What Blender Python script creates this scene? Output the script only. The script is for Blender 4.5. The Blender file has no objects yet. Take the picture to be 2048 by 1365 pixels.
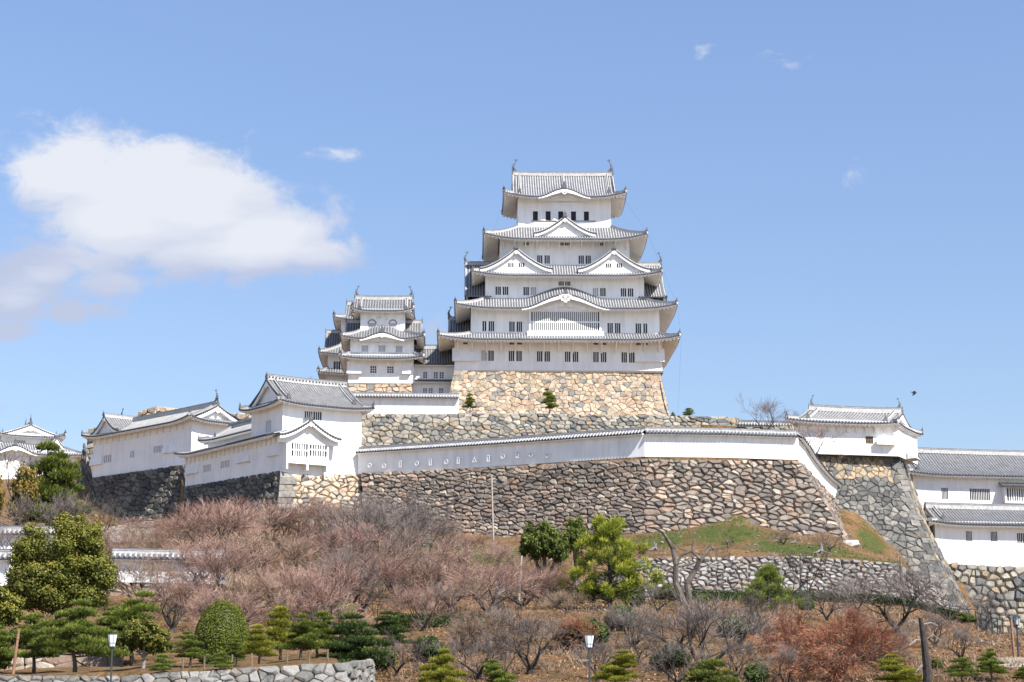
import bpy, math, random
from mathutils import Vector, Matrix, noise as mnoise
R = math.radians
random.seed(7)
sc = bpy.context.scene
col = sc.collection
# ---------------------------------------------------------------- camera
F = 3900.0
TH = math.atan((1400 - 682.5) / F)
CT, ST = math.cos(TH), math.sin(TH)
CAMZ = 1.6
cam_d = bpy.data.cameras.new('camera')
cam = bpy.data.objects.new('camera', cam_d)
col.objects.link(cam)
cam.location = (0, 0, CAMZ)
cam.rotation_euler = (R(90) + TH, 0, 0)
cam_d.sensor_width = 36.0
cam_d.lens = 36.0 * F / 2048.0
cam_d.clip_start = 0.5
cam_d.clip_end = 9000
sc.camera = cam
sc.view_settings.view_transform = 'Standard'
sc.view_settings.look = 'None'
sc.view_settings.exposure = 0.95
sc.view_settings.gamma = 1.0
sc.cycles.max_bounces = 8
sc.cycles.diffuse_bounces = 6
sc.cycles.transparent_max_bounces = 8
# ---------------------------------------------------------------- sun and sky
SUN_EL, SUN_AZ = R(50), R(44)          # azimuth measured from straight behind the camera towards the right
sd = Vector((math.sin(SUN_AZ) * math.cos(SUN_EL), -math.cos(SUN_AZ) * math.cos(SUN_EL), math.sin(SUN_EL)))
sun_d = bpy.data.lights.new('sun', 'SUN')
sun_d.energy = 5.0
sun_d.angle = R(0.53)
sun_d.color = (1.0, 0.955, 0.89)
sun = bpy.data.objects.new('sun', sun_d)
col.objects.link(sun)
sun.rotation_euler = sd.to_track_quat('Z', 'Y').to_euler()
world = bpy.data.worlds.new('World')
sc.world = world
world.use_nodes = True
wn, wl = world.node_tree.nodes, world.node_tree.links
wn.clear()


def N(tree, typ, **kw):
    n = tree.nodes.new(typ)
    for k, v in kw.items():
        if k.startswith('i_'):
            key = k[2:]
            key = int(key) if key.isdigit() else key
            n.inputs[key].default_value = v
        else:
            setattr(n, k, v)
    return n


def build_sky():
    t = world.node_tree
    L = t.links.new
    sky = N(t, 'ShaderNodeTexSky', sky_type='NISHITA', sun_disc=False)
    sky.sun_elevation = SUN_EL
    sky.sun_rotation = math.pi - SUN_AZ
    sky.altitude = 200
    sky.air_density = 1.0
    sky.dust_density = 0.35
    sky.ozone_density = 2.0
    tc = N(t, 'ShaderNodeTexCoord')
    sep = N(t, 'ShaderNodeSeparateXYZ')
    L(tc.outputs['Generated'], sep.inputs[0])

    def m(op, a, b=None, clamp=False):
        n = N(t, 'ShaderNodeMath', operation=op, use_clamp=clamp)
        for i, x in enumerate((a, b)):
            if x is None:
                continue
            if isinstance(x, (int, float)):
                n.inputs[i].default_value = x
            else:
                L(x, n.inputs[i])
        return n.outputs[0]
    ay = m('MAXIMUM', sep.outputs[1], 0.02)
    u = m('DIVIDE', sep.outputs[0], ay)
    v = m('DIVIDE', sep.outputs[2], ay)
    # warp of the cloud outlines
    cmb = N(t, 'ShaderNodeCombineXYZ')
    L(u, cmb.inputs[0])
    L(v, cmb.inputs[1])
    mpp = N(t, 'ShaderNodeMapping')
    mpp.inputs['Scale'].default_value = (1.0, 1.35, 1.0)
    L(cmb.outputs[0], mpp.inputs[0])
    mps = N(t, 'ShaderNodeMapping')
    mps.inputs['Scale'].default_value = (1.0, 3.2, 1.0)
    L(cmb.outputs[0], mps.inputs[0])
    nz = N(t, 'ShaderNodeTexNoise', i_Scale=38.0, i_Detail=12.0, i_Roughness=0.67, i_Distortion=.35)
    L(mpp.outputs[0], nz.inputs['Vector'])
    nz2 = N(t, 'ShaderNodeTexNoise', i_Scale=15.0, i_Detail=4.0, i_Roughness=0.5)
    L(mpp.outputs[0], nz2.inputs['Vector'])
    nz3 = N(t, 'ShaderNodeTexNoise', i_Scale=13.0, i_Detail=6.0, i_Roughness=0.5)
    L(mps.outputs[0], nz3.inputs['Vector'])
    # cumulus banks over the hill: (azimuth, height, half widths, weight)
    banks = [(-0.235, 0.276, 0.040, 0.026, 1.15), (-0.196, 0.268, 0.045, 0.030, 1.25), (-0.170, 0.255, 0.060, 0.030, 1.3), (-0.205, 0.250, 0.050, 0.030, 1.25),
             (-0.135, 0.240, 0.050, 0.026, 1.2), (-0.150, 0.232, 0.07, 0.018, 1.1), (-0.105, 0.231, 0.032, 0.014, 1.0), (-0.085, 0.236, 0.009, 0.016, .62),
             (-0.245, 0.222, 0.030, 0.017, 1.0), (-0.215, 0.215, 0.045, 0.012, .85), (-0.262, 0.205, 0.030, 0.014, 1.0), (-0.235, 0.200, 0.034, 0.010, .85), (-0.262, 0.190, 0.03, 0.009, .75),
             (-0.092, 0.284, 0.030, 0.006, .52), (-0.25, 0.300, 0.012, 0.008, .46), (-0.262, 0.212, 0.045, 0.026, .92), (-0.225, 0.228, 0.05, 0.018, .85), (0.181, 0.275, 0.012, 0.016, .47), (0.145, 0.338, 0.025, 0.009, .44),
             (0.102, 0.343, 0.010, 0.007, .44), (-0.035, 0.188, 0.02, 0.014, .42), (-0.265, 0.146, 0.03, 0.010, .46)]
    tot = None
    for (cx, cy, rx, ry, w) in banks:
        a = m('DIVIDE', m('SUBTRACT', u, cx), rx)
        b = m('DIVIDE', m('SUBTRACT', v, cy), ry)
        d = m('ADD', m('MULTIPLY', a, a), m('MULTIPLY', b, b))
        g = m('MULTIPLY', m('POWER', 2.718, m('MULTIPLY', d, -1.0)), w)
        tot = g if tot is None else m('MAXIMUM', tot, g)
    soft = m('ADD', tot, m('MULTIPLY', m('SUBTRACT', nz3.outputs[0], 0.5), 1.8))
    tot = m('ADD', tot, m('MULTIPLY', m('SUBTRACT', nz.outputs[0], 0.5), 1.45))
    tot = m('ADD', tot, m('MULTIPLY', m('SUBTRACT', nz2.outputs[0], 0.5), 0.45))
    mr = N(t, 'ShaderNodeMapRange', interpolation_type='SMOOTHSTEP')
    mr.inputs[1].default_value = 0.30
    mr.inputs[2].default_value = 0.82
    L(tot, mr.inputs[0])
    cc = N(t, 'ShaderNodeMapRange')
    cc.inputs[1].default_value = 0.30
    cc.inputs[2].default_value = 1.15
    L(m('ADD', soft, m('MULTIPLY', m('SUBTRACT', v, 0.245), 12.0)), cc.inputs[0])
    ramp = N(t, 'ShaderNodeValToRGB')
    ramp.color_ramp.elements[0].color = (3.1, 3.4, 4.4, 1)
    ramp.color_ramp.elements[1].color = (4.9, 5.0, 5.3, 1)
    L(cc.outputs[0], ramp.inputs[0])
    mix = N(t, 'ShaderNodeMix', data_type='RGBA')
    L(m('MULTIPLY', mr.outputs[0], 0.9), mix.inputs[0])
    gam = N(t, 'ShaderNodeMix', data_type='RGBA', blend_type='MULTIPLY')
    gam.inputs[0].default_value = 1.0
    gam.inputs[7].default_value = SKYTINT
    el = N(t, 'ShaderNodeMapRange')
    el.inputs[1].default_value = 0.10
    el.inputs[2].default_value = 0.38
    el.inputs[3].default_value = 0.80
    el.inputs[4].default_value = 1.06
    L(v, el.inputs[0])
    vs = N(t, 'ShaderNodeVectorMath', operation='SCALE')
    L(sky.outputs[0], vs.inputs[0])
    L(el.outputs[0], vs.inputs[3])
    L(vs.outputs[0], gam.inputs[6])
    L(gam.outputs[2], mix.inputs[6])
    L(ramp.outputs[0], mix.inputs[7])
    bg = N(t, 'ShaderNodeBackground', i_Strength=0.091)
    L(mix.outputs[2], bg.inputs[0])
    out = N(t, 'ShaderNodeOutputWorld')
    L(bg.outputs[0], out.inputs[0])


SKYTINT = (.98, 0.955, 1.02, 1)
build_sky()


# ---------------------------------------------------------------- photo pixel (2048 wide) -> world point at depth Y
def P(px, py, Y):
    a = (px - 1024) / F
    b = (682.5 - py) / F
    dy = CT - b * ST
    k = Y / dy
    return Vector((a * k, Y, CAMZ + (ST + b * CT) * k))


def G(py, Y):
    return P(1024, py, Y).z


def U(x, y):
    return 1024 + F * x / (y * 1.012)


# ---------------------------------------------------------------- object helpers
def tag(o, label=None, cat=None, group=None, kind=None):
    if label: o['label'] = label
    if cat: o['category'] = cat
    if cat and not kind: o['kind'] = 'thing'
    if group: o['group'] = group
    if kind: o['kind'] = kind
    return o


def thing(name, label, cat, loc=(0, 0, 0), rz=0.0, group=None):
    o = bpy.data.objects.new(name, None)
    col.objects.link(o)
    o.location = loc
    o.rotation_euler = (0, 0, rz)
    return tag(o, label, cat, group)


class MB:
    def __init__(s, xf=None):
        s.v, s.f, s.m, s.c = [], [], [], []
        s.xf = xf

    def face(s, pts, mi=0, c=0.5):
        n = len(s.v)
        if s.xf:
            pts = [s.xf(p) for p in pts]
        s.v.extend([tuple(p) for p in pts])
        s.f.append(tuple(range(n, n + len(pts))))
        s.m.append(mi)
        s.c.append(c)

    def box(s, c0, ax, ay, az, mi=0, c=0.5):
        """box centred c0 with half-axis vectors"""
        c0 = Vector(c0)
        P8 = [c0 + ax * i + ay * j + az * k for i in (-1, 1) for j in (-1, 1) for k in (-1, 1)]
        for q in ((0, 1, 3, 2), (4, 6, 7, 5), (0, 4, 5, 1), (2, 3, 7, 6), (0, 2, 6, 4), (1, 5, 7, 3)):
            s.face([P8[i] for i in q], mi, c)

    def bx(s, x0, x1, y0, y1, z0, z1, mi=0, c=0.5):
        s.box(((x0 + x1) / 2, (y0 + y1) / 2, (z0 + z1) / 2), Vector(((x1 - x0) / 2, 0, 0)), Vector((0, (y1 - y0) / 2, 0)), Vector((0, 0, (z1 - z0) / 2)), mi, c)

    def tube(s, p, q, r0, r1, n=6, mi=0, c=0.5, caps=False):
        p, q = Vector(p), Vector(q)
        d = q - p
        if d.length < 1e-6: return
        d.normalize()
        a = d.orthogonal().normalized()
        b = d.cross(a)
        ring = []
        for i in range(n):
            t = 2 * math.pi * i / n
            e = a * math.cos(t) + b * math.sin(t)
            ring.append((p + e * r0, q + e * r1))
        for i in range(n):
            j = (i + 1) % n
            s.face([ring[i][0], ring[j][0], ring[j][1], ring[i][1]], mi, c)
        if caps:
            s.face([r[0] for r in ring][::-1], mi, c)
            s.face([r[1] for r in ring], mi, c)

    def chain(s, pts, rad, n=6, mi=0, c=0.5, caps=True):
        for i in range(len(pts) - 1):
            s.tube(pts[i], pts[i + 1], rad[i], rad[i + 1], n, mi, c, caps=caps and (i == 0 or i == len(pts) - 2))

    def mesh(s, name, mats):
        me = bpy.data.meshes.new(name)
        me.from_pydata(s.v, [], s.f)
        for m in mats: me.materials.append(m)
        if len(mats) > 1: me.polygons.foreach_set('material_index', s.m)
        at = me.attributes.new('col', 'FLOAT', 'FACE')
        at.data.foreach_set('value', s.c)
        me.update()
        return me

    def pieces(s, name, mats, parent, nf):
        """link every run of nf faces as an object of its own"""
        per = len(s.f) // nf
        for k in range(per):
            q = MB()
            for i in range(k * nf, (k + 1) * nf):
                n = len(q.v)
                q.v.extend([s.v[j] for j in s.f[i]])
                q.f.append(tuple(range(n, n + len(s.f[i]))))
                q.m.append(s.m[i])
                q.c.append(s.c[i])
            q.build(name, mats, parent)

    def build(s, name, mats, parent=None, merge=False, smooth=False):
        if not isinstance(mats, (list, tuple)): mats = [mats]
        me = s.mesh(name, mats)
        o = bpy.data.objects.new(name, me)
        col.objects.link(o)
        if parent: o.parent = parent
        return o


# ---------------------------------------------------------------- materials
def new_mat(name):
    m = bpy.data.materials.new(name)
    m.use_nodes = True
    m.node_tree.nodes.clear()
    return m


def ramp_set(r, stops, interp='LINEAR'):
    cr = r.color_ramp
    cr.interpolation = interp
    while len(cr.elements) > 1: cr.elements.remove(cr.elements[-1])
    cr.elements[0].position = stops[0][0]
    cr.elements[0].color = (*stops[0][1], 1)
    for p, c in stops[1:]:
        e = cr.elements.new(p)
        e.color = (*c, 1)


def basic(name, c, rough=0.8, var=0.15, scale=2.0, c2=None, bump=0.0, bscale=12.0, spec=0.3, metallic=0.0):
    m = new_mat(name)
    t = m.node_tree
    L = t.links.new
    tc = N(t, 'ShaderNodeTexCoord')
    nz = N(t, 'ShaderNodeTexNoise', i_Scale=scale, i_Detail=6.0, i_Roughness=0.6)
    L(tc.outputs['Object'], nz.inputs['Vector'])
    rp = N(t, 'ShaderNodeValToRGB')
    lo = tuple(x * (1 - var) for x in c)
    hi = tuple(min(1, x * (1 + var)) for x in (c2 or c))
    ramp_set(rp, [(0.3, lo), (0.7, hi)])
    L(nz.outputs[0], rp.inputs[0])
    b = N(t, 'ShaderNodeBsdfPrincipled', i_Roughness=rough, i_Metallic=metallic)
    b.inputs['Specular IOR Level'].default_value = spec
    L(rp.outputs[0], b.inputs['Base Color'])
    if bump:
        n2 = N(t, 'ShaderNodeTexNoise', i_Scale=bscale, i_Detail=5.0)
        L(tc.outputs['Object'], n2.inputs['Vector'])
        bp = N(t, 'ShaderNodeBump', i_Strength=bump, i_Distance=0.1)
        L(n2.outputs[0], bp.inputs['Height'])
        L(bp.outputs[0], b.inputs['Normal'])
    o = N(t, 'ShaderNodeOutputMaterial')
    L(b.outputs[0], o.inputs[0])
    return m


def stone_mat(name, stops, moss=0.0, dirt=(0.16, 0.14, 0.12), rough=0.95):
    m = new_mat(name)
    t = m.node_tree
    L = t.links.new
    at = N(t, 'ShaderNodeAttribute', attribute_name='col')
    rp = N(t, 'ShaderNodeValToRGB')
    ramp_set(rp, stops, 'CONSTANT')
    L(at.outputs['Fac'], rp.inputs[0])
    tc = N(t, 'ShaderNodeTexCoord')
    nz = N(t, 'ShaderNodeTexNoise', i_Scale=1.6, i_Detail=9.0, i_Roughness=0.72)
    L(tc.outputs['Object'], nz.inputs['Vector'])
    r2 = N(t, 'ShaderNodeValToRGB')
    ramp_set(r2, [(0.30, (0.42, 0.40, 0.40)), (0.5, (0.88, 0.88, 0.88)), (0.72, (1.28, 1.26, 1.22))])
    L(nz.outputs[0], r2.inputs[0])
    mx = N(t, 'ShaderNodeMix', data_type='RGBA', blend_type='MULTIPLY')
    mx.inputs[0].default_value = 1.0
    L(rp.outputs[0], mx.inputs[6])
    L(r2.outputs[0], mx.inputs[7])
    # large weather stains
    n3 = N(t, 'ShaderNodeTexNoise', i_Scale=0.22, i_Detail=5.0, i_Roughness=0.6)
    L(tc.outputs['Object'], n3.inputs['Vector'])
    mr = N(t, 'ShaderNodeMapRange')
    mr.inputs[1].default_value = 0.52
    mr.inputs[2].default_value = 0.75
    mr.inputs[4].default_value = 0.65 * moss
    L(n3.outputs[0], mr.inputs[0])
    m2 = N(t, 'ShaderNodeMix', data_type='RGBA')
    L(mr.outputs[0], m2.inputs[0])
    L(mx.outputs[2], m2.inputs[6])
    m2.inputs[7].default_value = (*dirt, 1)
    b = N(t, 'ShaderNodeBsdfPrincipled', i_Roughness=rough)
    b.inputs['Specular IOR Level'].default_value = 0.15
    L(m2.outputs[2], b.inputs['Base Color'])
    n4 = N(t, 'ShaderNodeTexNoise', i_Scale=5.0, i_Detail=8.0, i_Roughness=0.7)
    L(tc.outputs['Object'], n4.inputs['Vector'])
    bp = N(t, 'ShaderNodeBump', i_Strength=0.7, i_Distance=0.18)
    L(n4.outputs[0], bp.inputs['Height'])
    L(bp.outputs[0], b.inputs['Normal'])
    o = N(t, 'ShaderNodeOutputMaterial')
    L(b.outputs[0], o.inputs[0])
    return m


def leaf_mat(name, stops, trans=0.3, rough=0.6):
    m = new_mat(name)
    t = m.node_tree
    L = t.links.new
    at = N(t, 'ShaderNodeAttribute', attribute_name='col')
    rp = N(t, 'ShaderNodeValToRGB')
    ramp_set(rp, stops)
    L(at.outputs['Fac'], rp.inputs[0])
    oi = N(t, 'ShaderNodeObjectInfo')
    hs = N(t, 'ShaderNodeHueSaturation')
    mr = N(t, 'ShaderNodeMapRange')
    mr.inputs[3].default_value = 0.85
    mr.inputs[4].default_value = 1.15
    L(oi.outputs['Random'], mr.inputs[0])
    L(mr.outputs[0], hs.inputs['Value'])
    L(rp.outputs[0], hs.inputs['Color'])
    d = N(t, 'ShaderNodeBsdfPrincipled', i_Roughness=rough)
    d.inputs['Specular IOR Level'].default_value = 0.2
    tr = N(t, 'ShaderNodeBsdfTranslucent')
    L(hs.outputs[0], d.inputs['Base Color'])
    L(hs.outputs[0], tr.inputs[0])
    mx = N(t, 'ShaderNodeMixShader', i_Fac=trans)
    L(d.outputs[0], mx.inputs[1])
    L(tr.outputs[0], mx.inputs[2])
    o = N(t, 'ShaderNodeOutputMaterial')
    L(mx.outputs[0], o.inputs[0])
    return m


def tile_rib_mat(name, tile, joint, period=0.15, duty=0.45):
    """round roof tiles with white plaster bands at their joints"""
    m = new_mat(name)
    t = m.node_tree
    L = t.links.new
    tc = N(t, 'ShaderNodeTexCoord')
    sp = N(t, 'ShaderNodeSeparateXYZ')
    L(tc.outputs['Object'], sp.inputs[0])
    a = N(t, 'ShaderNodeMath', operation='DIVIDE')
    L(sp.outputs[2], a.inputs[0])
    a.inputs[1].default_value = period
    fr = N(t, 'ShaderNodeMath', operation='FRACT')
    L(a.outputs[0], fr.inputs[0])
    lt = N(t, 'ShaderNodeMath', operation='LESS_THAN')
    L(fr.outputs[0], lt.inputs[0])
    lt.inputs[1].default_value = duty
    nz = N(t, 'ShaderNodeTexNoise', i_Scale=1.2, i_Detail=8.0, i_Roughness=0.7)
    L(tc.outputs['Object'], nz.inputs['Vector'])
    r1 = N(t, 'ShaderNodeValToRGB')
    ramp_set(r1, [(0.3, tuple(x * 0.6 for x in tile)), (0.7, tuple(x * 1.35 for x in tile))])
    L(nz.outputs[0], r1.inputs[0])
    r2 = N(t, 'ShaderNodeValToRGB')
    ramp_set(r2, [(0.3, tuple(x * 0.62 for x in joint)), (0.62, joint)])
    L(nz.outputs[0], r2.inputs[0])
    mx = N(t, 'ShaderNodeMix', data_type='RGBA')
    L(lt.outputs[0], mx.inputs[0])
    L(r1.outputs[0], mx.inputs[6])
    L(r2.outputs[0], mx.inputs[7])
    b = N(t, 'ShaderNodeBsdfPrincipled', i_Roughness=0.55)
    b.inputs['Specular IOR Level'].default_value = 0.35
    L(mx.outputs[2], b.inputs['Base Color'])
    o = N(t, 'ShaderNodeOutputMaterial')
    L(b.outputs[0], o.inputs[0])
    return m


M = {}


def plaster_mat(name, c, streak):
    m = new_mat(name)
    t = m.node_tree
    L = t.links.new
    tc = N(t, 'ShaderNodeTexCoord')
    mp = N(t, 'ShaderNodeMapping')
    mp.inputs['Scale'].default_value = (1.3, 1.3, .16)
    L(tc.outputs['Object'], mp.inputs[0])
    n1 = N(t, 'ShaderNodeTexNoise', i_Scale=1.0, i_Detail=8.0, i_Roughness=.65)
    L(mp.outputs[0], n1.inputs['Vector'])
    n2 = N(t, 'ShaderNodeTexNoise', i_Scale=.25, i_Detail=5.0, i_Roughness=.6)
    L(tc.outputs['Object'], n2.inputs['Vector'])
    r1 = N(t, 'ShaderNodeValToRGB')
    k = 1 - streak
    ramp_set(r1, [(.30, (k, k, k * .985)), (.55, (1, 1, 1))])
    L(n1.outputs[0], r1.inputs[0])
    r2 = N(t, 'ShaderNodeValToRGB')
    k = 1 - streak * .7
    ramp_set(r2, [(.35, tuple(x * k for x in c)), (.6, c)])
    L(n2.outputs[0], r2.inputs[0])
    mx = N(t, 'ShaderNodeMix', data_type='RGBA', blend_type='MULTIPLY')
    mx.inputs[0].default_value = 1
    L(r1.outputs[0], mx.inputs[6])
    L(r2.outputs[0], mx.inputs[7])
    b = N(t, 'ShaderNodeBsdfPrincipled', i_Roughness=.9)
    b.inputs['Specular IOR Level'].default_value = .1
    L(mx.outputs[2], b.inputs['Base Color'])
    o = N(t, 'ShaderNodeOutputMaterial')
    L(b.outputs[0], o.inputs[0])
    return m


M['plaster'] = plaster_mat('white_plaster', (.87, .865, .86), .13)
M['plaster_old'] = plaster_mat('weathered_plaster', (.84, .835, .83), .16)
M['rafter'] = basic('plastered_rafter', (0.80, 0.77, 0.72), 0.9, 0.08, 0.8, spec=0.1)
M['tile'] = basic('grey_roof_tile', (0.095, 0.097, 0.105), 0.5, 0.35, 1.3, spec=0.4)
M['tile_dark'] = basic('dark_tile_end', (0.04, 0.042, 0.055), 0.5, 0.3, 3.0, spec=0.4)
M['rib'] = tile_rib_mat('round_tile_with_plaster', (0.27, 0.27, 0.275), (0.56, 0.555, 0.54))
M['rib_old'] = tile_rib_mat('weathered_round_tile', (0.18, 0.18, 0.185), (0.38, 0.375, 0.365))
M['rib_white'] = tile_rib_mat('fresh_plastered_tile', (0.30, 0.30, 0.30), (0.64, 0.635, 0.62))
M['ridge'] = basic('ridge_plaster', (0.42, 0.415, 0.41), 0.8, 0.25, 3.0, spec=0.2)
M['bronze'] = basic('dark_ornament_tile', (0.10, 0.10, 0.11), 0.5, 0.3, 4.0, spec=0.4)
M['dark'] = basic('dark_interior', (0.016, 0.017, 0.022), 0.6, 0.2, 2.0)
M['dim'] = basic('dim_shutter', (0.38, 0.38, 0.40), 0.8, 0.1, 2.0)
M['wood'] = basic('old_timber', (0.16, 0.12, 0.085), 0.85, 0.3, 3.0)
M['gap'] = basic('soil_between_stones', (0.045, 0.038, 0.03), 1.0, 0.3, 3.0)
M['steel'] = basic('dark_painted_metal', (0.035, 0.045, 0.05), 0.5, 0.2, 3.0)
M['lampglass'] = basic('white_lamp_glass', (0.62, 0.66, 0.72), 0.35, 0.06, 2.0)
TILES = [M['tile'], M['rib'], M['tile_dark']]
TILES_OLD = [M['tile'], M['rib_old'], M['tile_dark']]
TILES_WHITE = [M['tile'], M['rib_white'], M['tile_dark']]
EAVE = [M['plaster'], M['rafter'], M['tile_dark']]
Z = Vector((0, 0, 1))
RIDGE = [M['ridge'], M['tile'], M['tile_dark']]
# ---------------------------------------------------------------- Japanese roof pieces
def panel(mb, O, S, T, L, tmax, zf, pitch=0.42, rw=0.10, rh=0.11, nseg=5, cap=True, s_from=0.0, edge=True):
    """a tiled slope: s runs along the eave, t up the slope (plan), zf(s,t) gives the height"""
    n = max(1, round((L - s_from) / pitch))
    p = (L - s_from) / n

    def pt(s, t, dz=0.0):
        q = O + S * s + T * t
        return Vector((q.x, q.y, zf(s, t) + dz))
    for i in range(n):
        s0, s1 = s_from + i * p, s_from + (i + 1) * p
        a0, a1 = tmax(s0), tmax(s1)
        if max(a0, a1) < 1e-3: continue
        for k in range(nseg):
            f0, f1 = k / nseg, (k + 1) / nseg
            mb.face([pt(s0, a0 * f0), pt(s1, a1 * f0), pt(s1, a1 * f1), pt(s0, a0 * f1)], 0, random.random())
        sm = (s0 + s1) / 2
        am = tmax(sm)
        if am < 0.15: continue
        cc = random.random()
        w = rw
        prev = None
        for k in range(nseg + 1):
            t = am * k / nseg
            ring = [pt(sm - w, t, 0.0), pt(sm - w * .62, t, rh * .8), pt(sm, t, rh * 1.1), pt(sm + w * .62, t, rh * .8), pt(sm + w, t, 0.0)]
            if prev:
                for j in range(4):
                    mb.face([prev[j], prev[j + 1], ring[j + 1], ring[j]], 1, cc)
            prev = ring
        if cap:
            c0 = pt(sm, -0.03, 0.035)
            rr = w * 1.3
            sd_ = S.normalized()
            td = -T.normalized()
            front = [c0 + td * .06 + sd_ * (rr * math.cos(x)) + Z * (rr * math.sin(x)) for x in [k * math.pi / 3 for k in range(6)]]
            back = [q - td * .12 for q in front]
            mb.face(front, 2, cc)
            for j in range(6):
                mb.face([front[j], front[(j + 1) % 6], back[(j + 1) % 6], back[j]], 2, cc)
    if edge:                                # lip of flat tiles
        for i in range(n):
            s0, s1 = s_from + i * p, s_from + (i + 1) * p
            mb.face([pt(s0, -.02, 0), pt(s1, -.02, 0), pt(s1, -.02, -.09), pt(s0, -.02, -.09)], 2)


def eave(mb, O, S, T, L, zf, ov, kL=1.0, kR=1.0, step=0.6, raft=0.6, drop=0.30, rafters=True, rsize=.12):
    """white plastered underside with rafters from the eave edge back to the wall"""
    n = max(1, round(L / step))

    def pt(s, t, dz=0.0):
        q = O + S * s + T * t
        return Vector((q.x, q.y, zf(max(0, min(L, s)), max(0, t)) + dz))

    def lim(i, t):
        return kL * t + (L - (kL + kR) * t) * i / n
    for i in range(n):
        a, b = L * i / n, L * (i + 1) / n
        mb.face([pt(a, .02, -.06), pt(b, .02, -.06), pt(b, .02, -.17), pt(a, .02, -.17)], 0)
        mb.face([pt(a, .02, -.17), pt(b, .02, -.17), pt(lim(i + 1, .14), .14, -.17), pt(lim(i, .14), .14, -.17)], 0)
        mb.face([pt(lim(i, .14), .14, -.17), pt(lim(i + 1, .14), .14, -.17), pt(lim(i + 1, .14), .14, -drop), pt(lim(i, .14), .14, -drop)], 0)
        ts = [.14, ov * .5, ov]
        for k in range(2):
            mb.face([pt(lim(i, ts[k]), ts[k], -drop), pt(lim(i + 1, ts[k]), ts[k], -drop), pt(lim(i + 1, ts[k + 1]), ts[k + 1], -drop), pt(lim(i, ts[k + 1]), ts[k + 1], -drop)], 0)
    if rafters:
        m = max(1, round(L / raft))
        for i in range(m):
            s = L * (i + .5) / m
            te = min(ov, s / max(kL, 1e-3), (L - s) / max(kR, 1e-3))
            if te < .35: continue
            for k in range(2):
                t0, t1 = .2 + (te - .2) * k / 2, .2 + (te - .2) * (k + 1) / 2
                p0, p1 = pt(s, t0, -drop - rsize * .5), pt(s, t1, -drop - rsize * .5)
                ax = (p1 - p0) / 2
                mb.box((p0 + p1) / 2, ax, S.normalized() * min(rsize, .15), Z * (rsize * .5 + .02), 1)


def ridge(mb, pts, w=.32, h=.34, cap=.1, dots=0.0, mi_side=0, mi_cap=1, mi_dot=2):
    """stacked ridge tiles along a line, with a round cap tile"""
    for i in range(len(pts) - 1):
        p, q = Vector(pts[i]), Vector(pts[i + 1])
        d = (q - p)
        hz = Vector((d.x, d.y, 0))
        if hz.length < 1e-5: continue
        side = Vector((-hz.y, hz.x, 0)).normalized() * (w / 2)
        mb.box((p + q) / 2 + Z * (h / 2 - .05), d / 2, side, Z * (h / 2 + .05), mi_side, .3)
        mb.box((p + q) / 2 + Z * (h + .01), d / 2, side * 1.25, Z * .03, mi_side, .3)
        mb.tube(p + Z * (h + .07), q + Z * (h + .07), cap, cap, 6, mi_cap, .4)
        if dots:
            m = int(d.length / dots)
            for k in range(m):
                c = p + d * ((k + .5) / m) + Z * (h * .5)
                mb.box(c, d.normalized() * (dots * .27), side * 1.06, Z * (h * .22), mi_dot)


def ornament(mb, p, d, s=1.0, mi=0):
    """ogre tile: shield block with horns, d = outward direction"""
    d = Vector((d[0], d[1], 0)).normalized()
    a = Vector((-d.y, d.x, 0))
    p = Vector(p)
    mb.box(p + Z * .22 * s, d * .10 * s, a * .26 * s, Z * .24 * s, mi)
    mb.box(p + Z * .50 * s + d * .02, d * .08 * s, a * .15 * s, Z * .12 * s, mi)
    mb.tube(p + Z * .55 * s, p + Z * .98 * s + d * .10 * s, .09 * s, .03 * s, 5, mi)
    for q in (-1, 1):
        mb.tube(p + a * q * .2 * s + Z * .12 * s, p + a * q * .38 * s + Z * .02 * s, .09 * s, .04 * s, 5, mi)


def fish(mb, p, d, s=1.0, mi=0):
    """roof-ridge dolphin-fish: head on the ridge, tail flung up, d = outward direction along the ridge"""
    d = Vector((d[0], d[1], 0)).normalized()
    a = Vector((-d.y, d.x, 0))
    p = Vector(p)
    L = [(-.28, .10), (-.02, .16), (.16, .42), (.20, .75), (.10, 1.05), (-.05, 1.30), (-.12, 1.48)]
    rad = [.13, .22, .22, .17, .12, .07, .04]
    pts = [p + d * x * s + Z * z * s for x, z in L]
    mb.chain(pts, [r * s for r in rad], 7, mi)
    mb.box(p + Z * .02 * s, d * .3 * s, a * .2 * s, Z * .1 * s, mi)
    tip = pts[-1]
    for (x, z) in ((-.34, .34), (-.10, .42), (.16, .34)):
        q = tip + d * x * s + Z * z * s
        mb.face([tip + a * .05 * s, tip - a * .05 * s, q - a * .02 * s, q + a * .02 * s], mi)
        mb.face([tip - d * .06 * s, tip + d * .06 * s, q + d * .05 * s, q - d * .05 * s], mi)
        mb.tube(tip, q, .05 * s, .02 * s, 4, mi)
    for k, o in ((2, .34), (3, .30), (4, .24)):
        mb.tube(pts[k], pts[k] + d * o * s + Z * .16 * s, .06 * s, .015 * s, 4, mi)
    for q in (-1, 1):
        mb.tube(pts[2], pts[2] + a * q * .36 * s + Z * .1 * s, .07 * s, .02 * s, 4, mi)


def rect_sides(x0, x1, y0, y1):
    return [(Vector((x0, y0, 0)), Vector((1, 0, 0)), Vector((0, 1, 0)), x1 - x0),
            (Vector((x1, y0, 0)), Vector((0, 1, 0)), Vector((-1, 0, 0)), y1 - y0),
            (Vector((x1, y1, 0)), Vector((-1, 0, 0)), Vector((0, -1, 0)), x1 - x0),
            (Vector((x0, y1, 0)), Vector((0, -1, 0)), Vector((1, 0, 0)), y1 - y0)]


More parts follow.
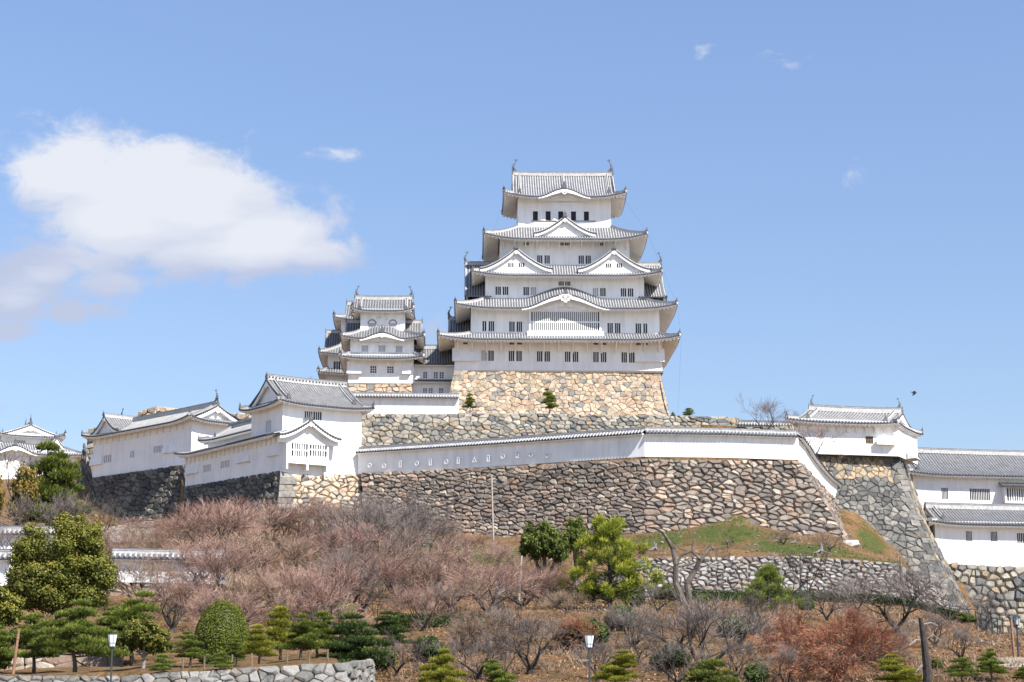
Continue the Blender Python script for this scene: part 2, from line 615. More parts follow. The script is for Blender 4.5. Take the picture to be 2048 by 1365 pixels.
def curve_h(v, sag=.28):
    return v * (1 - sag) + sag * v * v


def bell(x):
    x = abs(x)
    return 0.0 if x >= 1 else (.5 * (1 + math.cos(math.pi * x))) ** .85


def skirt(parent, out, inn, ze, zt, lift=.5, ov=None, bump=None, pitch=.42, tiles=None, xf=None, sides=(0, 1, 2, 3), raft=.6, hip_w=.34, corner=1.0, name='roof', rsize=.12, nseg=5):
    """pent roof running round a storey. out / inn = (x0,x1,y0,y1); bump = (centre x, half width, height, reach) of a cusped gable in the front eave"""
    tiles = tiles or TILES
    mb, me = MB(xf), MB(xf)
    hips, orns = [], []
    H = zt - ze
    sd4 = rect_sides(*out)
    ins = [(inn[2] - out[2]), (out[1] - inn[1]), (out[3] - inn[3]), (inn[0] - out[0])]      # depth of each panel
    for i in sides:
        O, S, T, L = sd4[i]
        D = ins[i]
        dl, dr = ins[(i - 1) % 4], ins[(i + 1) % 4]
        kL, kR = dl / D, dr / D
        Rr = min(L * .38, 7.5)

        def zf(s, t, D=D, kL=kL, kR=kR, L=L, i=i, Rr=Rr):
            v = max(0, min(1.2, t / D))
            d = max(0, min(s - kL * t, L - kR * t - s))
            z = ze + H * curve_h(v) + lift * (1 - min(1, v)) ** 1.6 * max(0, 1 - d / Rr) ** 2.3
            if bump and i == 0:
                z += bump[2] * bell((s + out[0] - bump[0]) / bump[1]) * max(0, 1 - max(0, t) / bump[3])
            return z

        def tmax(s, D=D, kL=kL, kR=kR, L=L):
            return max(0, min(D, s / kL, (L - s) / kR))
        panel(mb, O, S, T, L, tmax, zf, pitch, nseg=nseg)
        eave(me, O, S, T, L, zf, (ov if ov else D * .6), kL, kR, raft=raft, rsize=rsize)
        if (i + 1) % 4 in sides or True:
            # hip at the far end of this side
            pts = []
            for k in range(5):
                t = D * k / 4
                s = L - kR * t
                q = O + S * s + T * t
                pts.append(Vector((q.x, q.y, zf(s, t) + .03)))
            mh, mo = MB(xf), MB(xf)
            ridge(mh, pts, hip_w, .26, .085)
            dd = (pts[0] - pts[1])
            dd = Vector((dd.x, dd.y, 0)).normalized()
            ornament(mo, pts[0] + Z * .06 - dd * .15, dd, corner)
            hips.append(mh)
            orns.append(mo)
    r = mb.build(name, tiles, parent)
    me.build('eaves', EAVE, r)
    for mh in hips: mh.build('hip_ridge', RIDGE, r)
    for mo in orns: mo.build('corner_ornament', M['bronze'], r)
    if bump:
        cusp_board(r, sd4[0][0], out, bump, ze, xf, ov or ins[0] * .6)
    return r


def cusp_board(parent, O, out, bump, ze, xf, ov):
    """white bargeboard, recessed board and pendant of a cusped gable"""
    mb = MB(xf)
    n = 28
    y = out[2]
    bc, bw, bh, _ = bump
    for k in range(n):
        xa, xb = bc + bw * 1.02 * (-1 + 2 * k / n), bc + bw * 1.02 * (-1 + 2 * (k + 1) / n)
        za, zb = ze + bh * bell((xa - bc) / bw), ze + bh * bell((xb - bc) / bw)
        ta = .16 + .38 * bell((xa - bc) / bw / .95)
        tb = .16 + .38 * bell((xb - bc) / bw / .95)
        for yy0, yy1 in ((y - .04, y + .16),):
            mb.face([(xa, yy0, za - .10), (xb, yy0, zb - .10), (xb, yy0, zb - .12 - tb), (xa, yy0, za - .12 - ta)])
            mb.face([(xa, yy0, za - .12 - ta), (xb, yy0, zb - .12 - tb), (xb, yy1, zb - .12 - tb), (xa, yy1, za - .12 - ta)])
            mb.face([(xa, yy1, za - .10), (xb, yy1, zb - .10), (xb, yy1, zb - .12 - tb), (xa, yy1, za - .12 - ta)])
        # board set back under the curve
        yb = y + ov * .72
        mb.face([(xa, yb, za), (xb, yb, zb), (xb, yb, ze - .25), (xa, yb, ze - .25)])
    # pendant
    s = bh * .55
    zc = ze + bh - .45
    for (dx, dz, w, h) in ((0, 0, .55, .45), (-.5, .08, .35, .25), (.5, .08, .35, .25), (0, -.35, .22, .3)):
        mb.bx(bc + (dx - w) * s, bc + (dx + w) * s, y - .12, y - .02 + (.001 * w), zc + (dz - h) * s, zc + (dz + h) * s)
    for sx in (-1, 1):
        mb.face([(bc + sx * .2, y + ov * .6, ze + bh * .62), (bc + sx * bw * .5, y + ov * .6, ze + bh * .22), (bc + sx * bw * .5, y + ov * .6, ze - .05), (bc + sx * .2, y + ov * .6, ze + bh * .25)])
    mb.build('cusped_gable_board', M['plaster'], parent)
    mo = MB(xf)
    ornament(mo, (bc, y + .25, ze + bh + .12), (0, -1), 1.25)
    mo.build('ridge_end_tile', M['bronze'], parent)


def rake(mt, mw, cen, up_pts, outward, board=.5, disc=.12, step=.38, mi_disc=2):
    """verge of a gable: round tile ends and a white bargeboard along the curve up_pts (list of points), facing `outward`"""
    acc = 0.0
    for k in range(len(up_pts) - 1):
        p, q = up_pts[k], up_pts[k + 1]
        d = q - p
        mt.tube(p + Z * .20 - outward * .05, q + Z * .20 - outward * .05, .12, .12, 6, 1, .5)
        for lo, hi, dd, mi in ((-.07, .20, .05, 0),):
            mt.face([p + Z * lo + outward * dd, q + Z * lo + outward * dd, q + Z * hi + outward * dd, p + Z * hi + outward * dd], mi, .5)
        b0, b1 = p - Z * .08, q - Z * .08
        o1 = outward * .04
        o2 = -outward * .14
        mw.face([b0 + o1, b1 + o1, b1 + o1 - Z * board, b0 + o1 - Z * board])
        mw.face([b0 + o2, b1 + o2, b1 + o2 - Z * board, b0 + o2 - Z * board])
        mw.face([b0 + o1 - Z * board, b1 + o1 - Z * board, b1 + o2 - Z * board, b0 + o2 - Z * board])
        # inner step of the board
        o3 = -outward * .06
        mw.face([b0 + o3 - Z * board, b1 + o3 - Z * board, b1 + o3 - Z * (board * 1.35), b0 + o3 - Z * (board * 1.35)])
        ln = d.length
        while acc < ln:
            c = p + d * (acc / ln) + Z * .05
            a = Vector((-outward.y, outward.x, 0))
            f = [c + outward * .12 + a * (disc * math.cos(x)) + Z * (disc * math.sin(x)) for x in [j * math.pi / 3 for j in range(6)]]
            b = [x - outward * .16 for x in f]
            mt.face(f, mi_disc)
            for j in range(6):
                mt.face([f[j], f[(j + 1) % 6], b[(j + 1) % 6], b[j]], mi_disc)
            acc += step
        acc -= ln


def pendant(mw, c, outward, s):
    a = Vector((-outward.y, outward.x, 0))
    for (dx, dz, w, h) in ((0, 0, .5, .42), (-.45, -.05, .3, .28), (.45, -.05, .3, .28), (0, -.42, .2, .25)):
        mw.box(c + a * dx * s + Z * dz * s, a * w * s, outward * (.07 + .01 * w), Z * h * s, 0)


def dormer(parent, org, din, hw, ht, depth, pitch=.42, tiles=None, xf=None, board=.5, end_fish=False, orn=1.1, slits=True, name='dormer_gable', field=.45, ov=.35, base=0.5):
    """triangular gable: org = middle of the base line at the front, din = unit vector pointing into the building"""
    tiles = tiles or TILES
    org = Vector(org)
    din = Vector((din[0], din[1], 0)).normalized()
    a = Vector((-din.y, din.x, 0))
    out = -din
    mt, mw, mr, mo = MB(xf), MB(xf), MB(xf), MB(xf)

    def prof(x):
        x = max(0, min(1, x))
        return ht * (.50 * x + .50 * x ** 1.9) + .07 * ht * (1 - x) ** 7
    for sgn in (-1, 1):
        O = org + a * (hw * sgn)
        T = a * (-sgn)

        def zf(s, t):
            return org.z + prof(t / hw)
        panel(mt, Vector((O.x, O.y, 0)), din, T, depth, lambda s: hw, zf, pitch, nseg=7)
        pts = []
        for k in range(11):
            q = O + T * (hw * k / 10)
            pts.append(Vector((q.x, q.y, org.z + prof(k / 10))))
        rake(mt, mw, org, pts, out, board)
        # soffit of the verge and the white field
        for k in range(10):
            p, q = pts[k], pts[k + 1]
            mw.face([p - Z * .1, q - Z * .1, q - Z * .1 + din * field, p - Z * .1 + din * field])
            pb, qb = p + din * field, q + din * field
            mw.face([pb - Z * .1, qb - Z * .1, Vector((qb.x, qb.y, org.z - base)), Vector((pb.x, pb.y, org.z - base))])
    top = org + Z * ht
    ridge(mr, [top + out * .1 + Z * .02, top + din * depth + Z * .02], .34, .38, .1)
    ornament(mo, top + out * .12 + Z * .1, out, orn)
    if end_fish: fish(mo, top + din * .1 + Z * .45, out, .95)
    pendant(mw, top + out * .08 - Z * (board * 1.0 + .15), out, .09 * ht + .22)
    r = mt.build(name, tiles, parent)
    mw.build('gable_board', M['plaster'], r)
    mr.build('gable_ridge', [M['ridge'], M['tile'], M['tile_dark']], r)
    mo.build('ridge_end_tile', M['bronze'], r)
    return r


def irimoya(parent, out, gin, ze, zr, lift=.5, ov=1.6, bump=None, pitch=.42, tiles=None, xf=None, fishes=True, fs=1.15, corner=1.0, raft=.6, midridge=False, sag=.30, dots=0.0, slits=False, board=.5, name='main_roof', rsize=.12, verge=None, cascades=True, nseg=9):
    """hip-and-gable roof, ridge along x. out = eave rectangle, gin = distance of the gable face from the end eaves"""
    tiles = tiles or TILES
    x0, x1, y0, y1 = out
    D = (y1 - y0) / 2
    H = zr - ze
    mb, me, mg = MB(xf), MB(xf), [MB(xf), MB(xf)]
    rdg, orns = [], []

    def new(lst):
        m_ = MB(xf)
        lst.append(m_)
        return m_
    sd4 = rect_sides(*out)

    def base_z(t, d, L):
        v = max(0, min(1, t / D))
        vt = min(1, max(0, t / gin))
        Rr = min(L * .38, 6.0)
        return ze + H * curve_h(v, sag) + lift * (1 - vt) ** 1.6 * max(0, 1 - d / Rr) ** 2.3
    for i in range(4):
        O, S, T, L = sd4[i]
        long_side = i in (0, 2)

        def zf(s, t, L=L, i=i):
            z = base_z(t, max(0, min(s - t, L - t - s)), L)
            if bump and i == 0:
                z += bump[2] * bell((s + x0 - bump[0]) / bump[1]) * max(0, 1 - max(0, t) / bump[3])
            return z
        gv = gin - .5        # the tiles run on past the gable wall to the verge

        def tmax(s, L=L, long_side=long_side):
            e = min(s, L - s)
            if long_side:
                return D if e >= gv else max(0, e)
            return max(0, min(gin + .05, s, L - s))
        if long_side:
            panel(mb, O, S, T, L, tmax, zf, pitch, nseg=nseg)
        else:
            panel(mb, O, S, T, L, tmax, zf, pitch, nseg=4)
        eave(me, O, S, T, L, zf, ov, raft=raft, rsize=rsize)
        pts = []
        for k in range(5):
            t = gv * k / 4
            q = O + S * (L - t) + T * t
            pts.append(Vector((q.x, q.y, zf(L - t, t) + .03)))
        ridge(new(rdg), pts, .32, .26, .085)
        dd = pts[0] - pts[1]
        dd = Vector((dd.x, dd.y, 0)).normalized()
        ornament(new(orns), pts[0] + Z * .06 - dd * .15, dd, corner)
    yc = (y0 + y1) / 2
    # gable ends
    mgs = mg
    for sgn, gx in ((-1, x0 + gin), (1, x1 - gin)):
        mg = mgs[(sgn + 1) // 2]
        out_v = Vector((sgn, 0, 0))
        for side in (-1, 1):
            pts = []
            for k in range(11):
                t = (gin - .5) + (D - gin + .5) * k / 10
                yy = y0 + t if side < 0 else y1 - t
                pts.append(Vector((gx + sgn * .5, yy, ze + H * curve_h(t / D, sag))))
            rake(mb, mg, None, pts, out_v, board)
            for k in range(10):
                p, q = pts[k], pts[k + 1]
                p2, q2 = Vector((gx, p.y, p.z - .08)), Vector((gx, q.y, q.z - .08))
                mg.face([p - Z * .08, q - Z * .08, q2, p2])
                zb = ze + H * curve_h(gin / D, sag) - .3
                mg.face([p2, q2, Vector((gx, q.y, min(zb, q.z - .1))), Vector((gx, p.y, min(zb, p.z - .1)))])
            if cascades:                     # descending ridge beside the verge, on the long slope
                pts2 = []
                for k in range(6):
                    t = (gin * 1.0) * .9 + (D - gin * .9) * k / 5
                    yy = y0 + t if side < 0 else y1 - t
                    pts2.append(Vector((gx - sgn * .55, yy, ze + H * curve_h(t / D, sag) + .03)))
                ridge(new(rdg), pts2, .3, .28, .085)
                ornament(new(orns), pts2[0] + Z * .1, Vector((0, side, 0)), corner)
        pendant(mg, Vector((gx + sgn * .56, yc, zr - board - .35)), out_v, .08 * H + .2)
    if midridge:
        pts2 = [Vector((midridge, y0 + 2.2 + (D - 2.2) * k / 5, ze + H * curve_h((2.2 + (D - 2.2) * k / 5) / D, sag) + .03 + (bump[2] * max(0, 1 - (2.2) / bump[3]) if (bump and k == 0) else 0))) for k in range(6)]
        ridge(new(rdg), pts2, .26, .22, .08)
        ornament(new(orns), pts2[0] + Z * .1, Vector((0, -1, 0)), corner * 1.1)
    zr_ = zr
    rx0, rx1 = x0 + gin - .45, x1 - gin + .45
    ridge(new(rdg), [Vector((rx0, yc, zr_ + .12)), Vector(((2 * rx0 + rx1) / 3, yc, zr_ + .04)), Vector(((rx0 + 2 * rx1) / 3, yc, zr_ + .04)), Vector((rx1, yc, zr_ + .12))], .42, .48, .12, dots=dots)
    for sgn, rx in ((-1, rx0), (1, rx1)):
        ornament(new(orns), Vector((rx + sgn * .05, yc, zr_ + .15)), (sgn, 0), corner)
    r = mb.build(name, tiles, parent)
    me.build('eaves', EAVE, r)
    for x_ in rdg: x_.build('ridge', RIDGE, r)
    for x_ in orns: x_.build('corner_ornament', M['bronze'], r)
    for x_ in mgs: x_.build('gable_board', M['plaster'], r)
    if fishes:
        for sgn, rx in ((-1, rx0 + .35), (1, rx1 - .35)):
            mf = MB(xf)
            fish(mf, Vector((rx, yc, zr_ + .72)), (sgn, 0), fs)
            mf.build('ridge_fish', M['bronze'], r)
    if bump: cusp_board(r, None, out, bump, ze, xf, ov)
    return r


def wall_box(parent, x0, x1, y0, y1, z0, z1, front=(), left=(), right=(), xf=None, mat=None, flare=0.0, name='wall', depth=.3):
    """plastered storey with real openings; each hole = (u0,u1,z0,z1) along its wall"""
    mb = MB(xf)
    c = [Vector((x0, y0, 0)), Vector((x1, y0, 0)), Vector((x1, y1, 0)), Vector((x0, y1, 0))]
    for k, holes in enumerate((front, right, (), left)):
        A, B = c[k], c[(k + 1) % 4]
        d = (B - A)
        ln = d.length
        d = d / ln
        n = Vector((-d.y, d.x, 0))         # into the building
        us = sorted(set([0, ln] + [u for h in holes for u in h[:2]]))
        zs = sorted(set([z0, z1] + [z for h in holes for z in h[2:4]]))

        def q(u, z, dep=0.0):
            p = A + d * u + n * dep
            return Vector((p.x, p.y, z))
        for i in range(len(us) - 1):
            run = None
            for j in range(len(zs) - 1):
                um, zm = (us[i] + us[i + 1]) / 2, (zs[j] + zs[j + 1]) / 2
                if any(h[0] < um < h[1] and h[2] < zm < h[3] for h in holes):
                    if run is not None:
                        mb.face([q(us[i], run), q(us[i + 1], run), q(us[i + 1], zs[j]), q(us[i], zs[j])])
                        run = None
                elif run is None:
                    run = zs[j]
            if run is not None:
                mb.face([q(us[i], run), q(us[i + 1], run), q(us[i + 1], z1), q(us[i], z1)])
        for h in holes:
            a, b, e, f = h[:4]
            mb.face([q(a, e), q(b, e), q(b, e, depth), q(a, e, depth)])
            mb.face([q(a, f), q(b, f), q(b, f, depth), q(a, f, depth)])
            mb.face([q(a, e), q(a, f), q(a, f, depth), q(a, e, depth)])
            mb.face([q(b, e), q(b, f), q(b, f, depth), q(b, e, depth)])
    mb.face([(x0, y0, z1), (x1, y0, z1), (x1, y1, z1), (x0, y1, z1)])
    return mb.build(name, mat or M['plaster'], parent)


def grille(parent, A, d, u0, u1, z0, z1, nb=3, hb=0, dim=False, xf=None, depth=.3, bw=None, dark_bars=False, name='window', arch=False):
    """window in a hole: dark interior and plastered bars. A, d = start and direction of the wall"""
    d = Vector((d[0], d[1], 0)).normalized()
    n = Vector((-d.y, d.x, 0))
    A = Vector((A[0], A[1], 0))
    mb = MB(xf)

    def q(u, z, dep=0.0):
        p = A + d * u + n * dep
        return Vector((p.x, p.y, z))
    back = min(depth - .02, .15) if not dim else .09
    mb.face([q(u0, z0, back), q(u1, z0, back), q(u1, z1, back), q(u0, z1, back)], 0 if not dim else 2)
    w = u1 - u0
    bw = bw or w / (nb * 4.6 + 1.5)
    for k in range(nb):
        u = u0 + w * (k + 1) / (nb + 1)
        mb.box(q(u, (z0 + z1) / 2, .06), d * bw / 2, n * .045, Z * ((z1 - z0) / 2 - .003), 3 if dark_bars else 1)
    for k in range(hb):
        z = z0 + (z1 - z0) * (k + 1) / (hb + 1)
        mb.box(q((u0 + u1) / 2, z, .062), d * (w / 2 - .003), n * .04, Z * bw * .4, 3 if dark_bars else 1)
    return mb.build(name, [M['dark'], M['plaster'], M['dim'], M['wood']], parent)


def mat_list_stone():
    return None


# ---------------------------------------------------------------- stone masonry laid as real stones
def clip_poly(poly, nx, ny, d):
    """keep the part of a convex polygon where nx*x + ny*y <= d"""
    out = []
    m = len(poly)
    for i in range(m):
        a, b = poly[i], poly[(i + 1) % m]
        fa, fb = nx * a[0] + ny * a[1] - d, nx * b[0] + ny * b[1] - d
        if fa <= 0: out.append(a)
        if fa * fb < 0:
            t = fa / (fa - fb)
            out.append((a[0] + (b[0] - a[0]) * t, a[1] + (b[1] - a[1]) * t))
    return out


def masonry(mb, A0, B0, A1, B1, size=.9, concave=0.0, flat=1.5, seed=1, bulge=.10, inset=.035, quoinL=False, quoinR=False, face_to=(0, -1, .2), tint=(0, 1), wild=1.0, backing=True, rough_top=.12, tintf=None, chamfer=(.1, .2), mid=None):
    """irregular stones fitted together on the patch with top edge A0-B0 and bottom edge A1-B1"""
    rnd = random.Random(seed)
    A0, B0, A1, B1 = map(Vector, (A0, B0, A1, B1))
    n = (B0 - A0).cross(A1 - A0)
    n.normalize()
    if n.dot(Vector(face_to)) < 0: n = -n
    if mid:
        M0, M1 = Vector(mid[0]), Vector(mid[1])
        La, Lb = ((M0 - A0).length + (M1 - A1).length) / 2, ((B0 - M0).length + (B1 - M1).length) / 2
        L = La + Lb
        fm = La / L
        nA = (M0 - A0).cross(A1 - A0).normalized()
        nB = (B0 - M0).cross(M1 - M0).normalized()
        if nA.dot(Vector(face_to)) < 0: nA = -nA
        if nB.dot(Vector(face_to)) < 0: nB = -nB
    else:
        L = ((B0 - A0).length + (B1 - A1).length) / 2
    H = ((A1 - A0).length + (B1 - B0).length) / 2

    def W(u, v, dep=0.0):
        fu, fv = u / L, v / H
        if mid:
            if fu < fm:
                p = A0.lerp(M0, fu / fm).lerp(A1.lerp(M1, fu / fm), fv)
                nn = nA
            else:
                g_ = (fu - fm) / (1 - fm)
                p = M0.lerp(B0, g_).lerp(M1.lerp(B1, g_), fv)
                nn = nB
            return p + nn * (dep - concave * 4 * fv * (1 - fv))
        p = A0.lerp(B0, fu).lerp(A1.lerp(B1, fu), fv)
        return p + n * (dep - concave * 4 * fv * (1 - fv))
    if backing and mid:
        for i in range(24):
            for j in range(6):
                mb.face([W(L * (i + a) / 24, H * (j + b) / 6, -.14) for a, b in ((0, 0), (1, 0), (1, 1), (0, 1))], 1)
    elif backing:
        for i in range(6):
            for j in range(6):
                mb.face([W(L * (i + a) / 6, H * (j + b) / 6, -.14) for a, b in ((0, 0), (1, 0), (1, 1), (0, 1))], 1)
    f = flat ** .5
    gu, gv = size * f, size / f          # mean stone width and height
    U0, U1 = 0.0, L
    qn = max(2, int(H / (size * 1.0)))
    quo = []
    if quoinL or quoinR:
        for k in range(qn):
            v0, v1 = H * k / qn, H * (k + 1) / qn
            w = size * (2.3 if k % 2 else 1.5)
            if quoinL: quo.append((0, w, v0, v1))
            if quoinR: quo.append((L - w, L, v0, v1))
        if quoinL: U0 = size * 1.4
        if quoinR: U1 = L - size * 1.4
    pts = []
    nv = max(1, int(round(H / gv)))
    nu = max(1, int(round((U1 - U0) / gu)))
    for j in range(nv):
        for i in range(nu):
            if rnd.random() < .13 * wild: continue
            u = U0 + (i + .5 + (.5 if j % 2 else 0) - .25 + rnd.uniform(-.36, .36) * wild) * (U1 - U0) / nu
            v = (j + .5 + rnd.uniform(-.34, .34) * wild) * H / nv
            pts.append((u, v))
            if rnd.random() < .10 * wild:
                pts.append((u + gu * rnd.uniform(.35, .6), v + gv * rnd.uniform(-.5, .5)))
    grid = {}
    for q, (u, v) in enumerate(pts):
        grid.setdefault((int(u / gu), int(v / gv)), []).append(q)
    polys = []
    for q, (u, v) in enumerate(pts):
        top = -rough_top * rnd.uniform(-.2, 1) * gv
        poly = [(U0, top), (U1, top), (U1, H), (U0, H)]
        ci, cj = int(u / gu), int(v / gv)
        near = []
        for a in (-2, -1, 0, 1, 2):
            for b in (-2, -1, 0, 1, 2):
                near += grid.get((ci + a, cj + b), [])
        near.sort(key=lambda w: ((pts[w][0] - u) / gu) ** 2 + ((pts[w][1] - v) / gv) ** 2)
        for w in near[1:20]:
            # bisector in stretched space so that stones lie flat
            du, dv = (pts[w][0] - u) / f ** 2, (pts[w][1] - v)
            mu, mv = (pts[w][0] + u) / 2, (pts[w][1] + v) / 2
            nx, ny = du / f ** 2, dv
            poly = clip_poly(poly, nx, ny, nx * mu + ny * mv)
            if len(poly) < 3: break
        if len(poly) < 3: continue
        us, vs = [p[0] for p in poly], [p[1] for p in poly]
        if max(us) - min(us) > gu * 3.2 or max(vs) - min(vs) > gv * 3.2: pass
        polys.append((poly, False))
    for (a, b, c, d) in quo:
        polys.append(([(a, c), (b, c), (b, d), (a, d)], True))
    for poly, isq in polys:
        m = len(poly)
        cu = sum(p[0] for p in poly) / m
        cv = sum(p[1] for p in poly) / m
        if not isq:                        # knock the corners off
            rp = []
            k = rnd.uniform(*chamfer)
            for i in range(m):
                a, b = poly[i], poly[(i + 1) % m]
                if math.hypot(b[0] - a[0], b[1] - a[1]) < size * .18:
                    rp.append(((a[0] + b[0]) / 2, (a[1] + b[1]) / 2))
                else:
                    rp.append((a[0] + (b[0] - a[0]) * k, a[1] + (b[1] - a[1]) * k))
                    rp.append((b[0] - (b[0] - a[0]) * k, b[1] - (b[1] - a[1]) * k))
            poly = rp
            m = len(poly)
        cc = tint[0] + (tint[1] - tint[0]) * rnd.random()
        if tintf: cc = tintf(cu / L, cv / H, cc, rnd)
        g = inset / (gv * .5)
        bl = bulge * rnd.uniform(.4, 1.6)
        du, dv2 = rnd.uniform(-.2, .2), rnd.uniform(-.2, .2)
        dep = rnd.uniform(-.06, .06) * size + (.05 if isq else 0)
        e1, e2 = 1 - g * rnd.uniform(.7, 1.7), 1 - g - rnd.uniform(.15, .32)
        if isq: e1, e2, bl = .985, .95, .02
        r0 = [W(cu + (u - cu) * (1 - g * .4), cv + (w - cv) * (1 - g * .4), -.15) for u, w in poly]
        r1 = [W(cu + (u - cu) * e1, cv + (w - cv) * e1, dep) for u, w in poly]
        r2 = [W(cu + (u - cu) * e2, cv + (w - cv) * e2, dep + bl + du * (u - cu) * .5 + dv2 * (w - cv) * .5) for u, w in poly]
        for q in range(m):
            q2 = (q + 1) % m
            mb.face([r0[q], r0[q2], r1[q2], r1[q]], 0, cc)
            mb.face([r1[q], r1[q2], r2[q2], r2[q]], 0, cc)
        mb.face(r2, 0, cc)


def lin(*c):
    r = []
    for x in c:
        x /= 255.0
        r.append(x / 12.92 if x <= .04045 else ((x + .055) / 1.055) ** 2.4)
    g = sum(r) / 3
    return tuple(g + (x - g) * .74 for x in r)


def pal(cols, k=1.0):
    n = len(cols)
    return [(i / n, tuple(min(.9, x * k) for x in lin(*c))) for i, c in enumerate(cols)]
# ---------------------------------------------------------------- terrain: terraces of the castle hill
def g3(Y, py): return (Y, G(py, Y))


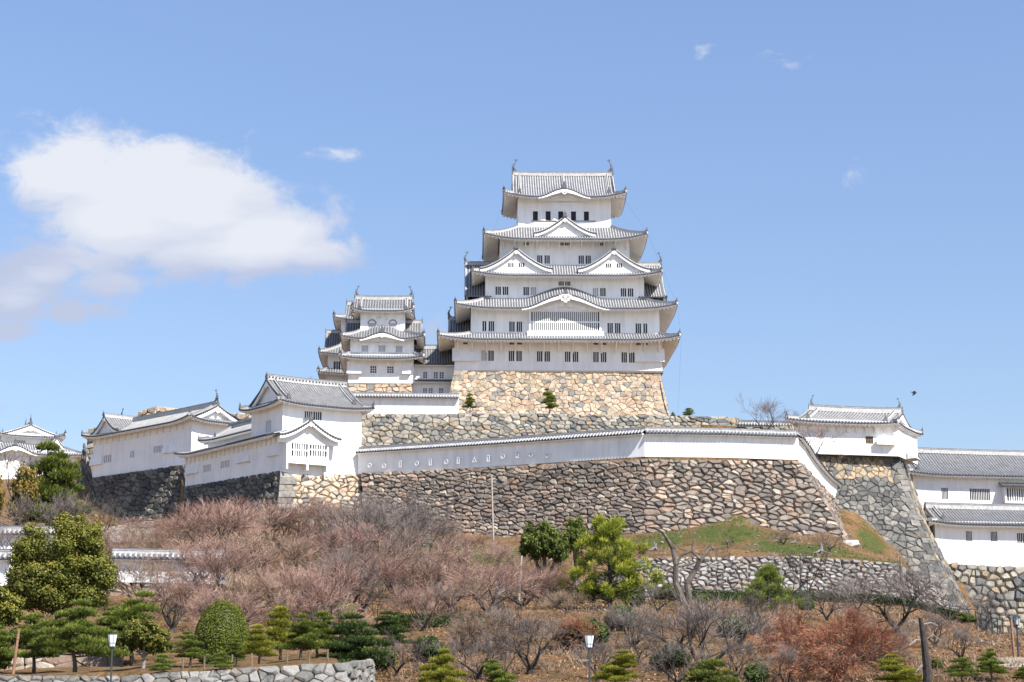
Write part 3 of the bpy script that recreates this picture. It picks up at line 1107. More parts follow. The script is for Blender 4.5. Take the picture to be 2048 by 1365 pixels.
COLS = [
 # px, knots k0..k15
 (-3000, [(20, 0), (87, 0), (90.6, 2.7), (112.5, 3.2), (113.8, 4.2), (135, 6), (148, 9.9), (150, 10.6), (200, 14), (250, 17), (262, 18), (270, 20), (300, 22), (345, 22), (450, 10), (700, -5), (4000, -5)]),
 (-500, [(20, 0), (87, 0), (90.6, 2.7), (112.5, 3.2), (113.8, 4.2), (135, 6), (148, 9.9), (150, 10.6), (200, 19), (262, 28), (272, 30), (296, 34), (300, 36), (345, 38), (450, 20), (700, -5), (4000, -5)]),
 (60, [(20, 0), (87, 0), (90.6, G(1353, 90.6)), (112.5, 3.3), (113.8, G(1307, 113)), (135, 6.5), (149.2, G(1183, 148)), (151.2, G(1165, 150)), (200, 17.2), (262, 26.5), (272, 28.5), (300, 34), (318, 37), (345, 38), (450, 20), (700, -5), (4000, -5)]),
 (165, [(20, 0), (87, 0), (90.6, G(1353, 90.6)), (112.5, 3.4), (113.8, G(1307, 113)), (135, 6.5), (149.2, G(1183, 148)), (151.2, G(1165, 150)), (200, 18), (270, 26), (281, 31), (298, 36), (302, 38), (345, 38), (450, 20), (700, -5), (4000, -5)]),
 (190, [(20, 0), (87, 0), (90.6, G(1352, 90.6)), (112.5, 3.4), (113.8, G(1307, 113)), (135, 6.5), (149.2, G(1184, 148)), (151.2, G(1165, 150)), (210, 18.5), (274.5, G(1052, 274)), (280, G(957, 280)), (298, 36), (302, 40), (345, 38), (450, 20), (700, -5), (4000, -5)]),
 (245, [(20, 0), (87, 0), (90.6, G(1352, 90.6)), (112.5, 3.5), (113.8, G(1308, 113)), (135, 6.5), (149.2, G(1184, 148)), (151.4, G(1165, 150)), (205, 18), (270, G(1055, 270)), (275.5, G(947, 275)), (298, 36), (302, 42), (345, 38), (450, 20), (700, -5), (4000, -5)]),
 (262, [(20, 0), (87, 0), (90.6, G(1351, 90.6)), (112.5, 3.5), (113.8, 3.7), (135, 6.0), (149.2, G(1184, 148)), (151.4, G(1165, 150)), (205, 18), (269, G(1050, 269)), (274.5, G(945, 274)), (298, 36), (302, 42), (345, 38), (450, 20), (700, -5), (4000, -5)]),
 (368.5, [(20, 0), (87, 0), (90.6, G(1345, 90.6)), (112.5, 3.8), (113.8, 4.0), (135, 6.4), (149.2, G(1186, 148)), (151.4, G(1168, 150)), (200, 17), (258, G(1040, 258)), (263.7, G(932, 263)), (298, 38), (302, 44), (345, 38), (450, 20), (700, -5), (4000, -5)]),
 (371, [(20, 0), (87, 0), (90.6, G(1345, 90.6)), (112.5, 3.8), (113.8, 4.0), (135, 6.4), (149.2, G(1186, 148)), (151.4, G(1168, 150)), (200, 17), (245.5, G(1035, 245)), (251, G(976, 250)), (298, 38), (302, 44), (345, 38), (450, 20), (700, -5), (4000, -5)]),
 (560, [(20, 0), (87, 0), (90.6, G(1333, 90.6)), (112.5, 4.0), (113.8, 4.2), (135, 7), (150, 9.8), (152, 10.3), (190, 16), (223.3, G(1050, 223)), (229, G(943, 228)), (264, 34), (268.5, 38), (345, 38), (450, 20), (700, -5), (4000, -5)]),
 (688, [(20, 0), (87, 0), (90.6, G(1327, 90.6)), (112.5, 4.1), (113.8, 4.3), (135, 7.2), (152, 10), (154, 10.5), (190, 16.2), (228, G(1048, 228)), (234, G(950, 233)), (264, 31), (268.5, 39), (345, 40), (450, 20), (700, -5), (4000, -5)]),
 (700, [(20, 0), (80, 0), (92, .8), (108, 3.1), (112, 3.8), (135, 7.1), (152, 10), (154, 10.5), (190, 16.2), (228, G(1047, 228)), (234.3, G(950, 233)), (264.3, 31), (269, G(831, 268)-.2), (345, 41), (450, 22), (700, -5), (4000, -5)]),
 (1000, [(20, 0), (80, 0), (100, G(1362, 100)), (115, G(1310, 115)), (117, G(1303, 117)), (140, G(1235, 140)), (168, G(1196, 168)), (170, G(1182, 170)), (190, G(1118, 190)), (218.6, G(1068, 218)), (224.3, G(935, 223)), (263.6, 31), (268.3, G(831, 268)-.2), (345, 41), (450, 22), (700, -5), (4000, -5)]),
 (1255, [(20, 0), (80, 0), (100, G(1362, 100)), (115, G(1310, 115)), (117, G(1303, 117)), (140, G(1228, 140)), (170, G(1198, 170)), (172, G(1185, 172)), (190, G(1115, 190)), (210, G(1062, 209)), (215.3, G(926, 214)), (262, 31), (267.5, G(836, 266)-.2), (345, 40), (450, 22), (700, -5), (4000, -5)]),
 (1285, [(20, 0), (80, 0), (100, G(1362, 100)), (115, G(1310, 115)), (117, G(1303, 117)), (140, G(1225, 140)), (173.4, G(1199, 173)), (176.3, G(1118, 175)), (192, G(1098, 192)), (208.8, G(1063, 208)), (214.3, G(926, 213)), (262, 31), (267.5, G(836, 266)-.2), (345, 40), (450, 22), (700, -5), (4000, -5)]),
 (1470, [(20, 0), (80, 0), (100, G(1365, 100)), (115, G(1315, 115)), (117, G(1308, 117)), (140, G(1235, 140)), (173.4, G(1199, 173)), (176.3, G(1114, 175)), (192, G(1085, 192)), (208.6, G(1040, 208.6)), (215.8, G(928, 215)), (258, 31), (263.5, G(850, 262)), (345, 36), (450, 22), (700, -5), (4000, -5)]),
 (1600, [(20, 0), (80, 0), (100, G(1365, 100)), (115, G(1315, 115)), (117, G(1308, 117)), (140, G(1235, 140)), (173.4, G(1199, 173)), (176.3, G(1114, 175)), (192, G(1098, 192)), (210, G(1070, 210)), (217, G(930, 216)), (258, 31), (263.5, G(850, 262)), (345, 36), (450, 22), (700, -5), (4000, -5)]),
 (1645, [(20, 0), (80, 0), (100, G(1365, 100)), (115, G(1318, 115)), (117, G(1311, 117)), (140, G(1238, 140)), (173.4, G(1200, 173)), (176.3, G(1114, 175)), (192, G(1100, 192)), (211, G(1062, 211)), (225.5, G(1003, 225)), (236, 30), (262, 31), (345, 34), (450, 20), (700, -5), (4000, -5)]),
 (1700, [(20, 0), (80, 0), (100, G(1360, 100)), (115, G(1318, 115)), (117, G(1311, 117)), (140, G(1240, 140)), (173.4, G(1201, 173)), (176.3, G(1116, 175)), (192, G(1110, 192)), (208, G(1092, 208)), (223.6, G(1036, 223.6)), (236, 30.2), (262, 31), (345, 34), (450, 20), (700, -5), (4000, -5)]),
 (1792, [(20, 0), (80, 0), (97, G(1350, 97)), (115, G(1318, 115)), (117, G(1311, 117)), (140, G(1243, 140)), (173.4, G(1208, 173)), (176.3, G(1128, 175)), (192, G(1122, 192)), (208, G(1112, 208)), (223, G(1106, 223)), (237, 30.3), (262, 31), (345, 34), (450, 20), (700, -5), (4000, -5)]),
 (1830, [(20, 0), (80, 0), (96, G(1350, 96)), (115, G(1316, 115)), (117, G(1310, 117)), (140, G(1248, 140)), (172.5, G(1215, 172)), (174.5, G(1184, 174)), (192, 11.6), (208, 12), (221, 12.4), (236, 16.5), (262, 24), (345, 26), (450, 15), (700, -5), (4000, -5)]),
 (1905, [(20, 0), (80, 0), (95, G(1347, 95)), (115, G(1312, 115)), (117, G(1308, 117)), (140, G(1262, 140)), (172, G(1240, 172)), (174, G(1238, 174)), (192, 9.3), (205, 10), (226, 11.3), (233, 16.8), (250, 18), (256.5, G(1012, 255)), (345, 26), (450, 10), (4000, -5)]),
 (1960, [(20, 0), (80, 0), (95, G(1346, 95)), (115, 4.1), (117, 4.3), (140, 6), (172, G(1272, 172)), (174, G(1270, 174)), (192, 7.6), (205, 7.9), (228.2, G(1286, 228)), (234.5, G(1137, 232)), (250, 19), (256.5, G(1012, 255)), (345, 25), (450, 10), (4000, -5)]),
 (2300, [(20, 0), (80, 0), (95, G(1346, 95)), (115, 4.1), (117, 4.3), (140, 5.6), (172, 6.6), (174, 6.7), (192, 7.4), (205, 7.8), (228.2, G(1286, 228)), (234.5, G(1137, 232)), (250, 19), (256.5, G(1012, 255)), (345, 25), (450, 10), (4000, -5)]),
 (5000, [(20, 0), (80, 0), (95, 2.8), (115, 4), (117, 4.2), (140, 5.6), (172, 6.6), (174, 6.7), (192, 7.4), (205, 7.8), (211.2, 8), (216.4, 12), (236, 14), (239, 16), (345, 18), (450, 10), (4000, -5)]),
]
for _px, _k in COLS:
    if -100 < _px < 2400:
        if _px < 1610:
            _k[9] = (_k[9][0] + 1.0, _k[9][1])
            _k[10] = (_k[10][0] + 2.4, _k[10][1])
NK = len(COLS[0][1])
assert all(len(c[1]) == NK for c in COLS), [(c[0], len(c[1])) for c in COLS]


def knots(u):
    if u <= COLS[0][0]: return COLS[0][1]
    if u >= COLS[-1][0]: return COLS[-1][1]
    for a, b in zip(COLS, COLS[1:]):
        if a[0] <= u <= b[0]:
            f = (u - a[0]) / (b[0] - a[0])
            return [(p[0] * (1 - f) + q[0] * f, p[1] * (1 - f) + q[1] * f) for p, q in zip(a[1], b[1])]


def ground(x, y):
    kn = knots(U(x, y))
    if y <= kn[0][0]: return kn[0][1]
    for p, q in zip(kn, kn[1:]):
        if p[0] <= y <= q[0]:
            return p[1] + (q[1] - p[1]) * (y - p[0]) / max(1e-6, q[0] - p[0])
    return -5.0


def ground_px(px, Y):
    """ground point under a photo column at depth Y"""
    x = (px - 1024) / F * Y * 1.012
    return Vector((x, Y, ground(x, Y)))


def grass_amount(u, Y):
    """where green grass grows: banks under the great wall, strip by the corner wall, terrace lawn"""
    g = 0.0
    def blob(cu, cy, ru, ry, w=1.0):
        d = ((u - cu) / ru) ** 2 + ((Y - cy) / ry) ** 2
        return w * max(0, 1 - d)
    g = max(g, blob(1450, 200, 170, 14, .75), blob(1590, 190, 160, 12, .85), blob(1330, 200, 110, 14, .7), blob(950, 195, 150, 14, .9), blob(860, 205, 90, 12, .8),
            blob(1735, 214, 42, 16, .8), blob(1950, 200, 60, 14, 1.0), blob(1700, 180, 200, 5, .8), blob(350, 100, 400, 9, .35), blob(1270, 160, 130, 12, .45), blob(1730, 140, 150, 20, .3), blob(960, 172, 180, 9, .5))
    return min(1, g)


def build_ground():
    # the gravel square in front of the hill reaches back past the camera
    us = list(range(-1100, 3200, 9))
    us = [-3000, -2400, -2000, -1600, -1350] + us + [3400, 3800, 4300, 5000]
    sub = [3, 3, 8, 2, 8, 10, 3, 9, 9, 4, 6, 4, 8, 4, 3, 4]
    verts, faces, gr = [], [], []
    rows = []
    for u in us:
        kn = knots(u)
        seq = []
        for k in range(NK - 1):
            (y0, z0), (y1, z1) = kn[k], kn[k + 1]
            for j in range(sub[k]):
                f = j / sub[k]
                seq.append((y0 + (y1 - y0) * f, z0 + (z1 - z0) * f))
        seq.append(kn[-1])
        rows.append(seq)
    nr = len(rows[0])
    for u, seq in zip(us, rows):
        for (y, z) in seq:
            x = (u - 1024) / F * y * 1.012
            if y > 85:
                qf = max(0, min(1, (1900 - u) / 60)) if 92 < y < 111 else 1.0
                z += qf * .22 * mnoise.noise(Vector((x * .25, y * .25, 0))) + qf * .10 * mnoise.noise(Vector((x * .9, y * .9, 3)))
            verts.append((x, y, z))
            gr.append(grass_amount(u, y))
    for i in range(len(us) - 1):
        for j in range(nr - 1):
            a = i * nr + j
            faces.append((a, a + nr, a + nr + 1, a + 1))
    me = bpy.data.meshes.new('ground')
    me.from_pydata(verts, [], faces)
    at = me.attributes.new('grass', 'FLOAT', 'POINT')
    at.data.foreach_set('value', gr)
    ag = me.attributes.new('gravel', 'FLOAT', 'POINT')
    ag.data.foreach_set('value', [1.0 if v[1] < 84 else 0.0 for v in verts])
    me.polygons.foreach_set('use_smooth', [True] * len(faces))
    me.materials.append(ground_mat())
    me.update()
    o = bpy.data.objects.new('ground', me)
    col.objects.link(o)
    tag(o, kind='structure')


def ground_mat():
    m = new_mat('hill_soil_and_grass')
    t = m.node_tree
    L = t.links.new
    tc = N(t, 'ShaderNodeTexCoord')
    n1 = N(t, 'ShaderNodeTexNoise', i_Scale=.35, i_Detail=9.0, i_Roughness=.65)
    n2 = N(t, 'ShaderNodeTexNoise', i_Scale=2.6, i_Detail=9.0, i_Roughness=.7)
    n3 = N(t, 'ShaderNodeTexNoise', i_Scale=.12, i_Detail=6.0, i_Roughness=.6)
    for n in (n1, n2, n3): L(tc.outputs['Object'], n.inputs['Vector'])
    r1 = N(t, 'ShaderNodeValToRGB')
    ramp_set(r1, [(.28, (.055, .038, .023)), (.45, (.17, .108, .062)), (.58, (.26, .172, .098)), (.75, (.36, .26, .16))])
    L(n2.outputs[0], r1.inputs[0])
    r2 = N(t, 'ShaderNodeValToRGB')
    ramp_set(r2, [(.35, (.55, .58, .42)), (.5, (.95, .9, .8)), (.65, (1.4, 1.2, 1.0))])
    L(n1.outputs[0], r2.inputs[0])
    mx = N(t, 'ShaderNodeMix', data_type='RGBA', blend_type='MULTIPLY')
    mx.inputs[0].default_value = 1
    L(r1.outputs[0], mx.inputs[6])
    L(r2.outputs[0], mx.inputs[7])
    rg = N(t, 'ShaderNodeValToRGB')
    ramp_set(rg, [(.3, (.04, .055, .014)), (.5, (.075, .10, .024)), (.72, (.19, .18, .07))])
    L(n2.outputs[0], rg.inputs[0])
    at = N(t, 'ShaderNodeAttribute', attribute_name='grass')
    ad = N(t, 'ShaderNodeMath', operation='ADD')
    L(at.outputs['Fac'], ad.inputs[0])
    mm = N(t, 'ShaderNodeMath', operation='MULTIPLY_ADD')
    L(n1.outputs[0], mm.inputs[0])
    mm.inputs[1].default_value = 2.6
    mm.inputs[2].default_value = -1.45
    L(mm.outputs[0], ad.inputs[1])
    mr = N(t, 'ShaderNodeMapRange', interpolation_type='SMOOTHSTEP')
    mr.inputs[1].default_value = .18
    mr.inputs[2].default_value = .52
    L(ad.outputs[0], mr.inputs[0])
    m2 = N(t, 'ShaderNodeMix', data_type='RGBA')
    L(mr.outputs[0], m2.inputs[0])
    L(mx.outputs[2], m2.inputs[6])
    L(rg.outputs[0], m2.inputs[7])
    gv = N(t, 'ShaderNodeAttribute', attribute_name='gravel')
    m3 = N(t, 'ShaderNodeMix', data_type='RGBA')
    L(gv.outputs['Fac'], m3.inputs[0])
    L(m2.outputs[2], m3.inputs[6])
    m3.inputs[7].default_value = (.44, .41, .36, 1)
    b = N(t, 'ShaderNodeBsdfPrincipled', i_Roughness=1.0)
    b.inputs['Specular IOR Level'].default_value = .1
    L(m3.outputs[2], b.inputs['Base Color'])
    bp = N(t, 'ShaderNodeBump', i_Strength=1.0, i_Distance=.5)
    L(n2.outputs[0], bp.inputs['Height'])
    L(bp.outputs[0], b.inputs['Normal'])
    o = N(t, 'ShaderNodeOutputMaterial')
    L(b.outputs[0], o.inputs[0])
    return m


build_ground()

# ---------------------------------------------------------------- stone walls
TAN = [(170, 166, 158), (222, 200, 170), (210, 186, 154), (226, 208, 182), (202, 174, 144), (214, 196, 172), (230, 212, 186), (186, 178, 164), (216, 190, 158), (206, 190, 166), (224, 202, 172), (196, 182, 160), (152, 154, 154)]
MIXED = [(170, 165, 152), (176, 160, 134), (150, 146, 136), (190, 178, 156), (132, 130, 124), (184, 160, 128), (160, 156, 146), (200, 188, 166), (118, 120, 120), (172, 164, 144)]
RUDDY = [(152, 146, 140), (152, 136, 126), (138, 130, 125), (172, 160, 148), (126, 120, 116), (162, 146, 134), (146, 134, 127), (200, 186, 172), (114, 112, 110), (196, 172, 154), (150, 130, 118), (134, 128, 124), (158, 148, 140), (172, 144, 124), (142, 132, 126), (166, 154, 142), (148, 142, 136)]
GREY = [(206, 180, 140), (196, 172, 136), (140, 139, 134), (132, 131, 126), (150, 148, 141), (118, 118, 115), (152, 146, 134), (128, 125, 118), (166, 160, 150), (108, 108, 106)]
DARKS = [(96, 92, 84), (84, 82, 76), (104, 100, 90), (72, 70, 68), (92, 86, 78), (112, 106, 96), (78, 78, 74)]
PALE = [(196, 194, 186), (180, 176, 166), (206, 202, 194), (160, 156, 148), (188, 176, 160), (170, 168, 162), (212, 206, 196)]
RUBBLE = [(178, 172, 164), (160, 150, 144), (190, 184, 176), (142, 134, 130), (170, 160, 152), (200, 194, 186), (128, 122, 118), (176, 156, 138)]
BLOCKS = [(186, 160, 132), (178, 148, 124), (196, 176, 148), (164, 134, 112), (150, 140, 130), (190, 156, 122), (200, 186, 164)]
SM = {k: stone_mat('masonry_' + k, pal(v, kk), mo, dirt) for k, v, kk, mo, dirt in (
    ('tan', [(a, int(b_ * .97), int(c_ * .93)) for a, b_, c_ in TAN], .72, .12, (.25, .21, .15)), ('mixed', MIXED, .68, .45, (.17, .15, .11)), ('ruddy', [(min(255, a + 4), b_, int(c_ * .96)) for a, b_, c_ in RUDDY], .76, .5, (.14, .12, .105)), ('grey', GREY, .66, .5, (.13, .13, .12)),
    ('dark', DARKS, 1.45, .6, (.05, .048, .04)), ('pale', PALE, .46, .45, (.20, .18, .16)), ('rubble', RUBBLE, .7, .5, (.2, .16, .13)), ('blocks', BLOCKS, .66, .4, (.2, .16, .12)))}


def stone_wall(name, label, patches, mat, cat='stone wall', group=None):
    mb = MB()
    for k, (pp, kw) in enumerate(patches):
        kw.setdefault('seed', hash_name(label) + k)
        masonry(mb, *pp, **kw)
    o = mb.build(name, [SM[mat], M['gap']])
    return tag(o, label, cat, group)


def hash_name(s):
    return sum(ord(c) * (i + 3) for i, c in enumerate(s)) % 10007


KB = dict(x0=P(908, 742, 300).x, x1=P(1320, 744, 300).x)
# great keep base (its sides too)
a0, b0 = P(908, 742, 299.3), P(1320.5, 744, 300.2)
a1, b1 = P(884, 852, 295.2), P(1347, 854, 296.0)
bk = 27.0
a2, b2 = a0 + Vector((0, bk, 0)), b0 + Vector((0, bk, 0))
a3, b3 = a1 + Vector((0, bk + 7, 0)), b1 + Vector((0, bk + 7, 0))
stone_wall('keep_stone_base', 'tall tan stone base with a curved batter directly under the great white keep', [
    ((a0, b0, a1, b1), dict(size=.82, concave=.35, flat=1.2, quoinL=True, quoinR=True, chamfer=(.06, .14), inset=.018, bulge=.05)),
    ((b0, b2, b1, b3), dict(size=1.1, concave=.35, flat=1.3, face_to=(1, 0, .2))),
    ((a2, a0, a3, a1), dict(size=1.1, concave=.35, flat=1.3, face_to=(-1, 0, .2)))], 'tan')
stone_wall('terrace_wall', 'long mixed brown and grey stone wall across the hill directly below the keep base', [
    ((P(722, 828, 268), P(1470, 834, 266), P(722, 905, 264), P(1470, 890, 262)), dict(mid=(P(1090, 828, 268), P(1090, 898, 264)), size=.82, flat=1.25, inset=.03, bulge=.1, chamfer=(.08, .18), wild=1.15)),
    ((P(1470, 834, 266), P(1478, 836, 276), P(1470, 890, 262), P(1484, 890, 276)), dict(size=1.0, face_to=(1, 0, 0)))], 'mixed')
stone_wall('low_terrace_wall', 'low brownish stone wall between the terrace wall end and the right corner turret', [
    ((P(1470, 847, 262), P(1600, 853, 258), P(1470, 890, 260), P(1600, 895, 256)), dict(size=.9, flat=1.4))], 'mixed')
stone_wall('turret_stone_wall', 'short tan and orange rough stone wall directly under the sunlit front turret', [
    ((P(584, 943, 229.2), P(723, 951, 234.2), P(580, 1070, 224), P(723, 1070, 228.6)), dict(size=.78, flat=1.35, concave=.15, inset=.035, bulge=.14, wild=1.25, chamfer=(.08, .2)))], 'tan')
stone_wall('great_stone_wall', 'largest reddish grey rough stone wall under the long white parapet across the middle', [
    ((P(722, 947, 233), P(1601, 924, 216), P(722, 1090, 227), P(1716, 1112, 208.5)), dict(mid=(P(1290, 919, 213), P(1290, 1085, 207.5)), size=.73, flat=1.7, concave=.2, inset=.032, bulge=.16, wild=1.4, chamfer=(.07, .2))),
    ((P(1601, 924, 216), P(1673, 1002, 226), P(1716, 1112, 208.5), P(1692, 1060, 226)), dict(size=.6, flat=1.6, face_to=(.8, -.6, .2), tint=(.3, 1)))], 'ruddy')
mbq = MB()
# pale squared corner column under the front turret
for k in range(8):
    y0_, y1_ = 943 + k * 13, 943 + (k + 1) * 13 - .5
    w = 30 if k % 2 else 24
    q = [P(561 - k * 1.0, y0_, 227.9 - k * .5), P(561 + w, y0_, 228.6 - k * .5 + w * .02), P(561 + w - 1, y1_, 228.0 - k * .5 + w * .02), P(560 - k * 1.0, y1_, 227.3 - k * .5)]
    inn = [p + Vector((.5, 1.4, 0)) for p in q]
    c = .1 + .8 * random.random()
    mbq.face(q, 0, c)
    for i in range(4): mbq.face([q[i], q[(i + 1) % 4], inn[(i + 1) % 4], inn[i]], 0, c)
tag(mbq.build('corner_stones', SM['pale']), 'column of squared pale corner stones under the front turret corner', 'corner stones')
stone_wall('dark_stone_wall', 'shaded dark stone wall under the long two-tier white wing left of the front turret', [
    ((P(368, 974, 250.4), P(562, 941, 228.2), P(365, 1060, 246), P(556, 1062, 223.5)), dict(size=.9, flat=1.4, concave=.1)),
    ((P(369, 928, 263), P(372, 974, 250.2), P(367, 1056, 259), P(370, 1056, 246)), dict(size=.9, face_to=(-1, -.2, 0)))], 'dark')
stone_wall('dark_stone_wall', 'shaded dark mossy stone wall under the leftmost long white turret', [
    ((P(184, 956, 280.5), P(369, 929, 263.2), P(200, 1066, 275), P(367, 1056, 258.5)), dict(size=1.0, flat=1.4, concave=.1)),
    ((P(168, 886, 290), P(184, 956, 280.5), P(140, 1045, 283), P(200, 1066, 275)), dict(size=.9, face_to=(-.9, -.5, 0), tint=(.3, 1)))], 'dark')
stone_wall('ruined_stone_wall', 'low tan stone wall top showing behind the roof of the leftmost long turret', [
    ((P(276, 824, 300), P(312, 812, 299), P(270, 870, 300), P(312, 870, 299)), dict(size=1.0)),
    ((P(312, 813, 299), P(362, 818, 303), P(312, 870, 299), P(362, 870, 303)), dict(size=1.0)),
    ((P(362, 822, 303), P(500, 828, 299), P(362, 880, 303), P(500, 880, 299)), dict(size=1.0))], 'tan')
stone_wall('ruined_stone_wall', 'small dark stone wall stump behind the far left end of the long turret', [
    ((P(176, 859, 300), P(230, 846, 300), P(170, 930, 300), P(230, 930, 300)), dict(size=1.0, wild=1.3))], 'mixed')
stone_wall('corner_stone_wall', 'high steep grey stone corner wall with a sharp edge below the right corner turret', [
    ((P(1640, 913, 228), P(1798, 916, 231), P(1640, 1232, 215), P(1940, 1250, 218)), dict(size=.8, flat=1.25, concave=.5, inset=.02, bulge=.08, quoinR=True, chamfer=(.04, .12), wild=1.2, tintf=lambda u, v, c, r: (r.random() * .19 if (v < .14 and u < .85 and r.random() < .75) else .21 + .78 * c))),
    ((P(1798, 916, 231), P(1812, 930, 240), P(1940, 1250, 218), P(1962, 1250, 230)), dict(size=1.4, flat=1.4, concave=.5, inset=.02, bulge=.05, face_to=(1, -.3, 0)))], 'grey')
stone_wall('rubble_retaining_wall', 'low wide pale rubble wall behind the hedge in the lower right', [
    ((P(1268, 1118, 176), P(1600, 1113, 176), P(1262, 1206, 172.6), P(1600, 1206, 172.6)), dict(size=.5, flat=1.5, bulge=.13, inset=.035, wild=1.4, chamfer=(.06, .2))),
    ((P(1600, 1113, 176), P(1800, 1128, 175.6), P(1600, 1206, 172.6), P(1800, 1216, 172)), dict(size=.5, flat=1.5, bulge=.13, inset=.035, wild=1.4, chamfer=(.06, .2))),
    ((P(1800, 1128, 175.6), P(1890, 1190, 174), P(1800, 1216, 172), P(1905, 1240, 171)), dict(size=.5, flat=1.5, bulge=.13, inset=.035, wild=1.4, chamfer=(.06, .2))),
    ((P(1150, 1165, 172), P(1268, 1130, 175.6), P(1150, 1200, 169.5), P(1262, 1206, 172.4)), dict(size=.5, flat=1.4, bulge=.14, inset=.05, wild=1.4))], 'rubble')
stone_wall('far_right_stone_wall', 'tan and grey rounded stone wall below the lower right long building', [
    ((P(1885, 1126, 232.5), P(2110, 1139, 232), P(1877, 1310, 226), P(2110, 1315, 226.5)), dict(size=1.05, flat=1.15, concave=.1, inset=.06, bulge=.2)),
    ((P(2110, 1139, 232), P(2500, 1150, 231.5), P(2110, 1315, 226.5), P(2500, 1320, 225)), dict(size=1.05, flat=1.15, concave=.1, inset=.06, bulge=.2))], 'mixed')
stone_wall('stone_wall', 'short tan stone strip between the upper and lower right long buildings', [
    ((P(1822, 1008, 255), P(1905, 1016, 254), P(1822, 1060, 253), P(1905, 1068, 252)), dict(size=.8)), ((P(1905, 1014, 254), P(2400, 1030, 253), P(1905, 1068, 252), P(2400, 1080, 251)), dict(size=.9))], 'tan')
stone_wall('front_stone_wall', 'lowest pale grey stone wall along the bottom left edge in front of the clipped pines', [
    ((P(-260, 1352, 90), P(240, 1352, 90), P(-260, 1420, 88.4), P(240, 1420, 88.4)), dict(size=.46, flat=1.4, inset=.02, bulge=.05, wild=1.3, chamfer=(.05, .15))),
    ((P(240, 1352, 90), P(695, 1324, 90), P(240, 1420, 88.4), P(695, 1420, 88.4)), dict(size=.46, flat=1.3, inset=.02, bulge=.05, wild=1.3, chamfer=(.05, .15))),
    ((P(695, 1324, 90), P(745, 1318, 101), P(697, 1420, 88.4), P(752, 1400, 100)), dict(size=.6, face_to=(1, -.1, 0)))], 'pale')
stone_wall('terrace_block_wall', 'low reddish wall of big cut blocks behind the clipped pines at lower left', [
    ((P(50, 1305, 113), P(216, 1307, 113), P(50, 1346, 112.4), P(216, 1346, 112.4)), dict(size=1.15, flat=1.9, bulge=.03, inset=.015, wild=.5)),
    ((P(-260, 1308, 113), P(50, 1308, 113), P(-260, 1346, 112.4), P(50, 1346, 112.4)), dict(size=.7, flat=1.4, bulge=.1, inset=.04)),
    ((P(216, 1302, 113), P(246, 1303, 113), P(216, 1344, 112.2), P(246, 1344, 112.2)), dict(size=1.2, flat=.7, bulge=.03, inset=.015, wild=.2))], 'blocks')
stone_wall('rough_stone_footing', 'rough brown stone footing under the low white parapet at left', [
    ((P(215, 1163, 150), P(440, 1165, 151), P(215, 1196, 148), P(440, 1196, 149)), dict(size=.7, flat=1.4, bulge=.2, inset=.06, wild=1.3)), ((P(-200, 1160, 150), P(112, 1163, 150), P(-200, 1196, 148), P(112, 1196, 148)), dict(size=.7, flat=1.4, bulge=.2, inset=.06, wild=1.3))], 'blocks')
stone_wall('small_stone_wall', 'small tan stone base under the three-storey small keep', [
    ((P(697, 768, 300), P(823, 769, 300), P(694, 800, 298.8), P(826, 800, 298.8)), dict(size=.9, flat=1.5, inset=.02, chamfer=(.05, .12))),
    ((P(697, 768, 314), P(697, 768, 300), P(694, 800, 314), P(694, 800, 298.8)), dict(size=1.5, face_to=(-1, 0, 0)))], 'tan')


def build_square():
    mb = MB()
    n = 24
    for i in range(n):
        for j in range(n):
            x0, x1 = -600 + 1200 * i / n, -600 + 1200 * (i + 1) / n
            y0, y1 = -420 + 499 * j / n, -420 + 499 * (j + 1) / n
            mb.face([(x0, y0, .012), (x1, y0, .012), (x1, y1, .012), (x0, y1, .012)])
    o = mb.build('gravel_square', basic('pale_gravel', (.42, .395, .35), 1.0, .15, 1.5, bump=.3, bscale=8))
    tag(o, kind='structure')


build_square()
# ---------------------------------------------------------------- the great keep
KX = P(1117, 743, 300).x
KY = 312.0
KRZ = R(1.2)


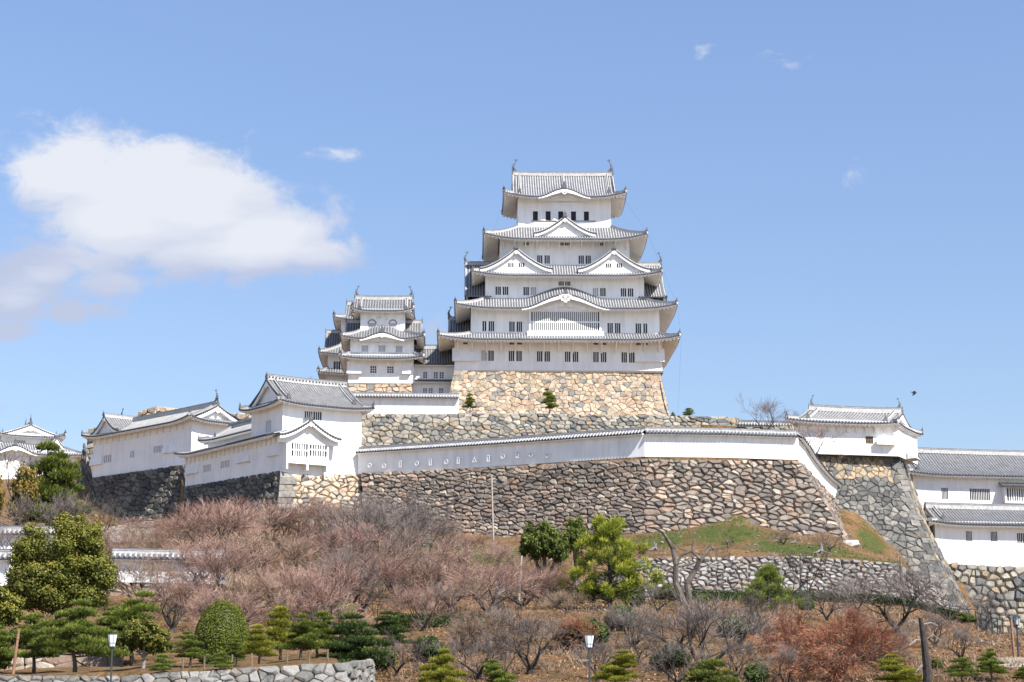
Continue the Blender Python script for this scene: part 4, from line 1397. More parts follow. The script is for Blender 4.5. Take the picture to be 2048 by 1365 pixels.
def build_keep():
    t = thing('castle_keep', 'huge white five-roofed castle keep standing highest on the hill', 'castle keep', (KX, KY, 0), KRZ)

    def lx(px, py, Y): return P(px, py, Y).x - KX

    def lz(py, Y): return G(py, Y)
    # tiers: eave rect px (at front eave depth), front depth, back depth, eave y px (photo), wall rect px, wall depth, top y px meets next wall
    E = [dict(px=(871, 1357), Y=(297.0, 327.0), ey=679.5), dict(px=(906, 1352), Y=(299.0, 325.0), ey=617), dict(px=(940, 1322), Y=(301.2, 323), ey=551.5),
         dict(px=(964, 1293), Y=(302.6, 321.4), ey=478.5), dict(px=(1005, 1251), Y=(304.6, 319.6), ey=394)]
    Wl = [dict(px=(906, 1321), Y=299.7), dict(px=(939, 1316), Y=301.4), dict(px=(968.5, 1286), Y=303.5), dict(px=(998, 1257), Y=305.1), dict(px=(1034.5, 1220.5), Y=306.9)]
    top = [667.5, 598, 531, 455]
    rc, wr, ze = [], [], []
    for e in E:
        rc.append((lx(e['px'][0], e['ey'], e['Y'][0]), lx(e['px'][1], e['ey'], e['Y'][0]), e['Y'][0] - KY, e['Y'][1] - KY))
        ze.append(lz(e['ey'], e['Y'][0]))
    for w, e in zip(Wl, E):
        dd = w['Y'] - KY
        wr.append((lx(w['px'][0], e['ey'], w['Y']), lx(w['px'][1], e['ey'], w['Y']), dd, -dd))
    zt = [lz(top[i], Wl[i + 1]['Y']) for i in range(4)]
    z0 = lz(742, 299.7)
    wb = [z0, zt[0] - .8, zt[1] - .8, zt[2] - .8, zt[3] - .8]

    def wh(i, t_in):                      # height of roof i at distance t_in from its eave
        if i == 4: return ze[4]
        T = wr[i + 1][2] - rc[i][2]
        return ze[i] + (zt[i] - ze[i]) * curve_h(t_in / T)
    # openings, in photo px: (tier, centre px, half width px, y0, y1, bars, dim)
    def c2(x): return 850 + x * .26855

    def c2y(y): return 540 + y * .26855

    def c1y(y): return 300 + y * .26855
    ops = []
    for a, dim in ((428, 1), (480, 0), (632, 0), (688, 0), (842, 0), (898, 0), (1050, 0), (1109, 0), (1261, 0), (1318, 0), (1472, 0), (1528, 0)):
        ops.append((0, c2(a), 5.4, c2y(603 + (a - 428) * .009), c2y(680 + (a - 428) * .009), 2, dim, 0))
    for a, n in ((432, 1), (484, 2), (637, 2), (692, 2), (1369, 2), (1425, 2), (1579, 2), (1631, 1)):
        ops.append((1, c2(a), 5.4 if n == 2 else 3.8, c2y(384 + (a - 432) * .011), c2y(460 + (a - 432) * .011), n, 0, 0))
    for a, dim in ((537, 0), (591, 0), (745, 0), (799, 1), (1262, 1), (1317, 0), (1471, 0), (1523, 0)):
        ops.append((2, c2(a), 5.4, c2y(127 + (a - 537) * .009), c2y(189 + (a - 537) * .009), 2, dim, 0))
    for a in (1006, 1055):
        ops.append((2, c2(a), 5.2, c2y(86), c2y(118), 3, 0, 0))
    for a in (848, 903, 1157, 1209):
        ops.append((3, c2(a), 5.2, c1y(786), c1y(848), 2, 0, 0))
    for a in (951, 1007):
        ops.append((3, c2(a), 4.5, c1y(749), c1y(768), 0, 0, 1))
    for a in (747, 1007, 1054, 1316):
        ops.append((3, c2(a), 5, c1y(690), c1y(712), 2, 0, 0))
    for a in (817, 912, 1006, 1101, 1197):
        ops.append((4, c2(a), 5.0, c1y(458), c1y(526), 0, 0, 0))
    holes = [[] for _ in range(5)]
    info = [[] for _ in range(5)]
    for (i, cx, hw, ya, yb, nb, dim, hb) in ops:
        Y = Wl[i]['Y']
        u0, u1 = lx(cx - hw, ya, Y) - wr[i][0], lx(cx + hw, ya, Y) - wr[i][0]
        za, zb = lz(yb, Y), lz(ya, Y)
        holes[i].append((u0, u1, za, zb))
        info[i].append((u0, u1, za, zb, nb, dim, hb))
    for i in range(5):
        x0, x1, y0, y1 = wr[i]
        T_in = wr[i][2] - rc[i][2]
        ztop = wh(i, T_in) - .02 if i < 4 else ze[4] + .9
        side_h = []
        D = y1 - y0
        for k in range(3 if i < 3 else 2):
            cc = D * (k + 1) / (4 if i < 3 else 3)
            zz = (wb[i] + ztop) / 2
            side_h.append((cc - .5, cc + .5, zz - .2, zz + 1.1 if i else zz + 1.3))
        if i == 4: side_h = [(D / 2 - 1, D / 2 + 1, zt[3] + 1.2, zt[3] + 3)]
        w = wall_box(t, x0, x1, y0, y1, wb[i], ztop, front=holes[i], left=side_h, right=side_h)
        for (u0, u1, za, zb, nb, dim, hb) in info[i]:
            grille(t, (x0, y0), (1, 0), u0, u1, za, zb, nb, hb, dim)
        for h in side_h:
            grille(t, (x1, y0), (0, 1), *h, 2)
            grille(t, (x0, y1), (0, -1), *h, 2)
    # shutters and sill of the top storey
    x0, y0 = wr[4][0], wr[4][2]
    for (u0, u1, za, zb, *_r) in info[4]:
        mb = MB()
        mb.bx(x0 + u1 + .02, x0 + u1 + .86, y0 - .06, y0 - .003, za - .02, zb + .02)
        mb.build('shutter', M['plaster'], t)
    mb = MB()
    u0, u1 = info[4][0][0] - .2, info[4][4][1] + 1.1
    mb.bx(x0 + u0, x0 + u1, y0 - .10, y0 - .003, info[4][0][2] - .16, info[4][0][2] - .06)
    mb.build('window_sill', M['wood'], t)
    # roofs
    bc = lx(1127.5, 600, 299)
    skirt(t, rc[0], wr[1], ze[0], zt[0], lift=.75, ov=wr[0][2] - rc[0][2], rsize=.2)
    skirt(t, rc[1], wr[2], ze[1], zt[1], lift=.8, ov=wr[1][2] - rc[1][2], rsize=.2, bump=(bc, 6.7, 2.15, 40))
    skirt(t, rc[2], wr[3], ze[2], zt[2], lift=.75, ov=wr[2][2] - rc[2][2], rsize=.2)
    skirt(t, rc[3], wr[4], ze[3], zt[3], lift=1.0, ov=wr[3][2] - rc[3][2], rsize=.2)
    zr = lz(352, 312)
    bc5 = lx(1127, 380, 304.6)
    gin = lx(1031, 360, 312) - rc[4][0]
    irimoya(t, rc[4], gin, ze[4], zr, lift=.9, ov=wr[4][2] - rc[4][2], rsize=.2, bump=(bc5, 4.1, 1.35, 4.6), midridge=bc5, pitch=.40)
    # twin gables of the third roof, single gable of the fourth
    for cx, nx in ((1030, 0), (1227, 1)):
        dpx = 1030 if nx == 0 else 1226
        Yd = 302.0
        g = dormer(t, (lx(dpx, 540, Yd), Yd - KY, lz(541.5, Yd)), (0, 1), 5.7, lz(499, Yd) - lz(541.5, Yd), 4.2, board=.36)
        for dx in (-.85, .85):
            grille(g, (lx(dpx, 540, Yd) + dx - .42, Yd - KY + .40), (1, 0), 0, .84, lz(534, Yd), lz(525.5, Yd), 2, depth=.05, bw=.1)
    Yd = 303.6
    g = dormer(t, (lx(1128, 470, Yd), Yd - KY, lz(470, Yd)), (0, 1), 4.9, lz(435, Yd) - lz(470, Yd), 4.4, board=.34)
    for dx in (-.75, .75):
        grille(g, (lx(1128, 470, Yd) + dx - .42, Yd - KY + .40), (1, 0), 0, .84, lz(465, Yd), lz(459.5, Yd), 3, dim=True, depth=.1, bw=.1)
    # great side gables over the second roof, ridge running across the building
    zb_, zt_ = lz(601, 303), lz(530, 312)
    for sgn in (-1, 1):
        ex = lx(931 if sgn < 0 else 1321.5, 525, 312)
        inner = wr[2][0] if sgn < 0 else wr[2][1]
        dormer(t, (ex, .2, zb_), (-sgn, 0), 9.3, zt_ - zb_, abs(ex - inner) + 1.0, board=.6, end_fish=True, orn=.9)
    # west gable over the first roof
    ex = lx(896, 640, 306)
    dormer(t, (ex, -1.0, lz(668, 302)), (1, 0), 7.0, lz(641, 311) - lz(668, 302), abs(ex - wr[1][0]) + 1, board=.5, end_fish=True, orn=.9)
    # lattice bay of the second storey
    Yb = 300.6
    xa, xb = lx(1055, 640, Yb), lx(1200, 640, Yb)
    yb = Yb - KY
    ya, za_ = wr[1][2], lz(673, Yb)
    zl0, zl1, zl2, zl3 = lz(661.5, Yb), lz(645.5, Yb), lz(643, Yb), lz(622, Yb)
    nbar = 33
    W = xb - xa
    m = .35
    hol = [(m, W - m, zl0, zl1), (m, W - m, zl2, zl3)]
    wall_box(t, xa, xb, yb, ya + .2, za_, lz(617, Yb), front=hol, name='bay_wall')
    for k, h in enumerate(hol):
        grille(t, (xa, yb), (1, 0), *h, nbar, bw=.155)
    mb = MB()
    mb.face([(xa - .3, yb - .25, za_), (xb + .3, yb - .25, za_), (xb + .3, yb - .02, zl0 - .1), (xa - .3, yb - .02, zl0 - .1)])
    for x in (xa - .3, xb + .3):
        mb.face([(x, yb - .25, za_), (x, yb + .8, za_), (x, yb + .8, zl0 - .1), (x, yb - .02, zl0 - .1)])
    mb.face([(xa - .3, yb - .02, zl0 - .1), (xb + .3, yb - .02, zl0 - .1), (xb + .3, yb + .8, zl0 - .1), (xa - .3, yb + .8, zl0 - .1)])
    mb.build('bay_apron', M['plaster'], t)
    # corner stone-drop boxes and struts of the first storey
    mb = MB()
    x0, x1, y0, y1 = wr[0]
    for xa, xb in ((x0 - .35, lx(954, 720, 299.7)), (lx(1267, 724, 299.7), x1 + .35)):
        z1, z0b = lz(697, 299.7), lz(724, 299.7)
        mb.face([(xa, y0 - .02, z1), (xb, y0 - .02, z1), (xb, y0 - .62, z0b), (xa, y0 - .62, z0b)])
        mb.face([(xa, y0 - .62, z0b), (xb, y0 - .62, z0b), (xb, y0 + .1, z0b), (xa, y0 + .1, z0b)])
        for x in (xa, xb):
            mb.face([(x, y0 + .1, z1), (x, y0 - .02, z1), (x, y0 - .62, z0b), (x, y0 + .1, z0b)])
    mb.pieces('stone_drop_box', M['plaster'], t, 4)
    mb = MB()
    n = 15
    for i, (wi, nn, ln) in enumerate(((0, 15, 1.5), (3, 12, 1.0))):
        xx0, xx1, yy0, _ = wr[wi]
        T_in = wr[wi][2] - rc[wi][2]
        for k in range(nn):
            x = xx0 + .5 + (xx1 - xx0 - 1.0) * k / (nn - 1)
            zt1 = ze[wi] - .1
            mb.box((x, yy0 - .12, zt1 - ln / 2), Vector((.12, 0, 0)), Vector((0, .12, 0)), Z * (ln / 2))
            p0, p1 = Vector((x, yy0 - .15, zt1 - ln)), Vector((x, yy0 - T_in * .55, zt1 + .05))
            mb.box((p0 + p1) / 2, (p1 - p0) / 2, Vector((.1, 0, 0)), Vector((0, .06, .1)))
    mb.pieces('eave_strut', M['rafter'], t, 12)
    mb = MB()
    x0, x1, y0, y1 = wr[0]
    mb.bx(x0 - .12, x1 + .12, y0 - .12, y1 + .12, z0 - .32, z0 - .002)
    mb.build('sill_shade_course', M['wood'], t)  # dark timber course put in for the thin shade line at the wall foot
    # vent slots under the first eaves
    mb = MB()
    for a in (288, 634, 692, 1261, 1320, 1577, 1631):
        xm = lx(c2(a), 688, 299.7)
        mb.bx(xm - .36, xm + .36, y0 - .03, y0 - .004, lz(c2y(558), 299.7), lz(c2y(543), 299.7))
    mb.pieces('vent_slot', M['wood'], t, 6)
    # lightning cables
    mb = MB()
    pts = [(rc[4][1] - .3, rc[4][2] + .5, ze[4] - .2), (rc[3][1] + .1, rc[3][2], ze[3] + .8), (rc[1][1] + .1, rc[1][2] + .3, ze[1] + .3), (rc[0][1] + .2, rc[0][2] + .4, ze[0] + .2), (rc[0][1] - .6, rc[0][2] - .5, z0 - 7)]
    mb.chain([Vector(p) for p in pts], [.012] * 5, 4, caps=False)
    mb.build('cable', M['steel'], t)
    mb = MB()
    pts = [(rc[4][0] + .2, rc[4][2] + .5, ze[4] - .2), (rc[3][0] + 1.5, rc[3][2], ze[3] + .8), (rc[2][0] + .4, rc[2][2], ze[2] + .8)]
    mb.chain([Vector(p) for p in pts], [.012] * 3, 4, caps=False)
    mb.build('cable', M['steel'], t)


build_keep()


# ---------------------------------------------------------------- small keep and corridor west of the great keep
def build_small_keep():
    Y0 = 300.0
    X0, KYs = P(760, 767, Y0).x, 307.0
    t = thing('small_keep', 'small three-storey white keep with arched windows left of the great keep', 'small keep', (X0, KYs, 0), R(2))

    def lx(px, py, Y): return P(px, py, Y).x - X0

    def cx(x): return 600 + x * .2198

    def cy(y): return 560 + y * .2198
    ze = [G(cy(715), 299), G(cy(538), 300), G(cy(283), 301.3)]
    rc = [(lx(676, 709, 299), lx(844, 709, 299), 299 - KYs, 315 - KYs), (lx(678, 668, 300), lx(846, 668, 300), 300 - KYs, 314 - KYs), (lx(701, 615, 301.3), lx(825, 615, 301.3), 301.3 - KYs, 312.7 - KYs)]
    wr = [(lx(694, 740, 300.6), lx(824, 740, 300.6), 300.6 - KYs, 313.4 - KYs), (lx(698, 690, 301.4), lx(825, 690, 301.4), 301.4 - KYs, 312.6 - KYs), (lx(719, 640, 302.6), lx(808, 640, 302.6), 302.6 - KYs, 311.4 - KYs)]
    zt = [G(cy(668), 301.4), G(cy(468), 302.6)]
    zb = G(767, 300.6)

    def hole(i, xa, xb, ya, yb, Y):
        return (lx(cx(xa), cy(ya), Y) - wr[i][0], lx(cx(xb), cy(ya), Y) - wr[i][0], G(cy(yb), Y), G(cy(ya), Y))
    H = [[(hole(0, 628, 682, 785, 848, 300.6), 2, 2, 0), (hole(0, 781, 838, 788, 848, 300.6), 2, 2, 0)],
         [(hole(1, 550, 608, 597, 655, 301.4), 4, 0, 1), (hole(1, 704, 764, 597, 655, 301.4), 4, 0, 1), (hole(1, 861, 920, 600, 660, 301.4), 4, 0, 1)],
         [(hole(2, 614, 680, 395, 448, 302.6), 5, 0, 1), (hole(2, 804, 868, 395, 450, 302.6), 5, 0, 1), (hole(2, 690, 733, 330, 354, 302.6), 0, 2, 1)]]
    ws = [(zb, ze[0] + .9), (zt[0] - .6, ze[1] + .7), (zt[1] - .6, ze[2] + .6)]
    for i in range(3):
        wall_box(t, *wr[i], ws[i][0], ws[i][1], front=[h[0] for h in H[i]])
        for (h, nb, hb, dim) in H[i]:
            grille(t, (wr[i][0], wr[i][2]), (1, 0), *h, nb, hb, dim)
    # bell-shaped window hoods
    for h in H[2][:2]:
        mb = MB()
        cxx, w, z1 = wr[2][0] + (h[0][0] + h[0][1]) / 2, (h[0][1] - h[0][0]) / 2, h[0][3]
        n = 12
        for k in range(n):
            a0, a1 = math.pi * k / n, math.pi * (k + 1) / n
            r0, r1 = w * 1.0, w * 1.2
            y = wr[2][2] - .06
            q = [(cxx - r0 * math.cos(a0), y, z1 - .1 + .55 * math.sin(a0)), (cxx - r1 * math.cos(a0), y, z1 - .1 + 0.70 * math.sin(a0)), (cxx - r1 * math.cos(a1), y, z1 - .1 + 0.70 * math.sin(a1)), (cxx - r0 * math.cos(a1), y, z1 - .1 + .55 * math.sin(a1))]
            mb.face(q)
            mb.face([q[1], q[2], (q[2][0], y + .06, q[2][2]), (q[1][0], y + .06, q[1][2])])
        mb.build('window_hood', M['wood'], t)
    skirt(t, rc[0], wr[1], ze[0], zt[0], lift=.45, ov=1.5, tiles=TILES_OLD, raft=.9)
    skirt(t, rc[1], wr[2], ze[1], zt[1], lift=.6, ov=1.3, tiles=TILES_OLD, bump=(lx(761, 670, 300), 3.4, 1.0, 20), raft=.9)
    gin = lx(716, 600, 307) - rc[2][0]
    irimoya(t, rc[2], gin, ze[2], G(600, 307), lift=.6, ov=1.3, tiles=TILES_OLD, fs=.85, raft=.9)
    # east gable over the second roof
    dormer(t, (rc[1][1] - .6, 0, ze[1] + .3), (-1, 0), 4.2, 3.6, 3.2, board=.35, tiles=TILES_OLD, orn=.8)
    dormer(t, (rc[1][0] + .6, 0, ze[1] + .3), (1, 0), 4.2, 3.6, 3.2, board=.35, tiles=TILES_OLD, orn=.8)
    mb = MB()
    for xa, xb in ((412, 545), (915, 995)):
        A, B = lx(cx(xa), 750, 300.3), lx(cx(xb), 750, 300.3)
        z1, z0 = G(cy(740), 300.4), G(cy(855), 300.3)
        y = wr[0][2]
        mb.face([(A, y - .02, z1), (B, y - .02, z1), (B, y - .6, z0), (A, y - .6, z0)])
        mb.face([(A, y - .6, z0), (B, y - .6, z0), (B, y + .1, z0 - .02), (A, y + .1, z0 - .02)])
        for x in (A, B): mb.face([(x, y + .1, z1), (x, y - .02, z1), (x, y - .6, z0), (x, y + .1, z0)])
    mb.pieces('stone_drop_box', M['plaster'], t, 4)
    mb = MB()
    for i, n in ((0, 8), (1, 8), (2, 6)):
        for k in range(n):
            x = wr[i][0] + .3 + (wr[i][1] - wr[i][0] - .6) * k / (n - 1)
            z = ze[i] - .1
            mb.bx(x - .1, x + .1, wr[i][2] - .22, wr[i][2] - .01, z - 1.1, z)
    mb.pieces('eave_strut', M['rafter'], t, 6)


build_small_keep()


def build_rear_keep():
    KYs = 328.0
    X0 = P(722, 760, 321).x
    t = thing('rear_keep', 'second small keep half hidden behind the arched-window keep, with dark shaded roofs', 'small keep', (X0, KYs, 0), R(2))

    def lx(px, py, Y): return P(px, py, Y).x - X0
    Ys = [(318.5, 337.5), (320, 336), (321.5, 334.5)]
    rc = [(lx(632, 745, 318.5), lx(812, 745, 318.5), -9.5, 9.5), (lx(634, 703, 320), lx(808, 703, 320), -8, 8), (lx(664, 640, 321.5), lx(784, 640, 321.5), -6.5, 6.5)]
    ze = [G(748, 318.5), G(709, 320), G(640, 321.5)]
    wr = [(lx(648, 745, 320.5), lx(800, 745, 320.5), -7.5, 7.5), (lx(653, 715, 321.8), lx(790, 715, 321.8), -6.2, 6.2), (lx(680, 650, 323), lx(768, 650, 323), -5, 5)]
    zt = [G(738, 321.8), G(692, 323)]
    ws = [(G(800, 320.5), ze[0] + .8), (zt[0] - .6, ze[1] + .7), (zt[1] - .6, ze[2] + .6)]
    for i in range(3):
        hs = [(1.0, 2.1, ze[i] - 2.2, ze[i] - .9)] if i < 2 else []
        wall_box(t, *wr[i], ws[i][0], ws[i][1], front=hs)
        for h in hs: grille(t, (wr[i][0], wr[i][2]), (1, 0), *h, 3)
    skirt(t, rc[0], wr[1], ze[0], zt[0], lift=.4, ov=1.6, tiles=TILES_OLD, raft=.9)
    skirt(t, rc[1], wr[2], ze[1], zt[1], lift=.4, ov=1.5, tiles=TILES_OLD, raft=.9)
    irimoya(t, rc[2], 2.4, ze[2], G(611, 328), lift=.6, ov=1.4, tiles=TILES_OLD, fishes=False, raft=.9)
    dormer(t, (rc[1][0] + .8, -.5, ze[1] + .4), (1, 0), 5.2, G(668, 326) - ze[1], 4.2, board=.4, tiles=TILES_OLD, orn=.8)


build_rear_keep()


# ---------------------------------------------------------------- long halls and turrets
def face_px(px, root, rz, y_local=0.0):
    """local x on the front face of a rotated building where the photo column px crosses it"""
    # world = root + R(rz)*(lx, y_local); need x/y ratio
    k = (px - 1024) / F * 1.0085
    c, s = math.cos(rz), math.sin(rz)
    ox, oy = root.x - s * y_local, root.y + c * y_local
    # ox + c*l = k*(oy + s*l)
    return (k * oy - ox) / (c - k * s)


def hall(name, label, cat, root, rz, L, D, z0, z_eave, z_ridge, ov=1.3, gin=1.6, wins=(), wins_left=(), tiles=None, fishes=False, lift=.45, xf=None, style='irimoya', dots=0.0, group=None, flare=None, pitch=.40, raft=.6, board=.4, fs=1.0, rsize=.12, depth=.25, wall_mat=None, wins_right=(), corner=.8):
    t = thing(name, label, cat, (root.x, root.y, 0), rz, group)
    wall_box(t, 0, L, 0, D, z0, z_eave + .5, front=[w[:4] for w in wins], left=[(D - w[1], D - w[0], w[2], w[3]) for w in wins_left], right=[w[:4] for w in wins_right], xf=xf, depth=depth, mat=wall_mat)
    for w in wins:
        grille(t, (0, 0), (1, 0), *w[:4], *w[4:], xf=xf, depth=depth)
    for w in wins_left:
        grille(t, (0, D), (0, -1), D - w[1], D - w[0], w[2], w[3], *w[4:], xf=xf, depth=depth)
    for w in wins_right:
        grille(t, (L, 0), (0, 1), *w[:4], *w[4:], xf=xf, depth=depth)
    if style == 'irimoya':
        irimoya(t, (-ov, L + ov, -ov, D + ov), gin, z_eave, z_ridge, lift=lift, ov=ov, tiles=tiles, fishes=fishes, fs=fs, xf=xf, dots=dots, pitch=pitch, raft=raft, board=board, corner=corner, rsize=rsize)
    return t


# front turret at the corner of the hill
RZF = R(34)
root_f = P(563, 941, 228)


def build_front_turret():
    z0 = root_f.z
    L = face_px(723, root_f, RZF)
    D = 8.2
    ze = G(809, 228)
    zr = G(762, 232)

    def zz(py, px):
        l = face_px(px, root_f, RZF)
        return G(py, root_f.y + math.sin(RZF) * l)

    def u(px): return face_px(px, root_f, RZF)
    wins = [(u(609), u(625), zz(839, 617), zz(823, 617), 3), (u(626.5), u(643), zz(841, 635), zz(824, 635), 3)]
    t = hall('front_turret', 'sunlit white two-storey turret with gabled bay at the front corner of the hill', 'turret', Vector((root_f.x, root_f.y, 0)), RZF, L, D, z0, ze, zr, ov=1.15, gin=1.5, wins=wins, wins_left=[(3.0, 4.3, ze - 2.9, ze - 1.5, 3, 0, True)], tiles=TILES_OLD, lift=.4, dots=.42, board=.35, corner=.9, pitch=.36)
    # gabled bay with lattice window
    b0, b1 = u(566), u(650)
    yf = -1.0
    za, zb = zz(941, 600), zz(868, 600)
    hol = [(u(575) - b0, u(607) - b0, zz(901, 590), zz(888.5, 590)), (u(611) - b0, u(645) - b0, zz(901, 628), zz(888.5, 628)),
           (u(575) - b0, u(607) - b0, zz(915, 590), zz(903.5, 590)), (u(611) - b0, u(645) - b0, zz(915, 628), zz(903.5, 628))]
    hol = [(a + .1, b + .1, c, d) for a, b, c, d in hol]
    wall_box(t, b0, b1, yf, .3, zz(930, 600), zb + .2, front=hol, name='bay_wall')
    for h in hol: grille(t, (b0, yf), (1, 0), *h, 6, bw=.15)
    # bottom of the bay: two brackets
    mb = MB()
    for xx in (b0, (b0 + b1) / 2 - .1, b1 - .25):
        mb.bx(xx, xx + .25, yf, .02, za - .05, zz(930, 600) - .003)
    mb.pieces('bay_bracket', M['plaster'], t, 6)
    cxm = (b0 + b1) / 2
    dormer(t, (cxm, yf - .65, zz(880, 600)), (0, 1), (b1 - b0) / 2 + 1.25, zz(845, 610) - zz(880, 610), 1.7, board=.28, tiles=TILES_WHITE, field=.62, orn=.8, base=.6, pitch=.36)
    # drop box on the right end
    mb = MB()
    z1, z2 = zz(860, 720), zz(872, 720)
    mb.face([(L + .02, .6, z1), (L + .02, 2.2, z1), (L + .8, 2.2, z2), (L + .8, .6, z2)])
    mb.face([(L + .02, .6, z1), (L + .8, .6, z2), (L + .02, .6, z2)])
    mb.face([(L + .8, .6, z2), (L + .8, 2.2, z2), (L + .02, 2.2, z2), (L + .02, .6, z2)])
    mb.build('stone_drop_box', M['plaster'], t)


build_front_turret()


def build_wing():
    """two-tier wing running back from the front turret; local x along its long face from far (left) end to the turret"""
    far = P(370, 976, 250.3)
    near = P(563, 941, 228.0)
    d = near - far
    L = math.hypot(d.x, d.y)
    rz = math.atan2(d.y, d.x)
    root = Vector((far.x, far.y, 0))
    t = thing('long_turret_wing', 'long shaded two-tier white wing joining the front turret on its left', 'turret wing', root, rz)
    # local: x along, y into the building

    def u(px): return face_px(px, root, rz)

    def zz(py, px): return G(py, root.y + math.sin(rz) * u(px))
    zlow = min(far.z, near.z)
    z_e1 = (zz(914, 370) + zz(873, 555)) / 2
    D = 7.0

    def win(px, w, ya, yb, nb=4): return (u(px) - w / 2, u(px) + w / 2, zz(yb, px), zz(ya, px), nb, 0, True)
    w1 = [win(416, 2.2, 930, 944), win(452, 2.4, 922, 936), win(503, 1.1, 914, 926, 2), win(535, 1.6, 903, 919, 2)]
    w1 = [w for w in w1]
    wall_box(t, 0, L, 0, D, zlow - .6, z_e1 + .6, front=[w[:4] for w in w1])
    for w in w1: grille(t, (0, 0), (1, 0), *w)
    inn_y = 3.0
    z_t1 = z_e1 + 1.4
    z_b2 = z_t1 - .5
    z_e2 = (zz(886, 370) + zz(862, 505)) / 2 + .45
    w2 = [(3.8, 5.8, z_e2 - 1.75, z_e2 - .75, 4, 0, True), (11.5, 13.8, z_e2 - 2.0, z_e2 - .7, 4, 0, True)]
    wall_box(t, 0.1, L - 3.0, inn_y, inn_y + 6, z_b2, z_e2 + .5, front=[w[:4] for w in w2])
    for w in w2: grille(t, (.1, inn_y), (1, 0), *w)
    # lower pent roof: long front side and the far end
    mb, me, mh, mo = MB(), MB(), MB(), MB()
    ov = 1.15
    O, S, T = Vector((-ov, -ov, 0)), Vector((1, 0, 0)), Vector((0, 1, 0))
    LL = L + ov + .2
    Td = inn_y + ov

    def zf(s, tt): return z_e1 + (z_t1 - z_e1) * curve_h(max(0, tt) / Td) + .55 * max(0, 1 - s / 6) ** 2 * max(0, 1 - tt / Td)
    panel(mb, O, S, T, LL, lambda s: min(Td, s), zf, .38)
    eave(me, O, S, T, LL, zf, ov, kL=1, kR=0)
    O2, S2, T2 = Vector((-ov, D + ov, 0)), Vector((0, -1, 0)), Vector((1, 0, 0))
    L2 = D + 2 * ov

    def zf2(s, tt): return z_e1 + (z_t1 - z_e1) * curve_h(max(0, tt) / Td) + .55 * max(0, 1 - (L2 - s) / 6) ** 2 * max(0, 1 - tt / Td)
    panel(mb, O2, S2, T2, L2, lambda s: min(ov, s, L2 - s), zf2, .38)
    eave(me, O2, S2, T2, L2, zf2, ov)
    r = mb.build('lower_roof', TILES_OLD, t)
    me.build('eaves', EAVE, r)
    irimoya(t, (-.9, L - 2.6, inn_y - 1.0, inn_y + 7.0), 1.6, z_e2, zz(843, 480) + 1.3, lift=.4, ov=1.0, tiles=TILES_OLD, fishes=False, board=.3, corner=.7, dots=.42, name='upper_roof', pitch=.36)
    mb = MB()
    for px, w in ((389, 3.6), (489, 3.4), (549, 2.6)):
        A, B = u(px) - w / 2, u(px) + w / 2
        if B > L - .1: B = L - .1
        z1, z0 = z_e1 - .9, z_e1 - 2.4
        mb.face([(A, -.02, z1), (B, -.02, z1), (B, -.4, z0), (A, -.4, z0)])
        mb.face([(A, -.4, z0), (B, -.4, z0), (B, .05, z0 - .02), (A, .05, z0 - .02)])
        for x in (A, B): mb.face([(x, .05, z1), (x, -.02, z1), (x, -.4, z0), (x, .05, z0)])
    mb.pieces('stone_drop_box', M['plaster'], t, 4)
    mb = MB()
    for k in range(22):
        x = .3 + (L - .6) * k / 21
        mb.bx(x - .09, x + .09, -.2, -.01, z_e1 - 1.0, z_e1 - .1)
    mb.pieces('eave_strut', M['rafter'], t, 6)


build_wing()


def build_long_turret():
    far = P(184, 957, 281)
    near = P(369, 930, 263.2)
    d = near - far
    L = math.hypot(d.x, d.y) + 1.5
    rz = math.atan2(d.y, d.x)
    root = Vector((far.x, far.y, 0))

    def u(px): return face_px(px, root, rz)

    def zz(py, px): return G(py, root.y + math.sin(rz) * u(px))
    z0 = min(far.z, near.z) - .3
    ze = (zz(879, 190) + zz(845, 365)) / 2
    zr = ze + 2.5

    def win(px, w, ya, yb, nb=4): return (u(px) - w / 2, u(px) + w / 2, zz(yb, px), zz(ya, px), nb, 0, True)
    wins = [win(215, 2.6, 911, 926), win(266, 1.1, 902, 916, 2), win(313, 1.2, 893, 906, 2), win(323, 1.2, 892, 905, 2)]
    t = hall('long_turret', 'long shaded single-storey white turret at the left with fish ornaments on its roof', 'turret', root, rz, L, 8.5, z0, ze, zr, ov=1.3, gin=2.0, wins=wins, tiles=TILES_OLD, fishes=True, fs=.9, board=.4, pitch=.38, lift=.6)
    g = dormer(t, (u(215), -.6, ze + .35), (0, 1), 3.6, 2.5, 5.0, board=.35, tiles=TILES_OLD, orn=.8)
    mb = MB()
    for px in (197, 342):
        A, B = u(px) - 1.6, u(px) + 1.6
        z1, z0_ = ze - 2.2, ze - 3.9
        mb.face([(A, -.02, z1), (B, -.02, z1), (B, -.42, z0_), (A, -.42, z0_)])
        mb.face([(A, -.42, z0_), (B, -.42, z0_), (B, .05, z0_ - .02), (A, .05, z0_ - .02)])
        for x in (A, B): mb.face([(x, .05, z1), (x, -.02, z1), (x, -.42, z0_), (x, .05, z0_)])
    mb.pieces('stone_drop_box', M['plaster'], t, 4)
    mb = MB()
    for k in range(16):
        x = .4 + (L - .8) * k / 15
        mb.bx(x - .1, x + .1, -.22, -.01, ze - 1.0, ze - .1)
    mb.pieces('eave_strut', M['rafter'], t, 6)


build_long_turret()


